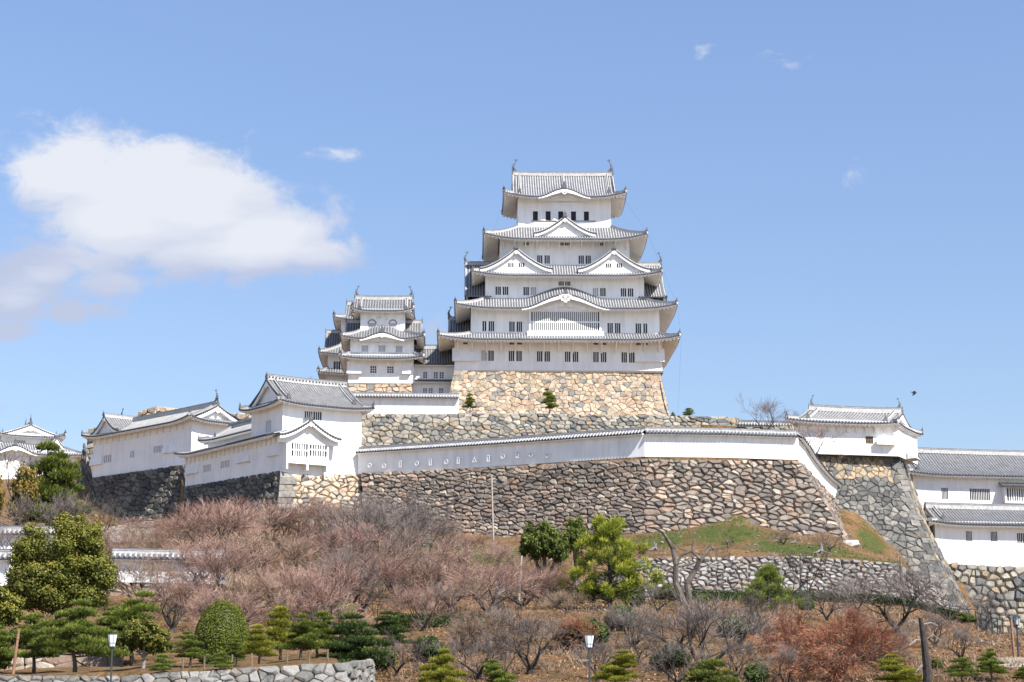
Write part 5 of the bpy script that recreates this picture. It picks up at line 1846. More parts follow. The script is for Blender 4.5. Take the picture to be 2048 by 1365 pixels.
def build_far_left_tower():
    """two-tier turret far left; front faces right of the camera"""
    rz = R(22)
    root = P(4, 948, 330)
    root = Vector((root.x, root.y, 0))

    def u(px): return face_px(px, root, rz)

    def zz(py, px): return G(py, root.y + math.sin(rz) * u(px))
    t = thing('far_turret', 'bright white two-tier turret at the far left edge behind the pine', 'turret', root, rz)
    x1 = u(156)
    D = 11.0
    z0 = zz(975, 60)
    ze1 = G(908, 330)
    zt1 = G(889, 334)
    ze2 = G(870, 331)
    zr = G(851, 334)
    w1 = [(3.0, 5.2, ze1 - 2.9, ze1 - 1.6, 5, 0, True)]
    wall_box(t, -6, x1, 0, D, z0, ze1 + .8, front=[(w1[0][0] + 6, w1[0][1] + 6) + w1[0][2:4]])
    grille(t, (-6, 0), (1, 0), w1[0][0] + 6, w1[0][1] + 6, *w1[0][2:])
    ux1 = u(122)
    w2 = (u(33) + 0, u(56), ze2 - 1.9, ze2 - .6, 6, 0, True)
    wall_box(t, 0, ux1, 2.5, D - 2, zt1 - .8, ze2 + .6, front=[w2[:4]])
    grille(t, (0, 2.5), (1, 0), *w2)
    skirt(t, (-7.2, x1 + 1.2, -1.2, D + 1.2), (0, ux1, 2.5, D - 2), ze1, zt1, lift=.3, ov=1.2, tiles=TILES_WHITE, bump=(u(31), 3.6, 1.3, 4.5), raft=.8)
    # upper roof: ridge runs towards the right-rear, gable on the left front
    dormer(t, (ux1 - .5, 1.0, ze1 + .3), (-.35, .94), 3.6, 2.8, 5.0, board=.4, tiles=TILES_WHITE, orn=.8)
    # upper roof turned 90 degrees: gable faces the viewer
    cxm = ux1 / 2

    def sw(p): return Vector((cxm + (p[1] - (D + .5) / 2), (D + .5) / 2 - (p[0] - cxm) * 1.0, p[2]))
    hw, hd = ux1 / 2 + 1.1, (D - 4.5) / 2 + 1.1
    irimoya(t, (cxm - hd, cxm + hd, (D + .5) / 2 - hw, (D + .5) / 2 + hw), 1.5, ze2, zr, lift=.5, ov=1.2, tiles=TILES_WHITE, fishes=True, fs=.7, xf=sw, raft=.8)


build_far_left_tower()


def build_right():
    # corner turret on the steep grey wall: its plan is a parallelogram, so the end face turns towards the viewer
    root = P(1597, 908, 226.3)
    root = Vector((root.x, root.y, 0))
    rz = R(13)

    def u(px): return face_px(px, root, rz)

    def zz(py, px): return G(py, root.y + math.sin(rz) * u(px))
    L = u(1796)

    def xf(p): return Vector((p[0] + .80 * p[1], p[1], p[2]))
    z0 = zz(913, 1796)
    ze = zz(849, 1700)
    zr = G(823, root.y + 3.2 + math.sin(rz) * L / 2)
    wins = [(u(1730), u(1745.5), zz(888, 1738), zz(873, 1738), 4, 4, False)]
    t = thing('corner_turret', 'white single-storey corner turret on the steep grey wall at right', 'turret', root, rz)
    wall_box(t, 0, L, 0, 7, z0, ze + .5, front=[w[:4] for w in wins], xf=xf)
    for w in wins: grille(t, (0, 0), (1, 0), *w[:6], xf=xf, dark_bars=True, bw=.07)
    irimoya(t, (-1.0, L + .5, -1.1, 8.1), 1.6, ze, zr, lift=.3, ov=1.1, tiles=TILES_OLD, fishes=True, fs=.65, xf=xf, pitch=.40, board=.35, corner=.8)
    mb = MB(xf)
    A, B = u(1757), u(1790)
    z1, z2 = zz(877, 1770), zz(891, 1770)
    mb.bx(A, B, -.75, .0, z2, z1)
    mb.pieces('stone_drop_box', M['plaster'], t, 6)
    mb = MB(xf)
    for k in range(11):
        x = .5 + (L - 1) * k / 10
        mb.bx(x - .1, x + .1, -.22, -.01, ze - 1.0, ze - .1)
    mb.pieces('eave_strut', M['rafter'], t, 6)
    mb = MB(xf)
    p = Vector((L + .2, 2.5, zz(897, 1796)))
    mb.face([p, p + Vector((1.1, 0, -.75)), p + Vector((1.1, 2.2, -.75)), p + Vector((0, 2.2, 0))])
    mb.face([p, p + Vector((1.1, 0, -.75)), p + Vector((0, 0, -.9))])
    mb.face([p + Vector((0, 0, -.9)), p + Vector((1.1, 0, -.75)), p + Vector((1.1, 2.2, -.75)), p + Vector((0, 2.2, -.9))])
    mb.build('side_hood', [M['ridge']], t)

    # upper long building
    root = P(1828, 1015, 257)
    root = Vector((root.x, root.y, 0))
    rz = R(11)

    def u(px): return face_px(px, root, rz)

    def zz(py, px): return G(py, root.y + math.sin(rz) * u(px))
    L = u(2330)
    z0, ze = zz(1045, 1900), zz(953, 1900)
    zr = G(911, root.y + 4.5 + 3)
    wins = [(u(1878), u(1891), zz(999, 1884), zz(976, 1884), 4, 0, False), (u(1934), u(1974), zz(1001, 1954), zz(978, 1954), 11, 0, False)]
    t = hall('long_building', 'upper long white building with a dark tiled roof at the right edge', 'castle building', root, rz, L, 9, z0, ze, zr, ov=1.3, gin=1.6, wins=wins, tiles=TILES_OLD, fishes=True, fs=.8, board=.4, pitch=.42, raft=.6)
    b0, b1 = u(1998), u(2120)
    zb0, zb1 = zz(1004, 2030), zz(979, 2030)
    wall_box(t, b0, b1, -.9, .1, zb0 - .3, zb1 + .2, front=[(.3, b1 - b0 - .3, zb0, zb1)], name='bay_wall')
    grille(t, (b0, -.9), (1, 0), .3, b1 - b0 - .3, zb0, zb1, 24, bw=.15)
    mb = MB()
    panel(mb, Vector((b0 - .5, -1.7, 0)), Vector((1, 0, 0)), Vector((0, 1, 0)), b1 - b0 + 1, lambda s: 1.7, lambda s, q: zb1 + .2 + q * .35, .4, nseg=2)
    mb.build('bay_roof', TILES_OLD, t)

    # lower long building
    root = P(1897, 1130, 233.5)
    root = Vector((root.x, root.y, 0))
    rz = R(9)
    L = u2 = face_px(2330, root, rz)

    def u(px): return face_px(px, root, rz)

    def zz(py, px): return G(py, root.y + math.sin(rz) * u(px))
    x0 = u(1862)
    z0, ze = zz(1134, 1950), zz(1052, 1950)
    zr = G(1021, root.y + 3.7 + 2)
    root2 = root + Vector((math.cos(rz) * x0, math.sin(rz) * x0, 0))

    def u(px): return face_px(px, root2, rz)
    wins = [(u(1923), u(1935), zz(1083, 1929), zz(1063, 1929), 4, 0, False), (u(1972), u(1985), zz(1084, 1979), zz(1064, 1979), 4, 0, False), (u(2024), u(2060), zz(1087, 2040), zz(1067, 2040), 9, 0, False)]
    hall('long_building', 'lower long white building in front of the upper one at the right edge', 'castle building', root2, rz, u(2330), 7.5, z0, ze, zr, ov=1.1, gin=1.9, wins=wins, tiles=TILES_OLD, fishes=False, board=.35, pitch=.38, raft=.6)


build_right()


def build_corridor():
    root = P(820, 787, 303)
    root = Vector((root.x, root.y, 0))
    rz = R(3)

    def u(px): return face_px(px, root, rz)

    def zz(py): return G(py, 303.5)

    def cx(x): return 600 + x * .2198

    def cy(y): return 560 + y * .2198
    L = u(915)
    t = thing('corridor_building', 'shaded two-storey white corridor linking the small keep to the great keep', 'castle building', root, rz)
    ze, zlow = zz(732), zz(765)
    wins = [(u(cx(a)), u(cx(b)), zz(cy(d)), zz(cy(c)), 1, 2, False) for a, b, c, d in ((1118, 1152, 843, 897), (1215, 1250, 843, 897), (1268, 1304, 843, 897), (1117, 1152, 990, 1035), (1170, 1203, 990, 1035), (1262, 1300, 990, 1035))]
    wall_box(t, 0, L, 0, 6, zz(805), ze + .4, front=[w[:4] for w in wins])
    for w in wins: grille(t, (0, 0), (1, 0), *w, bw=.1)
    irimoya(t, (-1, L + 1, -1.0, 7.0), 1.2, ze, zz(707) + 1.2, lift=.2, ov=1.0, tiles=TILES_OLD, fishes=False, raft=.8, name='upper_roof', board=.3, corner=.6)
    mb, me = MB(), MB()
    O = Vector((-.2, -.9, 0))
    zf = lambda s, q: zlow + max(0, q) * .45
    panel(mb, O, Vector((1, 0, 0)), Vector((0, 1, 0)), L + .2, lambda s: .9, zf, .42, nseg=2)
    eave(me, O, Vector((1, 0, 0)), Vector((0, 1, 0)), L + .2, zf, .85, 0, 0, raft=.8)
    r = mb.build('lower_roof', TILES_OLD, t)
    me.build('eaves', EAVE, r)


build_corridor()


# ---------------------------------------------------------------- tile-capped plaster walls
def parapet(name, label, path, h, group=None, tiles=None, hw=.80, rise=.48, thick=.28, cat='parapet wall', holes=(), pitch=.40, ends=True, hole_kind=None):
    """path = [(x, y, z of the ridge)], h = height of the white wall below the eaves"""
    t = thing(name, label, cat, (0, 0, 0), 0, group)
    mw, mt, me, mr = MB(), MB(), MB(), MB()
    n = len(path)
    # mitred normals
    nm = []
    for i in range(n):
        a = Vector(path[max(0, i - 1)])
        b = Vector(path[min(n - 1, i + 1)])
        d = Vector((b.x - a.x, b.y - a.y, 0)).normalized()
        nm.append(Vector((d.y, -d.x, 0)))          # towards the viewer when the path runs left to right
    for i in range(n - 1):
        A, B = Vector(path[i]), Vector(path[i + 1])
        d = Vector((B.x - A.x, B.y - A.y, 0))
        L = d.length
        S = d.normalized()
        nn = Vector((S.y, -S.x, 0))
        for sg in (1, -1):
            wa, wb = A + nm[i] * thick * sg, B + nm[i + 1] * thick * sg
            za, zb = A.z - rise - .05, B.z - rise - .05
            mw.face([Vector((wa.x, wa.y, za)), Vector((wb.x, wb.y, zb)), Vector((wb.x, wb.y, zb - h)), Vector((wa.x, wa.y, za - h))])
            O = Vector((A.x, A.y, 0)) + nn * hw * sg
            T = -nn * sg

            def zf(s, q):
                f = max(-.1, min(1.1, s / L))
                return A.z + (B.z - A.z) * f - rise + rise * max(0, min(1, q / hw))
            panel(mt, O, S, T, L, lambda s: hw, zf, pitch, nseg=2, rw=.10)
            eave(me, O, S, T, L, zf, hw - thick, 0, 0, step=1.0, raft=.55, drop=.26, rsize=.08)
        ridge(mr, [A + Z * 0, B + Z * 0], .26, .18, .09)
    for i, sgn in ((0, 1), (n - 1, -1)):
        A = Vector(path[i])
        a, b = A + nm[i] * thick, A - nm[i] * thick
        z = A.z - rise - .05
        mw.face([Vector((a.x, a.y, z + .4)), Vector((b.x, b.y, z + .4)), Vector((b.x, b.y, z - h)), Vector((a.x, a.y, z - h))])
    mw.build('wall', M['plaster_old'], t)
    r = mt.build('roof', tiles or TILES, t)
    me.build('eaves', EAVE, r)
    mr.build('ridge', [M['ridge'], M['tile'], M['tile_dark']], r)
    return t


def pp(px, py, Y):
    v = P(px, py, Y)
    return (v.x, v.y, v.z)


M['recess'] = basic('loophole_recess_shade', (.52, .52, .54), .9, .1, 2.0)  # greyer than the plaster: shade inside the loopholes put into the colour


def build_parapets():
    t = parapet('parapet_wall', 'long white tile-capped parapet on the great stone wall, bending down at its right end', [
        pp(719, 899, 233.7), pp(850, 891, 228.7), pp(1000, 881, 223.4), pp(1150, 870, 218.1), pp(1290, 860, 213.9), pp(1440, 862, 214.9), pp(1592, 867, 216.5), pp(1605, 884, 217.8), pp(1620, 908, 219.8), pp(1640, 934, 222.3), pp(1655, 950, 224.4), pp(1671, 962, 226.5)], 2.5)
    # loopholes in the shaded stretch
    A, B = P(719, 899, 233.2), P(1290, 860, 213.4)
    d = Vector((B.x - A.x, B.y - A.y, 0)).normalized()
    nn = Vector((d.y, -d.x, 0))
    kinds = 'ccrcrcrtrcrcc'
    pxs = [742, 771, 803, 836, 863, 895, 919, 951, 979, 1008, 1037, 1064, 1097]
    pys = [932, 933, 929, 928, 925, 925, 922, 921, 918, 914, 910, 910, 912]
    for k, px, py in zip(kinds, pxs, pys):
        f = (px - 719) / (1290 - 719)
        Y = 1 / ((1 - f) / 233.2 + f / 213.4)
        c = P(px, py, Y) + nn * .285
        c = Vector((c.x, c.y, c.z))
        mb = MB()
        if k == 'c': poly = [(.28 * math.cos(x), .28 * math.sin(x)) for x in [j * math.pi / 6 for j in range(12)]]
        elif k == 'r': poly = [(-.17, -.4), (.17, -.4), (.17, .4), (-.17, .4)]
        else: poly = [(-.32, -.26), (.32, -.26), (0, .34)]
        f1 = [c + d * x + Z * z + nn * .035 for x, z in poly]
        f2 = [c + d * x * .78 + Z * z * .78 + nn * .035 for x, z in poly]
        f3 = [c + d * x * .78 + Z * z * .78 + nn * .01 for x, z in poly]
        f0 = [c + d * x * 1.04 + Z * z * 1.04 for x, z in poly]
        m = len(poly)
        for j in range(m):
            j2 = (j + 1) % m
            mb.face([f0[j], f0[j2], f1[j2], f1[j]])
            mb.face([f1[j], f1[j2], f2[j2], f2[j]])
            mb.face([f2[j], f2[j2], f3[j2], f3[j]])
        mb.face(f3, 1)
        mb.build('loophole', [M['plaster_old'], M['recess']], t)
    parapet('parapet_wall', 'white tile-capped wall on the terrace edge between the small keep and the great keep base', [pp(690, 789, 271), pp(800, 790, 270.6), pp(918, 791.5, 270.2)], 2.9, tiles=TILES_WHITE)
    parapet('parapet_wall', 'short piece of white capped wall behind the bare tree left of the corner turret', [pp(1478, 845, 262), pp(1600, 848, 259)], .5)
    parapet('parapet_wall', 'low white tile-capped wall behind the reddish trees at left, lowest on the hill', [pp(225, 1105, 149.6), pp(330, 1107, 150), pp(460, 1110, 150.6)], 1.75)
    parapet('parapet_wall', 'white tile-capped wall at the left edge below another wall, left of the round evergreen', [pp(-140, 1107, 149), pp(28, 1107, 149)], 1.95)
    parapet('parapet_wall', 'upper tile-capped wall at the left edge seen through bare branches', [pp(-120, 1059, 172), pp(126, 1060, 172)], 2.6)


build_parapets()
# ---------------------------------------------------------------- vegetation
M['bark'] = basic('grey_brown_bark', (.10, .082, .068), .95, .4, 6.0, bump=.5, bscale=20)
M['bark_dark'] = basic('dark_bark', (.045, .038, .034), .95, .4, 6.0, bump=.5, bscale=20)
M['bark_pale'] = basic('pale_weathered_wood', (.24, .22, .20), .9, .3, 5.0, bump=.4, bscale=20)
M['twig_red'] = leaf_mat('reddish_budding_twigs', [(0, (.09, .066, .060)), (.38, (.14, .10, .088)), (.42, (.21, .13, .11)), (.7, (.34, .205, .165)), (1, (.46, .32, .26))], .12, .9)
M['twig_grey'] = leaf_mat('grey_brown_twigs', [(0, (.06, .05, .048)), (.4, (.10, .083, .078)), (.7, (.17, .142, .13)), (1, (.27, .23, .21))], .1, .9)
M['twig_tan'] = leaf_mat('tan_twigs', [(0, (.085, .062, .05)), (.5, (.25, .175, .125)), (1, (.40, .29, .21))], .12, .9)
M['maple'] = leaf_mat('orange_red_maple_buds', [(0, (.16, .07, .045)), (.5, (.33, .14, .085)), (1, (.42, .215, .13))], .3, .8)
M['pine'] = leaf_mat('pine_needles', [(0, (.05, .08, .018)), (.5, (.15, .19, .034)), (1, (.31, .33, .06))], .3, .6)
M['pine_dark'] = leaf_mat('dark_pine_needles', [(0, (.025, .048, .018)), (.5, (.06, .095, .025)), (1, (.13, .165, .04))], .25, .6)
M['pine_bright'] = leaf_mat('bright_pine_needles', [(0, (.07, .10, .016)), (.5, (.23, .26, .03)), (1, (.43, .44, .06))], .35, .6)
M['pine_gold'] = leaf_mat('yellow_green_needles', [(0, (.08, .10, .02)), (.5, (.24, .24, .03)), (1, (.42, .38, .05))], .3, .6)
M['leaf_olive'] = leaf_mat('olive_broad_leaves', [(0, (.05, .06, .014)), (.45, (.13, .14, .026)), (.85, (.235, .225, .04)), (1, (.32, .20, .05))], .25, .5)
M['leaf_green'] = leaf_mat('green_broad_leaves', [(0, (.04, .06, .014)), (.5, (.10, .13, .024)), (1, (.21, .23, .05))], .25, .5)
M['leaf_dome'] = leaf_mat('clipped_shrub_leaves', [(0, (.045, .065, .010)), (.5, (.125, .15, .02)), (1, (.27, .27, .045))], .25, .55)
M['leaf_hedge'] = leaf_mat('dark_hedge_leaves', [(0, (.02, .04, .012)), (.5, (.055, .085, .022)), (1, (.13, .16, .05))], .2, .5)
M['leaf_orange'] = leaf_mat('orange_tinged_leaves', [(0, (.07, .075, .02)), (.5, (.19, .15, .035)), (1, (.34, .21, .06))], .3, .5)


def rvec(r):
    while True:
        v = Vector((r.uniform(-1, 1), r.uniform(-1, 1), r.uniform(-1, 1)))
        if .05 < v.length < 1: return v.normalized()


def bare_tree(seed, spread=1.0, up=.25, trunk=.16, r0=.030, limbs=4, kids=(4, 5, 5, 5), twig_r=.0016, wob=.22, lens=(.36, .30, .20, .13, .085), lean=0.0):
    """leafless tree of height about 1: trunk and limbs in one mesh, twigs in another"""
    r = random.Random(seed)
    mt, mc = MB(), MB()
    base = Vector((0, 0, -.03))

    def grow(p, d, l, rad, lev):
        nseg = (3, 3, 3, 2, 1)[min(lev, 4)]
        cur = p
        rr = rad
        pts = [p]
        for k in range(nseg):
            d = (d + rvec(r) * wob + Z * up * .18).normalized()
            q = cur + d * (l / nseg)
            r2 = rad * (1 - .45 * (k + 1) / nseg)
            tgt = mt if lev <= 2 else mc
            c = r.random() if lev > 2 else .5
            if lev == 3: c = .35 * r.random()
            if lev >= 4: c = .42 + .58 * r.random()
            tgt.tube(cur, q, rr, r2, (7, 5, 4, 3, 3)[min(lev, 4)], 0, c)
            cur, rr = q, r2
            pts.append(q)
        if lev >= len(kids): return
        n = kids[lev]
        for k in range(n):
            f = .35 + .65 * (k + 1) / n
            idx = min(nseg, max(1, int(math.ceil(f * nseg))))
            a, b = pts[idx - 1], pts[idx]
            pos = a.lerp(b, min(1, f * nseg - idx + 1))
            side = rvec(r)
            side = (side - d * side.dot(d)).normalized()
            nd = (d * r.uniform(.75, 1.15) + side * r.uniform(.45, .95) * (spread if lev < 2 else .9) + Z * up * r.uniform(-.4, 1)).normalized()
            grow(pos, nd, lens[lev + 1] * r.uniform(.7, 1.3), max(twig_r, rr * r.uniform(.5, .85)), lev + 1)
    d0 = Vector((lean, 0, 1)).normalized()
    p = base
    mt.tube(p, p + d0 * trunk, r0 * 1.5, r0 * 1.05, 8)
    top = p + d0 * trunk
    for k in range(limbs):
        a = 2 * math.pi * (k + r.uniform(-.3, .3)) / limbs
        d = Vector((math.cos(a) * .75 * spread, math.sin(a) * .75 * spread, r.uniform(.55, 1.1))).normalized()
        grow(top - d0 * r.uniform(0, trunk * .3), d, lens[0] * r.uniform(.8, 1.2), r0 * r.uniform(.55, .8), 0)
    zs = max(v[2] for v in mc.v)
    s = 1.0 / zs
    for m_ in (mt, mc): m_.v = [(x * s, y * s, z * s) for x, y, z in m_.v]
    return mt, mc


def blade(mb, p, d, l, w, c, mi=0):
    a = d.orthogonal().normalized()
    ang = random.random() * 6.28
    a = (a * math.cos(ang) + d.cross(a) * math.sin(ang)) * w
    mb.face([p - a, p + a, p + d * l], mi, c)


def leafq(mb, p, n, s, c, mi=0):
    a = n.orthogonal().normalized()
    b = n.cross(a)
    t = random.random() * 6.28
    u = (a * math.cos(t) + b * math.sin(t)) * s
    v = (b * math.cos(t) - a * math.sin(t)) * s * .62
    mb.face([p - u, p - v, p + u, p + v], mi, c)


def pad(mb, c, rx, rz, n, r, nl=.05, nw=.006, tone=0.0):
    for _ in range(n):
        a = r.random() * 6.283
        q = r.random() ** .5
        z = (1 - q * q) ** .5 * r.uniform(-.25, 1.0)
        wv = 1 + .18 * math.sin(a * 3 + c.x * 9)
        p = c + Vector((math.cos(a) * q * rx * wv, math.sin(a) * q * rx * wv, z * rz))
        d = (Vector((math.cos(a) * q * .9, math.sin(a) * q * .9, .9)) + rvec(r) * .55).normalized()
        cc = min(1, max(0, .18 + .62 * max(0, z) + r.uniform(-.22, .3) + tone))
        for k in range(3):
            blade(mb, p, (d + rvec(r) * .45).normalized(), nl * r.uniform(.7, 1.2), nw, cc)


def pine_tree(seed, n=9, w=.42, padr=.17, curve=.10, dens=190, top=True, low=.28, rz=.32, rad=.028, nl=.05, nw=.006, trunk_c=0):
    """pruned pine of height 1 with cloud-like pads"""
    r = random.Random(seed)
    mt, mc = MB(), MB()
    pts = []
    ph = r.random() * 6
    K = 9
    for k in range(K + 1):
        f = k / K
        pts.append(Vector((curve * 1.3 * math.sin(f * 5 + ph) * f, curve * math.cos(f * 4 + ph) * f * .9, f * .93 - .03)))
    rads = [rad * (1.25 - f / K) for f in range(K + 1)]
    mt.chain(pts, rads, 7)

    def at(f):
        x = max(0, min(.999, f)) * K
        i = int(x)
        return pts[i].lerp(pts[i + 1], x - i)
    for k in range(n):
        f = low + (.92 - low) * k / max(1, n - 1)
        base = at(f)
        a = k * 2.4 + r.uniform(-.5, .5)
        reach = w * (1.05 - f * .85) * r.uniform(.6, 1.1)
        end = base + Vector((math.cos(a) * reach, math.sin(a) * reach, r.uniform(-.03, .05)))
        mid = base.lerp(end, .5) + Vector((0, 0, r.uniform(-.03, .04)))
        mt.chain([base, mid, end], [rad * .5, rad * .36, rad * .2], 5)
        pr = padr * (1.15 - f * .5) * r.uniform(.8, 1.2)
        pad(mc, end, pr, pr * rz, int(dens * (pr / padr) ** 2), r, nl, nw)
        if reach > pr * 1.1:
            e2 = base.lerp(end, .45) + Vector((r.uniform(-.04, .04), r.uniform(-.04, .04), .02))
            pad(mc, e2, pr * .7, pr * rz * .7, int(dens * .5), r, nl, nw)
    if top: pad(mc, at(1) + Z * .02, padr * .62, padr * .3, int(dens * .6), r, nl, nw, .08)
    return mt, mc


def conifer(seed, w=.36, n=60, dens=70, nl=.045, nw=.005, clump=.075, low=.18, trunk_r=.028, tilt=.5, peak=.9):
    """loose natural pine: tufted clumps on limbs, uneven outline"""
    r = random.Random(seed)
    mt, mc = MB(), MB()
    mt.chain([Vector((0, 0, -.03)), Vector((.01, .01, .35)), Vector((-.015, 0, .7)), Vector((0, .01, .95))], [trunk_r * 1.2, trunk_r, trunk_r * .6, trunk_r * .2], 7)
    for k in range(n):
        f = low + (.97 - low) * (k + r.random()) / n
        a = r.random() * 6.283
        env = w * min(1, (f - low + .12) * 4) * (1 - f) ** peak * 1.5 + .03
        reach = env * r.uniform(.35, 1.15)
        base = Vector((0, 0, f - reach * .25))
        end = Vector((math.cos(a) * reach, math.sin(a) * reach, f + r.uniform(-.03, .03)))
        mt.tube(base, end, trunk_r * .22, trunk_r * .08, 4)
        for q in range(r.choice((1, 2, 2))):
            c = end + rvec(r) * clump * .8
            for _ in range(dens):
                v = rvec(r)
                p = c + Vector((v.x, v.y, v.z * .75)) * clump * r.uniform(.3, 1.0)
                d = (v + Z * tilt + rvec(r) * .4).normalized()
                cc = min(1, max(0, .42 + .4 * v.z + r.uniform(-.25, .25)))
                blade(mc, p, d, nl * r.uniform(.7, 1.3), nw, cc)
    return mt, mc


def broadleaf(seed, lobes, n=110, dens=110, clump=.085, leaf=.012, trunk_r=.03, forks=5):
    """evergreen tree: leaf clumps over several crown lobes (cx, cy, cz, rx, rz)"""
    r = random.Random(seed)
    mt, mc = MB(), MB()
    mt.chain([Vector((0, 0, -.03)), Vector((.01, 0, .16)), Vector((0, .01, .3))], [trunk_r * 1.3, trunk_r, trunk_r * .85], 8)
    for (cx, cy, cz, rx, rz) in lobes:
        c0 = Vector((cx, cy, cz))
        mt.chain([Vector((0, 0, .2)), Vector((cx * .5, cy * .5, cz * .6)), c0], [trunk_r * .75, trunk_r * .5, trunk_r * .25], 6)
        m = int(n * (rx * rx * rz) ** .6 / (.3 * .3 * .35) ** .6)
        for k in range(m):
            v = rvec(r)
            s = r.uniform(.45, 1.0)
            c = c0 + Vector((v.x * rx * s, v.y * rx * s, v.z * rz * s))
            if c.z < .1: continue
            if k % 6 == 0: mt.tube(c0.lerp(c, .2), c, trunk_r * .2, trunk_r * .07, 4)
            cs = clump * r.uniform(.6, 1.25)
            tone = r.uniform(-.15, .15)
            for _ in range(dens):
                w_ = rvec(r)
                p = c + w_ * cs * r.uniform(.25, 1.1)
                nn = (w_ + rvec(r) * .7 + Z * .3).normalized()
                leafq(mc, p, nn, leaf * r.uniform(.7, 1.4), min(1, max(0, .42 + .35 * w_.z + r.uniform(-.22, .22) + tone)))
    return mt, mc


_cache = {}


def variant(key, fn, mt_mat, mc_mat):
    if key not in _cache:
        a, b = fn()
        _cache[key] = (a.mesh('trunk', [M[mt_mat]]), b.mesh('crown', [M[mc_mat]]))
    return _cache[key]


def recrown(key, new_key, mat):
    """same crown shape in another leaf material"""
    if new_key not in _cache:
        a, b = _cache[key]
        b2 = b.copy()
        b2.materials.clear()
        b2.materials.append(M[mat])
        _cache[new_key] = (a, b2)
    return _cache[new_key]


def put_tree(name, label, cat, key, px, Y, ytop, rot=0.0, wide=1.0, group=None, ybase=None, tilt=(0, 0), sink=0.0):
    g = ground_px(px, Y)
    if ybase is not None: g.z = G(ybase, Y)
    h = G(ytop, Y) - g.z
    t = thing(name, label, cat, g - Z * sink, rot, group)
    t.rotation_euler = (tilt[0], tilt[1], rot)
    t.scale = (h * wide, h * wide, h)
    a, b = _cache[key]
    for nm, me in (('trunk', a), ('crown', b)):
        o = bpy.data.objects.new(nm, me)
        col.objects.link(o)
        o.parent = t
    return t


for s in range(5):
    variant('cherry%d' % s, lambda s=s: bare_tree(10 + s, spread=1.15, up=.16, trunk=.12, limbs=5, r0=.046, kids=(3, 4, 5, 6), lens=(.38, .33, .27, .20, .15), wob=.17, twig_r=.0021), 'bark', 'twig_red')
for s in range(3):
    variant('grey%d' % s, lambda s=s: bare_tree(30 + s, spread=1.1, up=.22, trunk=.13, limbs=4, r0=.052, kids=(3, 4, 5, 5), lens=(.42, .36, .27, .20, .14), wob=.2, twig_r=.002), 'bark_dark', 'twig_grey')
variant('thin0', lambda: bare_tree(50, spread=.8, up=.5, trunk=.22, limbs=3, r0=.018, kids=(4, 4, 4), lens=(.42, .28, .16, .10), twig_r=.002), 'bark_dark', 'twig_grey')
variant('thin1', lambda: bare_tree(51, spread=.7, up=.6, trunk=.25, limbs=3, r0=.016, kids=(4, 4, 4), lens=(.45, .26, .16, .10), twig_r=.002), 'bark_dark', 'twig_grey')
for s in range(2):
    variant('sky%d' % s, lambda s=s: bare_tree(60 + s, spread=1.0, up=.3, trunk=.15, limbs=4, r0=.022, kids=(3, 4, 4, 4), lens=(.38, .30, .22, .17, .12), wob=.18, twig_r=.0016), 'bark', 'twig_red')
for k in range(5): recrown('cherry%d' % k, 'tan%d' % k, 'twig_tan')
variant('maple0', lambda: bare_tree(70, spread=1.35, up=.1, trunk=.16, limbs=5, r0=.022, kids=(5, 6, 7, 7), lens=(.34, .30, .20, .13, .075), twig_r=.0024), 'bark', 'maple')
variant('maple1', lambda: bare_tree(71, spread=1.3, up=.12, trunk=.16, limbs=5, r0=.022, kids=(5, 6, 6, 6), lens=(.34, .30, .20, .13, .075), twig_r=.0024), 'bark', 'maple')
recrown('maple1', 'mapletan', 'twig_tan')
recrown('maple0', 'mapletan0', 'twig_tan')
for s in range(4): variant('pine%d' % s, lambda s=s: pine_tree(100 + s, n=14 + s, w=.46, padr=.20, dens=330, rz=.48, nl=.05, nw=.007), 'bark', 'pine')
variant('pinewide', lambda: pine_tree(120, n=22, w=.66, padr=.20, low=.26, curve=.14, dens=330, rz=.45, nl=.055, nw=.007), 'bark', 'pine')
recrown('pinewide', 'pinewidegold', 'pine_gold')
variant('pinetier', lambda: pine_tree(121, n=11, w=.28, padr=.24, low=.22, curve=.05, rz=.5, dens=420, nl=.055, nw=.008), 'bark', 'pine_gold')
variant('pinelow', lambda: pine_tree(122, n=8, w=.6, padr=.36, low=.35, curve=.06, rz=.38, dens=380, nl=.08, nw=.010), 'bark', 'pine')
variant('pinedark', lambda: pine_tree(123, n=15, w=.5, padr=.21, dens=330, rz=.5, nl=.055, nw=.007), 'bark', 'pine_dark')
variant('pinebig', lambda: pine_tree(150, n=17, w=.42, padr=.19, low=.18, dens=420, rz=.6, nl=.05, nw=.007, curve=.06), 'bark', 'pine')
variant('conifer0', lambda: conifer(130, w=.50, n=100, low=.14, peak=.6, dens=110, clump=.07, nl=.05, nw=.006), 'bark_dark', 'pine_bright')
variant('conifer1', lambda: conifer(131, w=.55, n=90, low=.1, clump=.10, dens=120, nl=.05, nw=.006), 'bark_dark', 'pine')
variant('conifer2', lambda: conifer(132, w=.5, n=80, low=.2, clump=.12, peak=.45, dens=130, nl=.05, nw=.007), 'bark', 'pine_dark')
variant('round0', lambda: broadleaf(140, [(-.20, 0, .60, .17, .26), (.13, 0, .66, .23, .33), (-.04, -.05, .42, .27, .20), (.25, .03, .46, .18, .22), (-.28, 0, .40, .14, .16)], n=230, dens=210, clump=.07, leaf=.0095, trunk_r=.022), 'bark_dark', 'leaf_olive')
variant('broad0', lambda: broadleaf(141, [(0, 0, .72, .30, .22), (.22, 0, .62, .2, .15), (-.2, 0, .66, .2, .14)], n=110, dens=110, clump=.075, leaf=.016, trunk_r=.06), 'bark', 'leaf_green')
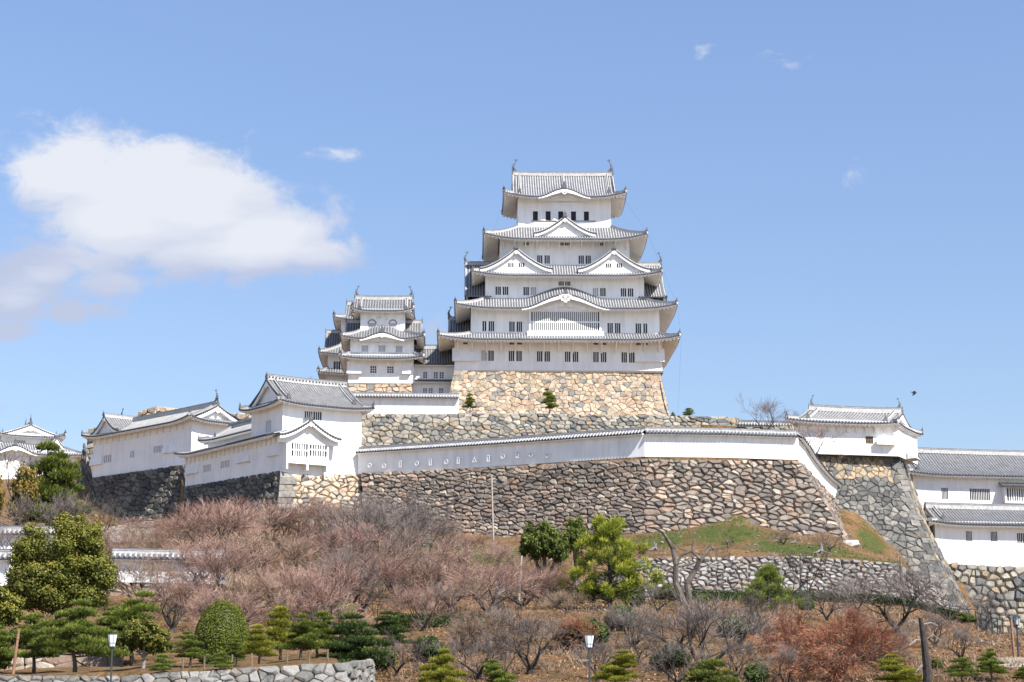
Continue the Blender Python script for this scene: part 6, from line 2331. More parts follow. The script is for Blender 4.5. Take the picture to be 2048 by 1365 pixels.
variant('broad1', lambda: broadleaf(142, [(0, 0, .62, .33, .26), (.2, .1, .5, .25, .2), (-.2, 0, .5, .24, .2)], n=70, dens=90, clump=.1, leaf=.022), 'bark_pale', 'leaf_olive')
variant('shrub0', lambda: broadleaf(143, [(0, 0, .55, .5, .4), (.4, 0, .4, .35, .3), (-.4, .1, .42, .35, .3)], n=60, dens=80, clump=.16, leaf=.045, trunk_r=.02), 'bark', 'leaf_green')
variant('orange0', lambda: broadleaf(144, [(0, 0, .6, .32, .34)], n=80, dens=80, clump=.1, leaf=.022), 'bark', 'leaf_orange')


def plant_all():
    g1 = 'bare reddish trees on the left slope'
    reds = [(318, 168, 1050, 0, 'outermost left, beside the round olive evergreen'), (365, 185, 1020, 1, 'just under the dark stone wall corner'), (430, 178, 986, 2, 'highest of the left ones, in front of the wing wall'),
            (492, 182, 978, 3, 'in front of the pale corner stones, left side'), (560, 186, 984, 4, 'right below the pale corner stones'), (625, 186, 988, 1, 'below the sunlit turret wall'),
            (395, 150, 1070, 2, 'standing before the lowest white parapet'), (470, 152, 1048, 0, 'second row, above the clipped dome shrub'), (545, 150, 1052, 3, 'second row, above the tiered yellow pine'),
            (620, 155, 1048, 4, 'second row, in the middle of the thicket'), (690, 158, 1040, 1, 'second row, left of the tall grey tree'), (360, 132, 1128, 4, 'low one right of the cloud pruned pines'),
            (505, 132, 1120, 1, 'low one behind the dome shrub'), (585, 134, 1116, 2, 'low one behind the pines, leaning trunk'), (665, 134, 1100, 0, 'low one left of twin dark trunks'), (735, 140, 1088, 3, 'around the twin dark trunks'),
            (795, 150, 1078, 2, 'under the tall grey tree'), (868, 160, 1066, 0, 'at the left end of the green bank'), (925, 182, 1054, 1, 'left of the pale pole by the great wall'), (985, 176, 1070, 4, 'in front of the pale pole foot'),
            (905, 145, 1102, 3, 'above the dry slope, left of the small board'), (975, 140, 1110, 2, 'above the small grey board'), (1045, 150, 1112, 1, 'around the short white pole'), (1110, 150, 1130, 0, 'under the leaning broadleaf tree'),
            (300, 142, 1098, 1, 'before the left part of the lowest white parapet, by the evergreen'), (450, 141, 1066, 4, 'before the right end of the lowest white parapet'), (330, 205, 1053, 2, 'at the foot of the shaded wall, nearest the rubble bank'),
            (640, 205, 988, 3, 'close under the sunlit turret stone wall'), (700, 200, 1000, 2, 'between the turret wall and the tall grey tree'), (880, 196, 1030, 4, 'close to the great wall above the green bank left end'), (750, 165, 1031, 0, 'at the foot of the tall grey tree, left'),
            (850, 145, 1098, 1, 'right of the twin dark trunks, upper'), (1060, 165, 1098, 3, 'behind the short white pole'), (1185, 160, 1150, 2, 'behind the trunk of the bright pine'), (450, 120, 1160, 3, 'peeping over the dome shrub'), (640, 120, 1142, 0, 'peeping over the three stemmed pine'),
            (258, 178, 1042, 3, 'left of all others, beside the rubble heap'), (292, 200, 1024, 0, 'between the rubble heap and the dark wall'), (240, 165, 1066, 2, 'behind the right side of the olive evergreen'),
            (850, 128, 1152, 4, 'low one in the middle of the dry slope, left'), (1130, 140, 1172, 3, 'left of the bright green pine foot')]
    for k, (px, Y, yt, v, w) in enumerate(reds):
        kind = ('cherry%d' if k % 4 else 'tan%d') % v
        put_tree('bare_tree', ('bare reddish budding tree, ' if k % 4 else 'bare tan twiggy tree, ') + w, 'tree', kind, px, Y, yt, rot=k * 1.7, wide=(1.35 if Y > 145 else 1.2), group=g1)
    # grey bare trees
    g2 = 'bare grey trees around the hill'
    for (px, Y, yt, key, w, wd, lab) in [
        (778, 172, 946, 'grey0', .95, 0, 'tall bare grey tree with dark forking limbs in front of the great wall'),
        (832, 180, 968, 'grey1', .85, 0, 'bare grey tree with black trunk just right of the tallest grey one'),
        (722, 170, 985, 'grey2', 1.0, 0, 'bare grey tree left of the tallest grey one, under the parapet start'),
        (1400, 103, 1165, 'grey1', 1.3, 0, 'wide bare grey tree low in the centre right with long spreading limbs'),
        (1470, 122, 1200, 'grey2', 1.0, 0, 'bare dark grey tree left of the red maple'),
        (1775, 130, 1100, 'grey0', 1.3, 0, 'big bare grey tree in front of the steep corner wall foot'),
        (1700, 150, 1128, 'grey1', .9, 0, 'bare grey tree rising behind the red maple'),
        (1572, 160, 1098, 'thin0', 1.0, 0, 'thin black-trunked bare tree before the rubble wall, left of two'),
        (1604, 163, 1085, 'thin1', 1.0, 0, 'thin black-trunked bare tree before the rubble wall, right of two'),
        (1880, 150, 1150, 'grey2', .8, 0, 'bare grey tree over the green bushes at right'),
        (2028, 125, 1178, 'thin1', 1.2, 0, 'dark bare tree at the right edge before the tan wall'),
        (1060, 103, 1196, 'grey0', 1.25, 0, 'bare dark tree with thick crooked limbs left of the middle lamp'),
        (928, 118, 1208, 'thin0', 1.1, 0, 'slender bare tree on the dry slope left of the crooked dark one'),
        (150, 200, 968, 'grey1', 1.0, 0, 'bare grey tree behind the round evergreen under the left pine'),
        (70, 195, 975, 'grey2', 1.1, 0, 'bare grey tree at the left under the orange tinged pine'),
        (20, 160, 1010, 'grey0', 1.0, 0, 'bare grey tree at the left edge over the white capped walls'),
        (48, 225, 890, 'thin0', 1.1, 0, 'small bare tree before the far white tower'),
        (215, 215, 985, 'grey0', .8, 0, 'bare grey tree at the foot of the dark corner wall, far left'),
        (760, 128, 1150, 'thin1', 1.0, 0, 'thin bare tree with twin stems above the dark gully'),
        (1330, 100, 1275, 'thin0', 1.3, 0, 'low bare twiggy tree right of the middle lamp'),
        (1350, 116, 1190, 'grey2', 1.2, 0, 'bare grey tree left of the widest spreading one'), (1440, 128, 1205, 'grey0', 1.1, 0, 'bare grey tree behind the widest spreading one'), (1530, 118, 1225, 'grey1', 1.1, 0, 'bare grey tree touching the left side of the maples'),
        (1215, 126, 1205, 'grey2', 1.2, 0, 'bare grey brown tree at the foot of the bright pine'), (1850, 122, 1215, 'grey1', 1.2, 0, 'bare grey tree behind the leaning dead trunk'), (1735, 112, 1225, 'grey2', 1.1, 0, 'bare grey tree at the right side of the red maple'),
        (1000, 118, 1195, 'grey1', 1.2, 0, 'bare grey tree beneath the small board'), (1270, 108, 1240, 'grey0', 1.2, 0, 'bare grey twiggy tree right of the middle lamp top'), (860, 104, 1262, 'thin0', 1.4, 0, 'thin bare tree above the low bright pine'),
        (1640, 138, 1150, 'grey0', 1.0, 0, 'bare grey tree in front of the middle of the rubble wall'), (1810, 168, 1118, 'grey1', 1.1, 0, 'bare grey tree against the foot of the steep grey wall'), (1950, 172, 1170, 'grey2', 1.0, 0, 'bare grey tree between the grey and tan walls'),
        (688, 136, 1072, 'grey1', .8, 0, 'tall dark forked tree over the dry slope, left of a pair'), (712, 139, 1080, 'grey2', .75, 0, 'tall dark forked tree over the dry slope, right of a pair'), (790, 160, 1010, 'grey2', .8, 0, 'dark bare tree standing between the tall grey pair'),
        (1260, 118, 1192, 'grey1', 1.2, 0, 'bare grey tree before the left end of the rubble wall'), (1310, 140, 1150, 'grey0', 1.1, 0, 'bare grey tree growing up in front of the pruned dead tree'), (1500, 130, 1168, 'grey2', 1.1, 0, 'bare grey tree in front of the bushy pine'),
        (1345, 98, 1262, 'grey2', 0.9, 0, 'low bare tree at the left foot of the widest spreading one'), (1460, 100, 1252, 'grey0', 0.9, 0, 'low bare tree at the right foot of the widest spreading one'), (1560, 97, 1270, 'grey1', 0.9, 0, 'low bare twiggy tree at the left foot of the red maple'),
        (1760, 101, 1258, 'grey0', 0.9, 0, 'low bare tree between the red maple and the leaning dead trunk'), (1900, 108, 1240, 'grey1', 1.1, 0, 'low bare tree right of the leaning dead trunk'), (1190, 100, 1262, 'grey1', 0.9, 0, 'low bare brown tree right beside the middle lamp post'),
        (960, 102, 1250, 'grey2', 1.1, 0, 'low bare tree left of the crooked dark one'), (800, 106, 1252, 'grey0', 1.0, 0, 'low bare tree above the gully on the dry slope'), (880, 135, 1150, 'grey1', .9, 0, 'bare grey tree above the low dark hedge'),
        (745, 178, 960, 'grey1', .9, 0, 'tall bare grey tree in front of the parapet beginning, beside the tallest'), (862, 178, 985, 'grey0', .8, 0, 'bare grey tree overlapping the left part of the great wall'), (665, 190, 985, 'grey0', .9, 0, 'bare grey tree in front of the tan turret wall'),
        (1560, 194, 1052, 'grey2', 1.2, 0, 'low dry twiggy bush on the green bank, left'), (1650, 190, 1058, 'grey0', 1.2, 0, 'low dry twiggy bush on the green bank, right'), (1450, 186, 1080, 'grey1', 1.4, 0, 'low dry twiggy bush above the middle of the rubble wall'),
        (1010, 100, 1262, 'thin1', 1.3, 0, 'low thin bare tree between the slope pines')]:
        put_tree('bare_tree', lab, 'tree', key, px, Y, yt, rot=px * .37, wide=w, group=g2)
    for (px, Y, yt, yb, key, w, lab) in [(1530, 244, 782, 870, 'sky0', 1.2, 'bare pinkish tree against the sky left of the corner turret'), (1622, 222, 846, 925, 'sky1', 1.5, 'bare tree whose branches cross the corner turret wall'),
                                         (1585, 246, 812, 870, 'sky0', 1.0, 'small bare pinkish tree touching the left end of the corner turret')]:
        put_tree('bare_tree', lab, 'tree', key, px, Y, yt, rot=px * .3, wide=w, ybase=yb, group=g2)
    # maples
    put_tree('red_maple', 'orange red maple with fine budding twigs low at right', 'tree', 'maple0', 1655, 99, 1205, wide=1.15, group='maples coming into bud')
    put_tree('red_maple', 'orange red maple just left of the big red one', 'tree', 'maple1', 1560, 112, 1232, rot=2, wide=.9, group='maples coming into bud')
    put_tree('red_maple', 'rust coloured budding maple over the middle lamp', 'tree', 'maple1', 1150, 118, 1222, rot=1, wide=1.1, group='maples coming into bud')
    put_tree('budding_maple', 'tan brown budding maple left of the middle lamp', 'tree', 'mapletan', 1060, 122, 1218, rot=3, wide=1.1, group='maples coming into bud')
    put_tree('budding_maple', 'tan brown budding maple with rounded crown on the dry slope', 'tree', 'mapletan0', 950, 116, 1215, rot=4, wide=1.0, group='maples coming into bud')
    put_tree('budding_maple', 'tan budding maple between the two grey low trees', 'tree', 'mapletan', 1300, 126, 1215, rot=5, wide=.9, group='maples coming into bud')
    # evergreens
    put_tree('evergreen_tree', 'large round olive green evergreen tree at left', 'tree', 'round0', 132, 124, 1020, wide=1.0)
    put_tree('evergreen_tree', 'dark olive evergreen cut by the left edge, beside a thick trunk', 'tree', 'broad1', 2, 120, 1150, wide=1.0)
    put_tree('pine_tree', 'spreading dark pine against the far white tower', 'tree', 'pinebig', 108, 205, 884, wide=.85)
    put_tree('evergreen_tree', 'orange tinged evergreen left of the spreading dark pine', 'tree', 'orange0', 58, 202, 925, wide=.6)
    put_tree('evergreen_tree', 'orange tinged bush at the left edge under the far tower', 'tree', 'orange0', -12, 200, 940, wide=.7)
    put_tree('pine_tree', 'bright yellow green pine right of the leaning broadleaf tree', 'tree', 'conifer0', 1216, 148, 1044, wide=.84)
    put_tree('broadleaf_tree', 'broadleaf evergreen with thick pale trunk under the great wall', 'tree', 'broad0', 1088, 162, 1032, wide=.78)
    put_tree('broadleaf_tree', 'small broadleaf evergreen touching the great wall above the bright pine', 'tree', 'broad0', 1150, 175, 1022, rot=2, wide=.5)
    put_tree('pine_tree', 'mid green bushy pine in front of the rubble wall', 'tree', 'conifer1', 1526, 150, 1134, wide=.95)
    g3_ = 'cloud pruned pines of the garden'
    for (px, Y, yt, key, w, lab) in [
        (172, 98, 1196, 'pinewide', .95, 'wide cloud pruned pine in front of the reddish block wall'), (92, 100, 1225, 'pine1', 1.0, 'cloud pruned pine left of the wide one'), (20, 100, 1250, 'pine2', 1.1, 'cloud pruned pine at the left edge'),
        (283, 112, 1180, 'pine3', 1.0, 'tall cloud pruned pine above the left lamp'), (240, 114, 1212, 'pine0', 1.0, 'pale cloud pruned pine behind the left lamp'), (395, 97, 1262, 'pine0', 1.1, 'low pruned pine left of the dome shrub'),
        (345, 90.3, 1310, 'pinelow', 1.0, 'small flat pruned pine on the stone wall right of the left lamp'), (456, 90.3, 1306, 'pinelow', 1.0, 'small flat pruned pine on the stone wall below the dome shrub'),
        (486, 98, 1272, 'pine2', .9, 'small pruned pine at the right foot of the dome shrub'), (530, 96, 1250, 'pinetier', 1.0, 'yellow green tiered pine right of the dome shrub'), (572, 104, 1213, 'pinetier', .9, 'taller yellow green tiered pine behind the first'),
        (612, 99, 1228, 'pine3', 1.0, 'dense pruned pine with three stems above the stone wall'), (645, 104, 1222, 'pine1', 1.0, 'pruned pine right of the three stemmed pine'), (716, 104, 1225, 'pinedark', 1.2, 'leaning pine over the dark gully'),
        (790, 116, 1222, 'pinedark', 1.1, 'dark pine with bare lower trunk on the dry slope'), (890, 92, 1296, 'pinewidegold', .8, 'low bright pine at the bottom edge, left of centre'), (1000, 93, 1318, 'pinewide', .9, 'low pine at the bottom edge right of centre left one'),
        (1228, 96, 1300, 'pinewidegold', 1.1, 'low spreading pine right of the middle lamp'), (1410, 92, 1322, 'pinelow', 1.4, 'low pine under the wide grey tree'),
        (1780, 92, 1308, 'pinewidegold', 1.2, 'low pine left of the leaning dead trunk'), (1900, 92, 1318, 'pinelow', 1.2, 'low pine right of the leaning dead trunk'),
        (1958, 93, 1296, 'pinewide', .8, 'pale stemmed pine beside the path'), (2020, 92, 1335, 'pinelow', 1.2, 'low flat pine at the right edge below the path')]:
        put_tree('pruned_pine', lab, 'pine', key, px, Y, yt, rot=px * .7, wide=w, group=g3_)
    put_tree('broadleaf_tree', 'small broadleaf tree with pale trunk right of the left lamp', 'tree', 'broad1', 305, 100, 1225, wide=1.0)
    for (px, Y, yt, yb, key, w, lab) in [(940, 269.6, 787, 826, 'pine1', .7, 'small pine on the terrace at the left foot of the keep base'), (1099, 268.9, 777, 828, 'pine3', .75, 'small pine on the terrace in the middle of the keep base'),
                                         (1378, 269, 817, 836, 'pinelow', 1.2, 'tiny flat pine on the terrace wall right of the keep'), (1345, 270, 825, 836, 'pinelow', .8, 'tiny shrub on the terrace wall beside the keep base corner'), (625, 290, 752, 800, 'grey0', 1.1, 'dark bare treetop behind the front turret roof')]:
        put_tree('small_pine' if 'bare' not in lab else 'bare_tree', lab, 'pine' if 'bare' not in lab else 'tree', key, px, Y, yt, rot=px, wide=w, ybase=yb)
    # shrubs on the slopes
    recrown('shrub0', 'shrubdark', 'leaf_hedge') if 'shrub0' in _cache else None
    for px, Y, yt, w, lab in [(1335, 106, 1288, 1.0, 'dark rounded shrub at the left foot of the wide grey tree'), (1165, 119, 1236, 1.3, 'dark shrub behind the middle lamp'), (945, 126, 1232, 1.2, 'dark shrub left of the middle lamp on the dry slope'), (1240, 130, 1212, 1.2, 'dark shrub under the bright pine'), (1460, 126, 1232, 1.2, 'dark shrub right of the wide grey tree'), (1600, 150, 1196, 1.0, 'dark shrub behind the red maple'), (1700, 122, 1258, 1.1, 'dark shrub right of the red maple top'), (860, 112, 1272, 1.0, 'dark shrub near the low bright pine'), (1500, 98, 1328, 1.0, 'dark shrub at the bottom edge left of the red maple'), (330, 118, 1268, 1.1, 'dark shrub behind the left lamp pines'), (425, 116, 1262, 1.1, 'dark shrub just left of the dome shrub'), (515, 115, 1268, 1.0, 'dark shrub just right of the dome shrub'), (590, 117, 1258, 1.1, 'dark shrub behind the three stemmed pine'), (150, 118, 1262, 1.4, 'dark shrub under the olive evergreen'), (60, 119, 1255, 1.3, 'dark shrub below the left side of the olive evergreen')]:
        put_tree('dark_shrub', lab, 'shrub', 'shrubdark', px, Y, yt, rot=px, wide=w, group='dark shrubs on the slopes')
    g4 = 'green shrubs on the slopes'
    for k, (px, Y, yt, w, lab) in enumerate([(1330, 168, 1168, 1.0, 'green shrub at the left end of the hedge'), (1400, 160, 1188, .9, 'green shrub behind the wide grey tree'), (1270, 150, 1190, 1.0, 'yellowish shrub right of the bright pine foot'),
                                              (1905, 158, 1225, 1.6, 'large green bush left of the metal fence'), (1850, 152, 1240, 1.0, 'green bush behind the leaning dead trunk'), (1500, 140, 1222, 1.0, 'green shrub under the bushy pine'),
                                              (1755, 128, 1262, .9, 'green bush beside the big grey tree foot'), (800, 128, 1225, .9, 'green shrub by the twin dark trunks'), (700, 130, 1205, .8, 'green shrub left of the twin dark trunks'),
                                              (1850, 100, 1318, 1.0, 'low leafy shrub right of the leaning dead trunk'), (1940, 97, 1330, 1.0, 'low leafy shrub left of the path'), (2035, 100, 1350, 1.0, 'low leafy shrub at the right edge by the path'), (5, 108, 1268, .9, 'low shrub behind the leftmost clipped pine'), (740, 108, 1268, 1.0, 'dark shrub beside the gully')]):
        put_tree('shrub', lab, 'shrub', 'shrub0', px, Y, yt, rot=k, wide=w, group=g4)


plant_all()


def dome_shrub():
    g = ground_px(457, 104)
    top = G(1201, 104)
    h = top - g.z
    r = random.Random(5)
    rx = 54 / F * 104
    t = thing('clipped_shrub', 'large clipped dome shaped shrub above the bottom stone wall', 'shrub', g)
    mc, mi = MB(), MB()

    def surf(a, q):           # q 0 bottom .. 1 top
        z = h * q
        rr = rx * (1 - max(0, (q - .35) / .65) ** 2.1) ** .5 * (.84 + .16 * min(1, q * 2.6))
        return Vector((math.cos(a) * rr, math.sin(a) * rr, z))
    for i in range(24):
        for j in range(12):
            p = [surf(2 * math.pi * (i + di) / 24, (j + dj) / 12) for di, dj in ((0, 0), (1, 0), (1, 1), (0, 1))]
            mi.face([Vector((v.x * .93, v.y * .93, v.z * .95)) for v in p], 0, .1)
    for _ in range(15000):
        a = r.random() * 6.283
        q = r.random() ** .8
        p = surf(a, q)
        lump = mnoise.noise(p * 1.6) * .12
        n = Vector((math.cos(a) * (1 - q * .8), math.sin(a) * (1 - q * .8), q * 1.1)).normalized()
        p = p * (1 + lump * .25) - n * r.uniform(0, .10)
        leafq(mc, p, (n + rvec(r) * .75).normalized(), r.uniform(.025, .05), min(1, max(0, .45 + r.uniform(-.35, .4) + lump)))
    mi.build('inner_core', M['leaf_hedge'], t)  # solid dark green core behind the leaves
    mc.build('crown', M['leaf_dome'], t)
    mt = MB()
    mt.tube((0, 0, -.1), (0, 0, h * .5), .12, .08, 7)
    mt.build('trunk', M['bark'], t)


dome_shrub()


def hedge(name, label, pts, h, w, mat='leaf_hedge', dens=420):
    """pts = list of (px, Y) along the hedge"""
    r = random.Random(len(label))
    mi, mc = MB(), MB()
    P3 = [ground_px(px, Y) for px, Y in pts]
    for a, b in zip(P3, P3[1:]):
        d = (b - a)
        L = d.length
        s = Vector((-d.y, d.x, 0)).normalized()
        mi.box((a + b) / 2 + Z * h * .45, d / 2, s * w * .42, Z * h * .45, 0, .05)
        for _ in range(int(dens * L)):
            f = r.random()
            p = a + d * f
            k = r.random()
            if k < .5: q, n = s * w / 2 * (1 if r.random() < .15 else -1) + Z * h * r.random(), -s
            else: q, n = s * w * (r.random() - .5) + Z * h, Z
            if r.random() < .5 and n != Z: pass
            p = p + q + rvec(r) * .08 + Z * .14 * mnoise.noise(p * .7)
            leafq(mc, p, (n * 1.0 + rvec(r) * .9).normalized(), r.uniform(.035, .07), r.random())
    t = thing(name, label, 'hedge', (0, 0, 0))
    mi.build('inner_core', M['leaf_hedge'], t)  # solid dark box filling the hedge behind its leaves
    mc.build('foliage', M[mat], t)


hedge('hedge', 'long dark green hedge along the foot of the rubble wall', [(1345, 169.5), (1480, 170), (1620, 170), (1760, 168.5), (1900, 165)], .85, 1.5, dens=260)
hedge('hedge', 'short dark hedge behind the foot of the bright pine', [(1085, 168), (1180, 168.5), (1285, 168)], 1.1, 1.4, dens=260)
hedge('hedge', 'low dark hedge on the dry slope right of the twin dark trunks', [(800, 131), (870, 132), (955, 132)], .8, 1.2, dens=300)


# ---------------------------------------------------------------- undergrowth
def scatter():
    r = random.Random(99)
    mb = MB()
    mg = MB()
    ml = MB()
    n = 0
    while n < 5200:
        Y = r.uniform(92, 212)
        u = r.uniform(-60, 2120)
        if Y < 91 and u < 700: continue
        if u < 690 and Y < 113: continue
        x = (u - 1024) / F * Y * 1.012
        z = ground(x, Y)
        if abs(ground(x, Y + .8) - z) > 1.2: continue
        ga = grass_amount(u, Y)
        nn = mnoise.noise(Vector((x * .12, Y * .12, 1)))
        p = Vector((x, Y, z - .05))
        n += 1
        if ga > .3 and r.random() < .8:
            for _ in range(10):
                q = p + Vector((r.uniform(-.7, .7), r.uniform(-.7, .7), 0))
                blade(mg, q, (Z + rvec(r) * .6).normalized(), r.uniform(.15, .38), .04, r.random())
            continue
        if nn < -.15 and r.random() < .5: continue
        hh = r.uniform(.25, .9) * (1.25 if nn > .15 else .8)
        for _ in range(r.randint(8, 16)):
            d = (Z + rvec(r) * .75).normalized()
            q = p + Vector((r.uniform(-.4, .4), r.uniform(-.4, .4), 0))
            blade(mb, q, d, hh * r.uniform(.5, 1.1), .018, r.random())
    mats = [M['twig_tan']]
    o = mb.build('undergrowth', M['twig_tan'])
    tag(o, 'dry twiggy undergrowth over the slopes', kind='stuff')
    o = mg.build('grass', leaf_mat('fresh_grass', [(0, (.05, .085, .014)), (.5, (.085, .11, .026)), (1, (.17, .185, .05))], .3))
    tag(o, 'short green grass on the banks', kind='stuff')
    # fallen stones
    ms = MB()
    spots = []
    for _ in range(230):
        k = r.random()
        if k < .2: u, Y = r.uniform(1280, 1700), r.uniform(178, 208)
        elif k < .75: u, Y = r.uniform(800, 1250), r.uniform(165, 215)
        else: u, Y = r.uniform(1000, 1900), r.uniform(110, 165)
        x = (u - 1024) / F * Y * 1.012
        s = r.uniform(.08, .24) * (1.5 if r.random() < .08 else 1)
        rock(ms, Vector((x, Y, ground(x, Y) + s * .2)), s, r)
    o = ms.build('loose_stones', SM['ruddy'])
    tag(o, 'small loose stones scattered on the slopes', kind='stuff')
    # leaf litter
    o = None
    ml = MB()
    for _ in range(26000):
        Y = r.uniform(92, 175)
        u = r.uniform(700, 2100)
        x = (u - 1024) / F * Y * 1.012
        leafq(ml, Vector((x, Y, ground(x, Y) + .06 + .1 * r.random())), (Z + rvec(r) * .8).normalized(), r.uniform(.04, .10), r.random())
    o = ml.build('fallen_leaves', leaf_mat('dry_leaves', [(0, (.10, .055, .03)), (.5, (.24, .135, .07)), (1, (.38, .25, .14))], .1, .9))
    tag(o, 'brown fallen leaves on the dry slope', kind='stuff')


def rock(mb, c, s, r, mi=0, flat=.65):
    """irregular stone: a jittered, cut icosphere"""
    t = (1 + 5 ** .5) / 2
    V = [(-1, t, 0), (1, t, 0), (-1, -t, 0), (1, -t, 0), (0, -1, t), (0, 1, t), (0, -1, -t), (0, 1, -t), (t, 0, -1), (t, 0, 1), (-t, 0, -1), (-t, 0, 1)]
    Fc = [(0, 11, 5), (0, 5, 1), (0, 1, 7), (0, 7, 10), (0, 10, 11), (1, 5, 9), (5, 11, 4), (11, 10, 2), (10, 7, 6), (7, 1, 8), (3, 9, 4), (3, 4, 2), (3, 2, 6), (3, 6, 8), (3, 8, 9), (4, 9, 5), (2, 4, 11), (6, 2, 10), (8, 6, 7), (9, 8, 1)]
    a = r.random() * 6.28
    ex = r.uniform(.8, 1.5)
    P_ = []
    for v in V:
        v = Vector(v).normalized() * r.uniform(.75, 1.15)
        v = Vector((v.x * ex, v.y, v.z * flat)) * s
        P_.append(c + Vector((v.x * math.cos(a) - v.y * math.sin(a), v.x * math.sin(a) + v.y * math.cos(a), v.z)))
    cc = r.random()
    for f in Fc: mb.face([P_[i] for i in f], mi, cc)


scatter()
# ---------------------------------------------------------------- small things
def lamp(px, ytop, scale_px, label):
    """garden lamp: tapered six sided white lantern on a dark post"""
    Y = 78.0 if px < 2000 else 70.0
    x = (px - 1024) / F * Y * 1.012
    z0 = ground(x, Y)
    zt = G(ytop, Y)
    t = thing('garden_lamp', label, 'lamp', (x, Y, z0), 0, 'white garden lanterns on dark posts')
    H = zt - z0
    mb = MB()
    mb.tube((0, 0, -.05), (0, 0, H - .54), .045, .035, 8)
    mb.tube((0, 0, 0), (0, 0, .3), .10, .09, 8, caps=True)
    mb.tube((0, 0, H - .58), (0, 0, H - .50), .05, .08, 8, caps=True)
    mb.build('post', M['steel'], t)
    r0, r1, h0, h1 = .105, .19, H - .50, H - .02
    hm = h0 + (h1 - h0) * .28
    rm = r0 + (r1 - r0) * .28
    mg, mf = MB(), MB()
    for k in range(6):
        a, b = math.pi / 3 * k, math.pi / 3 * (k + 1)
        def q(r_, a_, z): return Vector((math.cos(a_) * r_, math.sin(a_) * r_, z))
        mg.face([q(r0, a, h0), q(r0, b, h0), q(r1, b, h1), q(r1, a, h1)])
        mf.tube(q(r0, a, h0), q(r1, a, h1), .010, .010, 4)
        for (rr, z) in ((r0, h0), (rm, hm), (r1, h1)): mf.tube(q(rr + .004, a, z), q(rr + .004, b, z), .009, .009, 4)
        mf.face([q(r1 + .03, a, h1 + .012), q(r1 + .03, b, h1 + .012), Vector((0, 0, h1 + .05))])
    mg.build('lantern_glass', M['lampglass'], t)
    mf.build('lantern_frame', M['steel'], t)


lamp(243, 1268, 42, 'white tapered garden lamp on dark post at left, before the block wall')
lamp(1175, 1270, 42, 'white tapered garden lamp on dark post near the bottom centre')
lamp(2046, 1306, 46, 'white tapered garden lamp cut by the right edge')


def pole(label, px, Y, y0, y1, r, mat, lean=0.0, name='wooden_pole', cap=False):
    a, b = P(px + lean, y1, Y), P(px, y0, Y)
    g = ground(a.x, Y)
    a.z = min(a.z, g)
    mb = MB()
    mb.tube(a - Z * .1, a.lerp(b, .5), r * 1.1, r, 9)
    mb.tube(a.lerp(b, .5), b, r, r * .9, 9, caps=True)
    mb.tube(a.lerp(b, .78), a.lerp(b, .80), r * 1.25, r * 1.25, 9, caps=True)
    o = mb.build(name, M[mat])
    tag(o, label, 'pole')


M['pole_pale'] = basic('pale_painted_pole', (.33, .29, .25), .8, .15, 3.0)
M['pole_brown'] = basic('brown_pole', (.26, .15, .09), .85, .25, 3.0)
M['board'] = basic('grey_white_board', (.55, .54, .53), .7, .12, 4.0)
pole('tall pale pole standing against the great stone wall', 983, 206.5, 951, 1072, .10, 'pole_pale', lean=4)
pole('short pale pole among the bare trees below the green bank', 1043, 158, 1112, 1190, .11, 'pole_pale', lean=-6)
pole('brown wooden pole at the right edge by the path', 2022, 108, 1240, 1332, .075, 'pole_brown', lean=8)
pole('brown wooden prop post at the left edge before the block wall', 38, 96, 1258, 1344, .07, 'pole_brown', lean=-12)


def signboard():
    Y = 146
    g = ground_px(1000, Y)
    z0 = G(1189, Y)
    t = thing('sign_board', 'small blank grey white board on the dry slope among bare trees', 'board', (g.x, Y, min(g.z, z0)))
    dz = z0 - min(g.z, z0)
    w = 10 / F * Y
    h = G(1165, Y) - z0
    mb = MB()
    mb.box((0, 0, dz + h / 2), Vector((w, 0, 0)), Vector((0, .04, .01)), Vector((.06, -.12, h / 2)))
    mb.build('panel', M['board'], t)
    for s in (-1, 1):
        mb = MB()
        mb.tube((s * w * .7, .08, -.1), (s * w * .7, .06, dz + h * .5), .035, .035, 6)
        mb.build('leg', M['steel'], t)


signboard()


def street_light():
    Y = 112
    g = ground_px(2012, Y)
    t = thing('street_lamp', 'dark square lantern street lamp before the far right stone wall', 'lamp', g)
    H = G(1232, Y) - g.z
    mb = MB()
    mb.tube((0, 0, -.1), (0, 0, H - .55), .05, .04, 7)
    mb.build('post', M['steel'], t)
    mb = MB()
    mb.tube((0, 0, H - .5), (0, 0, H - .08), .13, .19, 6, caps=True)
    mb.build('lantern_glass', M['lampglass'], t)
    mb = MB()
    for k in range(6):
        a = math.pi / 3 * k
        mb.tube((.13 * math.cos(a), .13 * math.sin(a), H - .5), (.2 * math.cos(a), .2 * math.sin(a), H - .08), .02, .02, 4)
    mb.tube((0, 0, H - .08), (0, 0, H + .08), .27, .03, 6, caps=True)
    mb.tube((0, 0, H - .58), (0, 0, H - .5), .06, .16, 6, caps=True)
    mb.build('lantern_frame', M['steel'], t)


street_light()


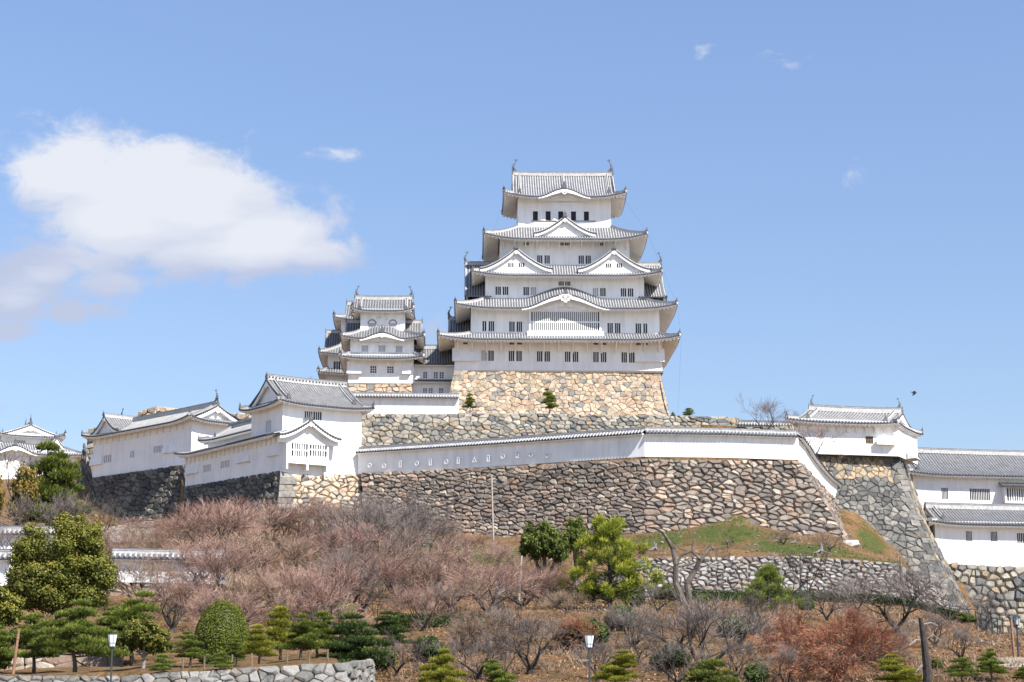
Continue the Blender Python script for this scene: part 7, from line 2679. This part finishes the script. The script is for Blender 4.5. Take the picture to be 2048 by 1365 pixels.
def bare_snag():
    """pruned dead tree with thick crooked limbs"""
    Y = 160.0

    def q(px, py, dy=0.0): return P(px, py, Y + dy)
    t = thing('dead_tree', 'leafless pruned tree with two thick crooked grey limbs before the rubble wall', 'tree', (0, 0, 0))
    mb = MB()
    g = ground_px(1366, Y)
    base = Vector((g.x, Y, g.z - .2))
    k = Y / F * .66
    L1 = [base, q(1351, 1168), q(1352, 1130), q(1346, 1098, .3), q(1334, 1078), q(1327, 1066), q(1310, 1056, -.3)]
    mb.chain(L1, [v * k for v in (11, 8.5, 8, 6.5, 5.5, 4.5, 2)], 8)
    L2 = [base + Vector((.3, 0, .1)), q(1374, 1168), q(1390, 1142), q(1400, 1120, -.3), q(1417, 1100), q(1440, 1096, .3)]
    mb.chain(L2, [v * k for v in (11, 9, 8, 6, 4, 1.5)], 8)
    mb.chain([q(1352, 1130), q(1362, 1112), q(1385, 1100), q(1388, 1082)], [v * k for v in (5, 4, 4.5, 3.5)], 7)
    mb.chain([q(1400, 1120), q(1385, 1105), q(1360, 1098), q(1345, 1082)], [v * k for v in (3.5, 3, 2.5, 1.5)], 6)
    mb.chain([q(1358, 1134), q(1385, 1128), q(1405, 1118)], [v * k for v in (3.5, 3, 2)], 6)
    mb.chain([q(1351, 1168), q(1345, 1152), q(1330, 1152)], [v * k for v in (4.5, 4, 2.5)], 6)
    mb.chain([q(1410, 1106), q(1418, 1092), q(1436, 1104)], [v * k for v in (3, 2, 1)], 6)
    mb.chain([q(1392, 1146), q(1425, 1156), q(1455, 1142)], [v * k for v in (3, 2.2, 1)], 6)
    mb.build('trunk', basic('grey_limb_bark', (.12, .10, .085), .95, .45, 2.0, bump=.5, bscale=10), t)


bare_snag()


def dead_trunk():
    Y = 88.0

    def q(px, py, dy=0.0): return P(px, py, Y + dy)
    t = thing('leaning_snag', 'tall dark leaning dead trunk with pale broken side branches at lower right', 'tree', (0, 0, 0))
    g = ground(q(1860, 1400).x, Y)
    a = q(1856, 1400)
    a.z = min(a.z, g) - .1
    k = Y / F
    mb = MB()
    mb.chain([a, q(1855, 1340), q(1850, 1300), q(1846, 1265), q(1841, 1236)], [v * k for v in (10, 9, 7, 6, 4.5)], 9)
    mb.build('trunk', M['bark_dark'], t)
    for pts, rad in (([q(1848, 1282), q(1832, 1280), q(1818, 1292, -.2)], (2.2, 1.8, .8)), ([q(1843, 1250), q(1862, 1246), q(1876, 1252)], (1.8, 1.6, .8)), ([q(1848, 1282), q(1866, 1270), q(1880, 1280)], (1.4, 1.1, .6)), ([q(1858, 1320), q(1842, 1334), q(1832, 1344)], (3, 2.6, 1.6)), ([q(1842, 1252), q(1826, 1240), q(1812, 1247)], (1.6, 1.2, .6))):
        mb = MB()
        mb.chain(pts, [v * k for v in rad], 6)
        mb.build('branch', M['bark_pale'], t)


dead_trunk()


M['stump'] = basic('weathered_stump_wood', (.20, .18, .165), .9, .4, 5.0)


def stumps():
    g = 'old pale tree stumps on the banks'
    for k, (px, Y, s, lab) in enumerate([(1305, 188, .7, 'pale split stump at the left above the rubble wall'), (1546, 196, .5, 'pale stump standing in the green bank'), (1580, 197, .5, 'pale stump right of the other one in the green bank'), (1632, 184, .75, 'pale rooted stump at the right above the rubble wall'), (1690, 212, .4, 'small pale stump on the strip between the two great walls')]):
        r = random.Random(k)
        c = ground_px(px, Y)
        mb = MB()
        mb.tube(c - Z * .2, c + Z * 1.0 * s + Vector((.1, 0, 0)), .35 * s, .18 * s, 8, caps=True)
        for j in range(8):
            a = j * .8 + r.random() * .5
            d = Vector((math.cos(a), math.sin(a) - .2, 0))
            mb.chain([c + Z * .5 * s, c + d * .5 * s + Z * .2 * s, c + d * 1.2 * s + Z * .0], [.14 * s, .09 * s, .03 * s], 5)
        for j in range(3):
            mb.tube(c + Z * .7 * s, c + Z * (1.1 + .3 * r.random()) * s + rvec(r) * .2 * s, .1 * s, .02, 5)
        o = mb.build('tree_stump', M['stump'])
        tag(o, lab, 'stump', g)


stumps()


def boulder():
    r = random.Random(4)
    mb = MB()
    c = ground_px(1692, 205)
    rock(mb, c + Z * .1, 1.3, r, 0, .4)
    o = mb.build('white_boulder', basic('white_rock', (.42, .40, .37), .9, .15, 1.5, bump=.6, bscale=3))
    tag(o, 'large flat white boulder at the lower right corner of the great wall', 'boulder')


boulder()


def metal_fence():
    t = thing('metal_fence', 'low grey metal fence beside the green bush at right', 'fence', (0, 0, 0))
    pts = [ground_px(1932 + 10.5 * k, 158 - 1.2 * k) for k in range(6)]
    H = 1.5
    for p in pts:
        mb = MB()
        mb.tube(p - Z * .1, p + Z * H, .045, .045, 6, caps=True)
        mb.build('post', M['steel'], t)
    for a, b in zip(pts, pts[1:]):
        mb = MB()
        for f in (.08, .5, .97): mb.tube(a + Z * H * f, b + Z * H * f, .02, .02, 4)
        for k in range(1, 8):
            p = a.lerp(b, k / 8)
            mb.tube(p + Z * .1, p + Z * H * .97, .010, .010, 4)
        mb.build('mesh_panel', M['steel'], t)


metal_fence()


def path():
    mb = MB()
    n = 50
    for i in range(n):
        u0, u1 = 1966 + 600 * i / n, 1966 + 600 * (i + 1) / n
        def pt(u, f):
            Ya = 98.5 + 1.5 * math.sin((u - 1960) * .02)
            Y = Ya + 6.0 * f
            x = (u - 1024) / F * Y * 1.012
            return Vector((x, Y, ground(x, Y) + .05))
        for j in range(8):
            mb.face([pt(u0, j / 8), pt(u1, j / 8), pt(u1, (j + 1) / 8), pt(u0, (j + 1) / 8)])
    o = mb.build('path', basic('pale_path', (.30, .265, .225), .95, .12, 1.0))
    tag(o, kind='structure')
    mb = MB()
    for i in range(n):
        u0, u1 = 1955 + 600 * i / n, 1955 + 600 * (i + 1) / n
        a, b = [Vector(((u - 1024) / F * 106.0 * 1.012, 106.0, 0)) for u in (u0, u1)]
        za, zb = ground(a.x, a.y), ground(b.x, b.y)
        mb.box(((a.x + b.x) / 2, a.y, (za + zb) / 2 + .12), Vector(((b.x - a.x) / 2, 0, (zb - za) / 2)), Vector((0, .12, 0)), Z * .16)
    o = mb.build('kerb_wall', basic('grey_kerb', (.34, .31, .27), .95, .2, 2.0))
    tag(o, 'low grey kerb wall behind the path at the right', 'kerb')


path()
stone_wall('rough_stone_bank', 'small pale rubble bank above the path at right', [
    ((P(1935, 1280, 132), P(2000, 1290, 128), P(1940, 1318, 129), P(2010, 1318, 125)), dict(size=.5, flat=1.1, bulge=.2, inset=.05, wild=1.4))], 'rubble')


def rope_fence():
    t = thing('rope_fence', 'low post and rope fence along the garden edge below the pines', 'fence', (0, 0, 0))
    pts = []
    for k, px in enumerate((352, 382, 424, 478, 516, 585, 628, 664)):
        p = ground_px(px, 92.5)
        mb = MB()
        mb.tube(p - Z * .1, p + Z * .62, .05, .045, 6, caps=True)
        mb.build('post', M['wood'], t)
        pts.append(p + Z * .5)
    mb = MB()
    for a, b in zip(pts, pts[1:]):
        m = a.lerp(b, .5) - Z * .08
        mb.chain([a, m, b], [.012] * 3, 4, caps=False)
    mb.build('rope', M['bark_dark'], t)


rope_fence()


def bird():
    c = P(1829, 788, 190)
    mb = MB()
    d = Vector((.8, 0, .6)).normalized()
    mb.chain([c - d * .30, c - d * .12, c + d * .08, c + d * .22, c + d * .30], [.03, .075, .085, .05, .015], 7)
    for s, up in ((1, .55), (-1, .35)):
        w = Vector((-.1, s * .9, up)).normalized()
        a, b = c + d * .12, c - d * .10
        m = c + w * .42
        tip = c + w * .85 - d * .25
        mb.face([a, m + d * .10, m - d * .12, b])
        mb.face([m + d * .10, tip, m - d * .12])
    mb.face([c - d * .26, c - d * .52 + Vector((0, .1, 0)), c - d * .52 - Vector((0, .1, 0))])
    o = mb.build('bird', M['steel'])
    tag(o, 'dark bird flying in the sky above the corner turret', 'bird')


bird()


def gully():
    """dark stone edged gully right of the front wall"""
    r = random.Random(12)
    mb = MB()
    for k in range(46):
        u = r.uniform(702, 775)
        Y = r.uniform(90, 100)
        p = ground_px(u, Y)
        rock(mb, p + Z * .1, r.uniform(.18, .42), r)
    o = mb.build('gully_stones', SM['dark'])
    tag(o, 'dark rough stones lining the gully right of the bottom stone wall', kind='stuff')


gully()


def rubble_heap():
    r = random.Random(77)
    mb = MB()
    for k in range(560):
        u, Y = r.uniform(196, 318), r.uniform(200, 268)
        if u > 318 - (268 - Y) * .2: continue
        p = ground_px(u, Y)
        rock(mb, p + Z * .1, r.uniform(.2, .55), r)
    o = mb.build('rubble_heap', SM['rubble'])
    tag(o, 'rough broken stones on the slope under the dark corner wall', kind='stuff')


rubble_heap()
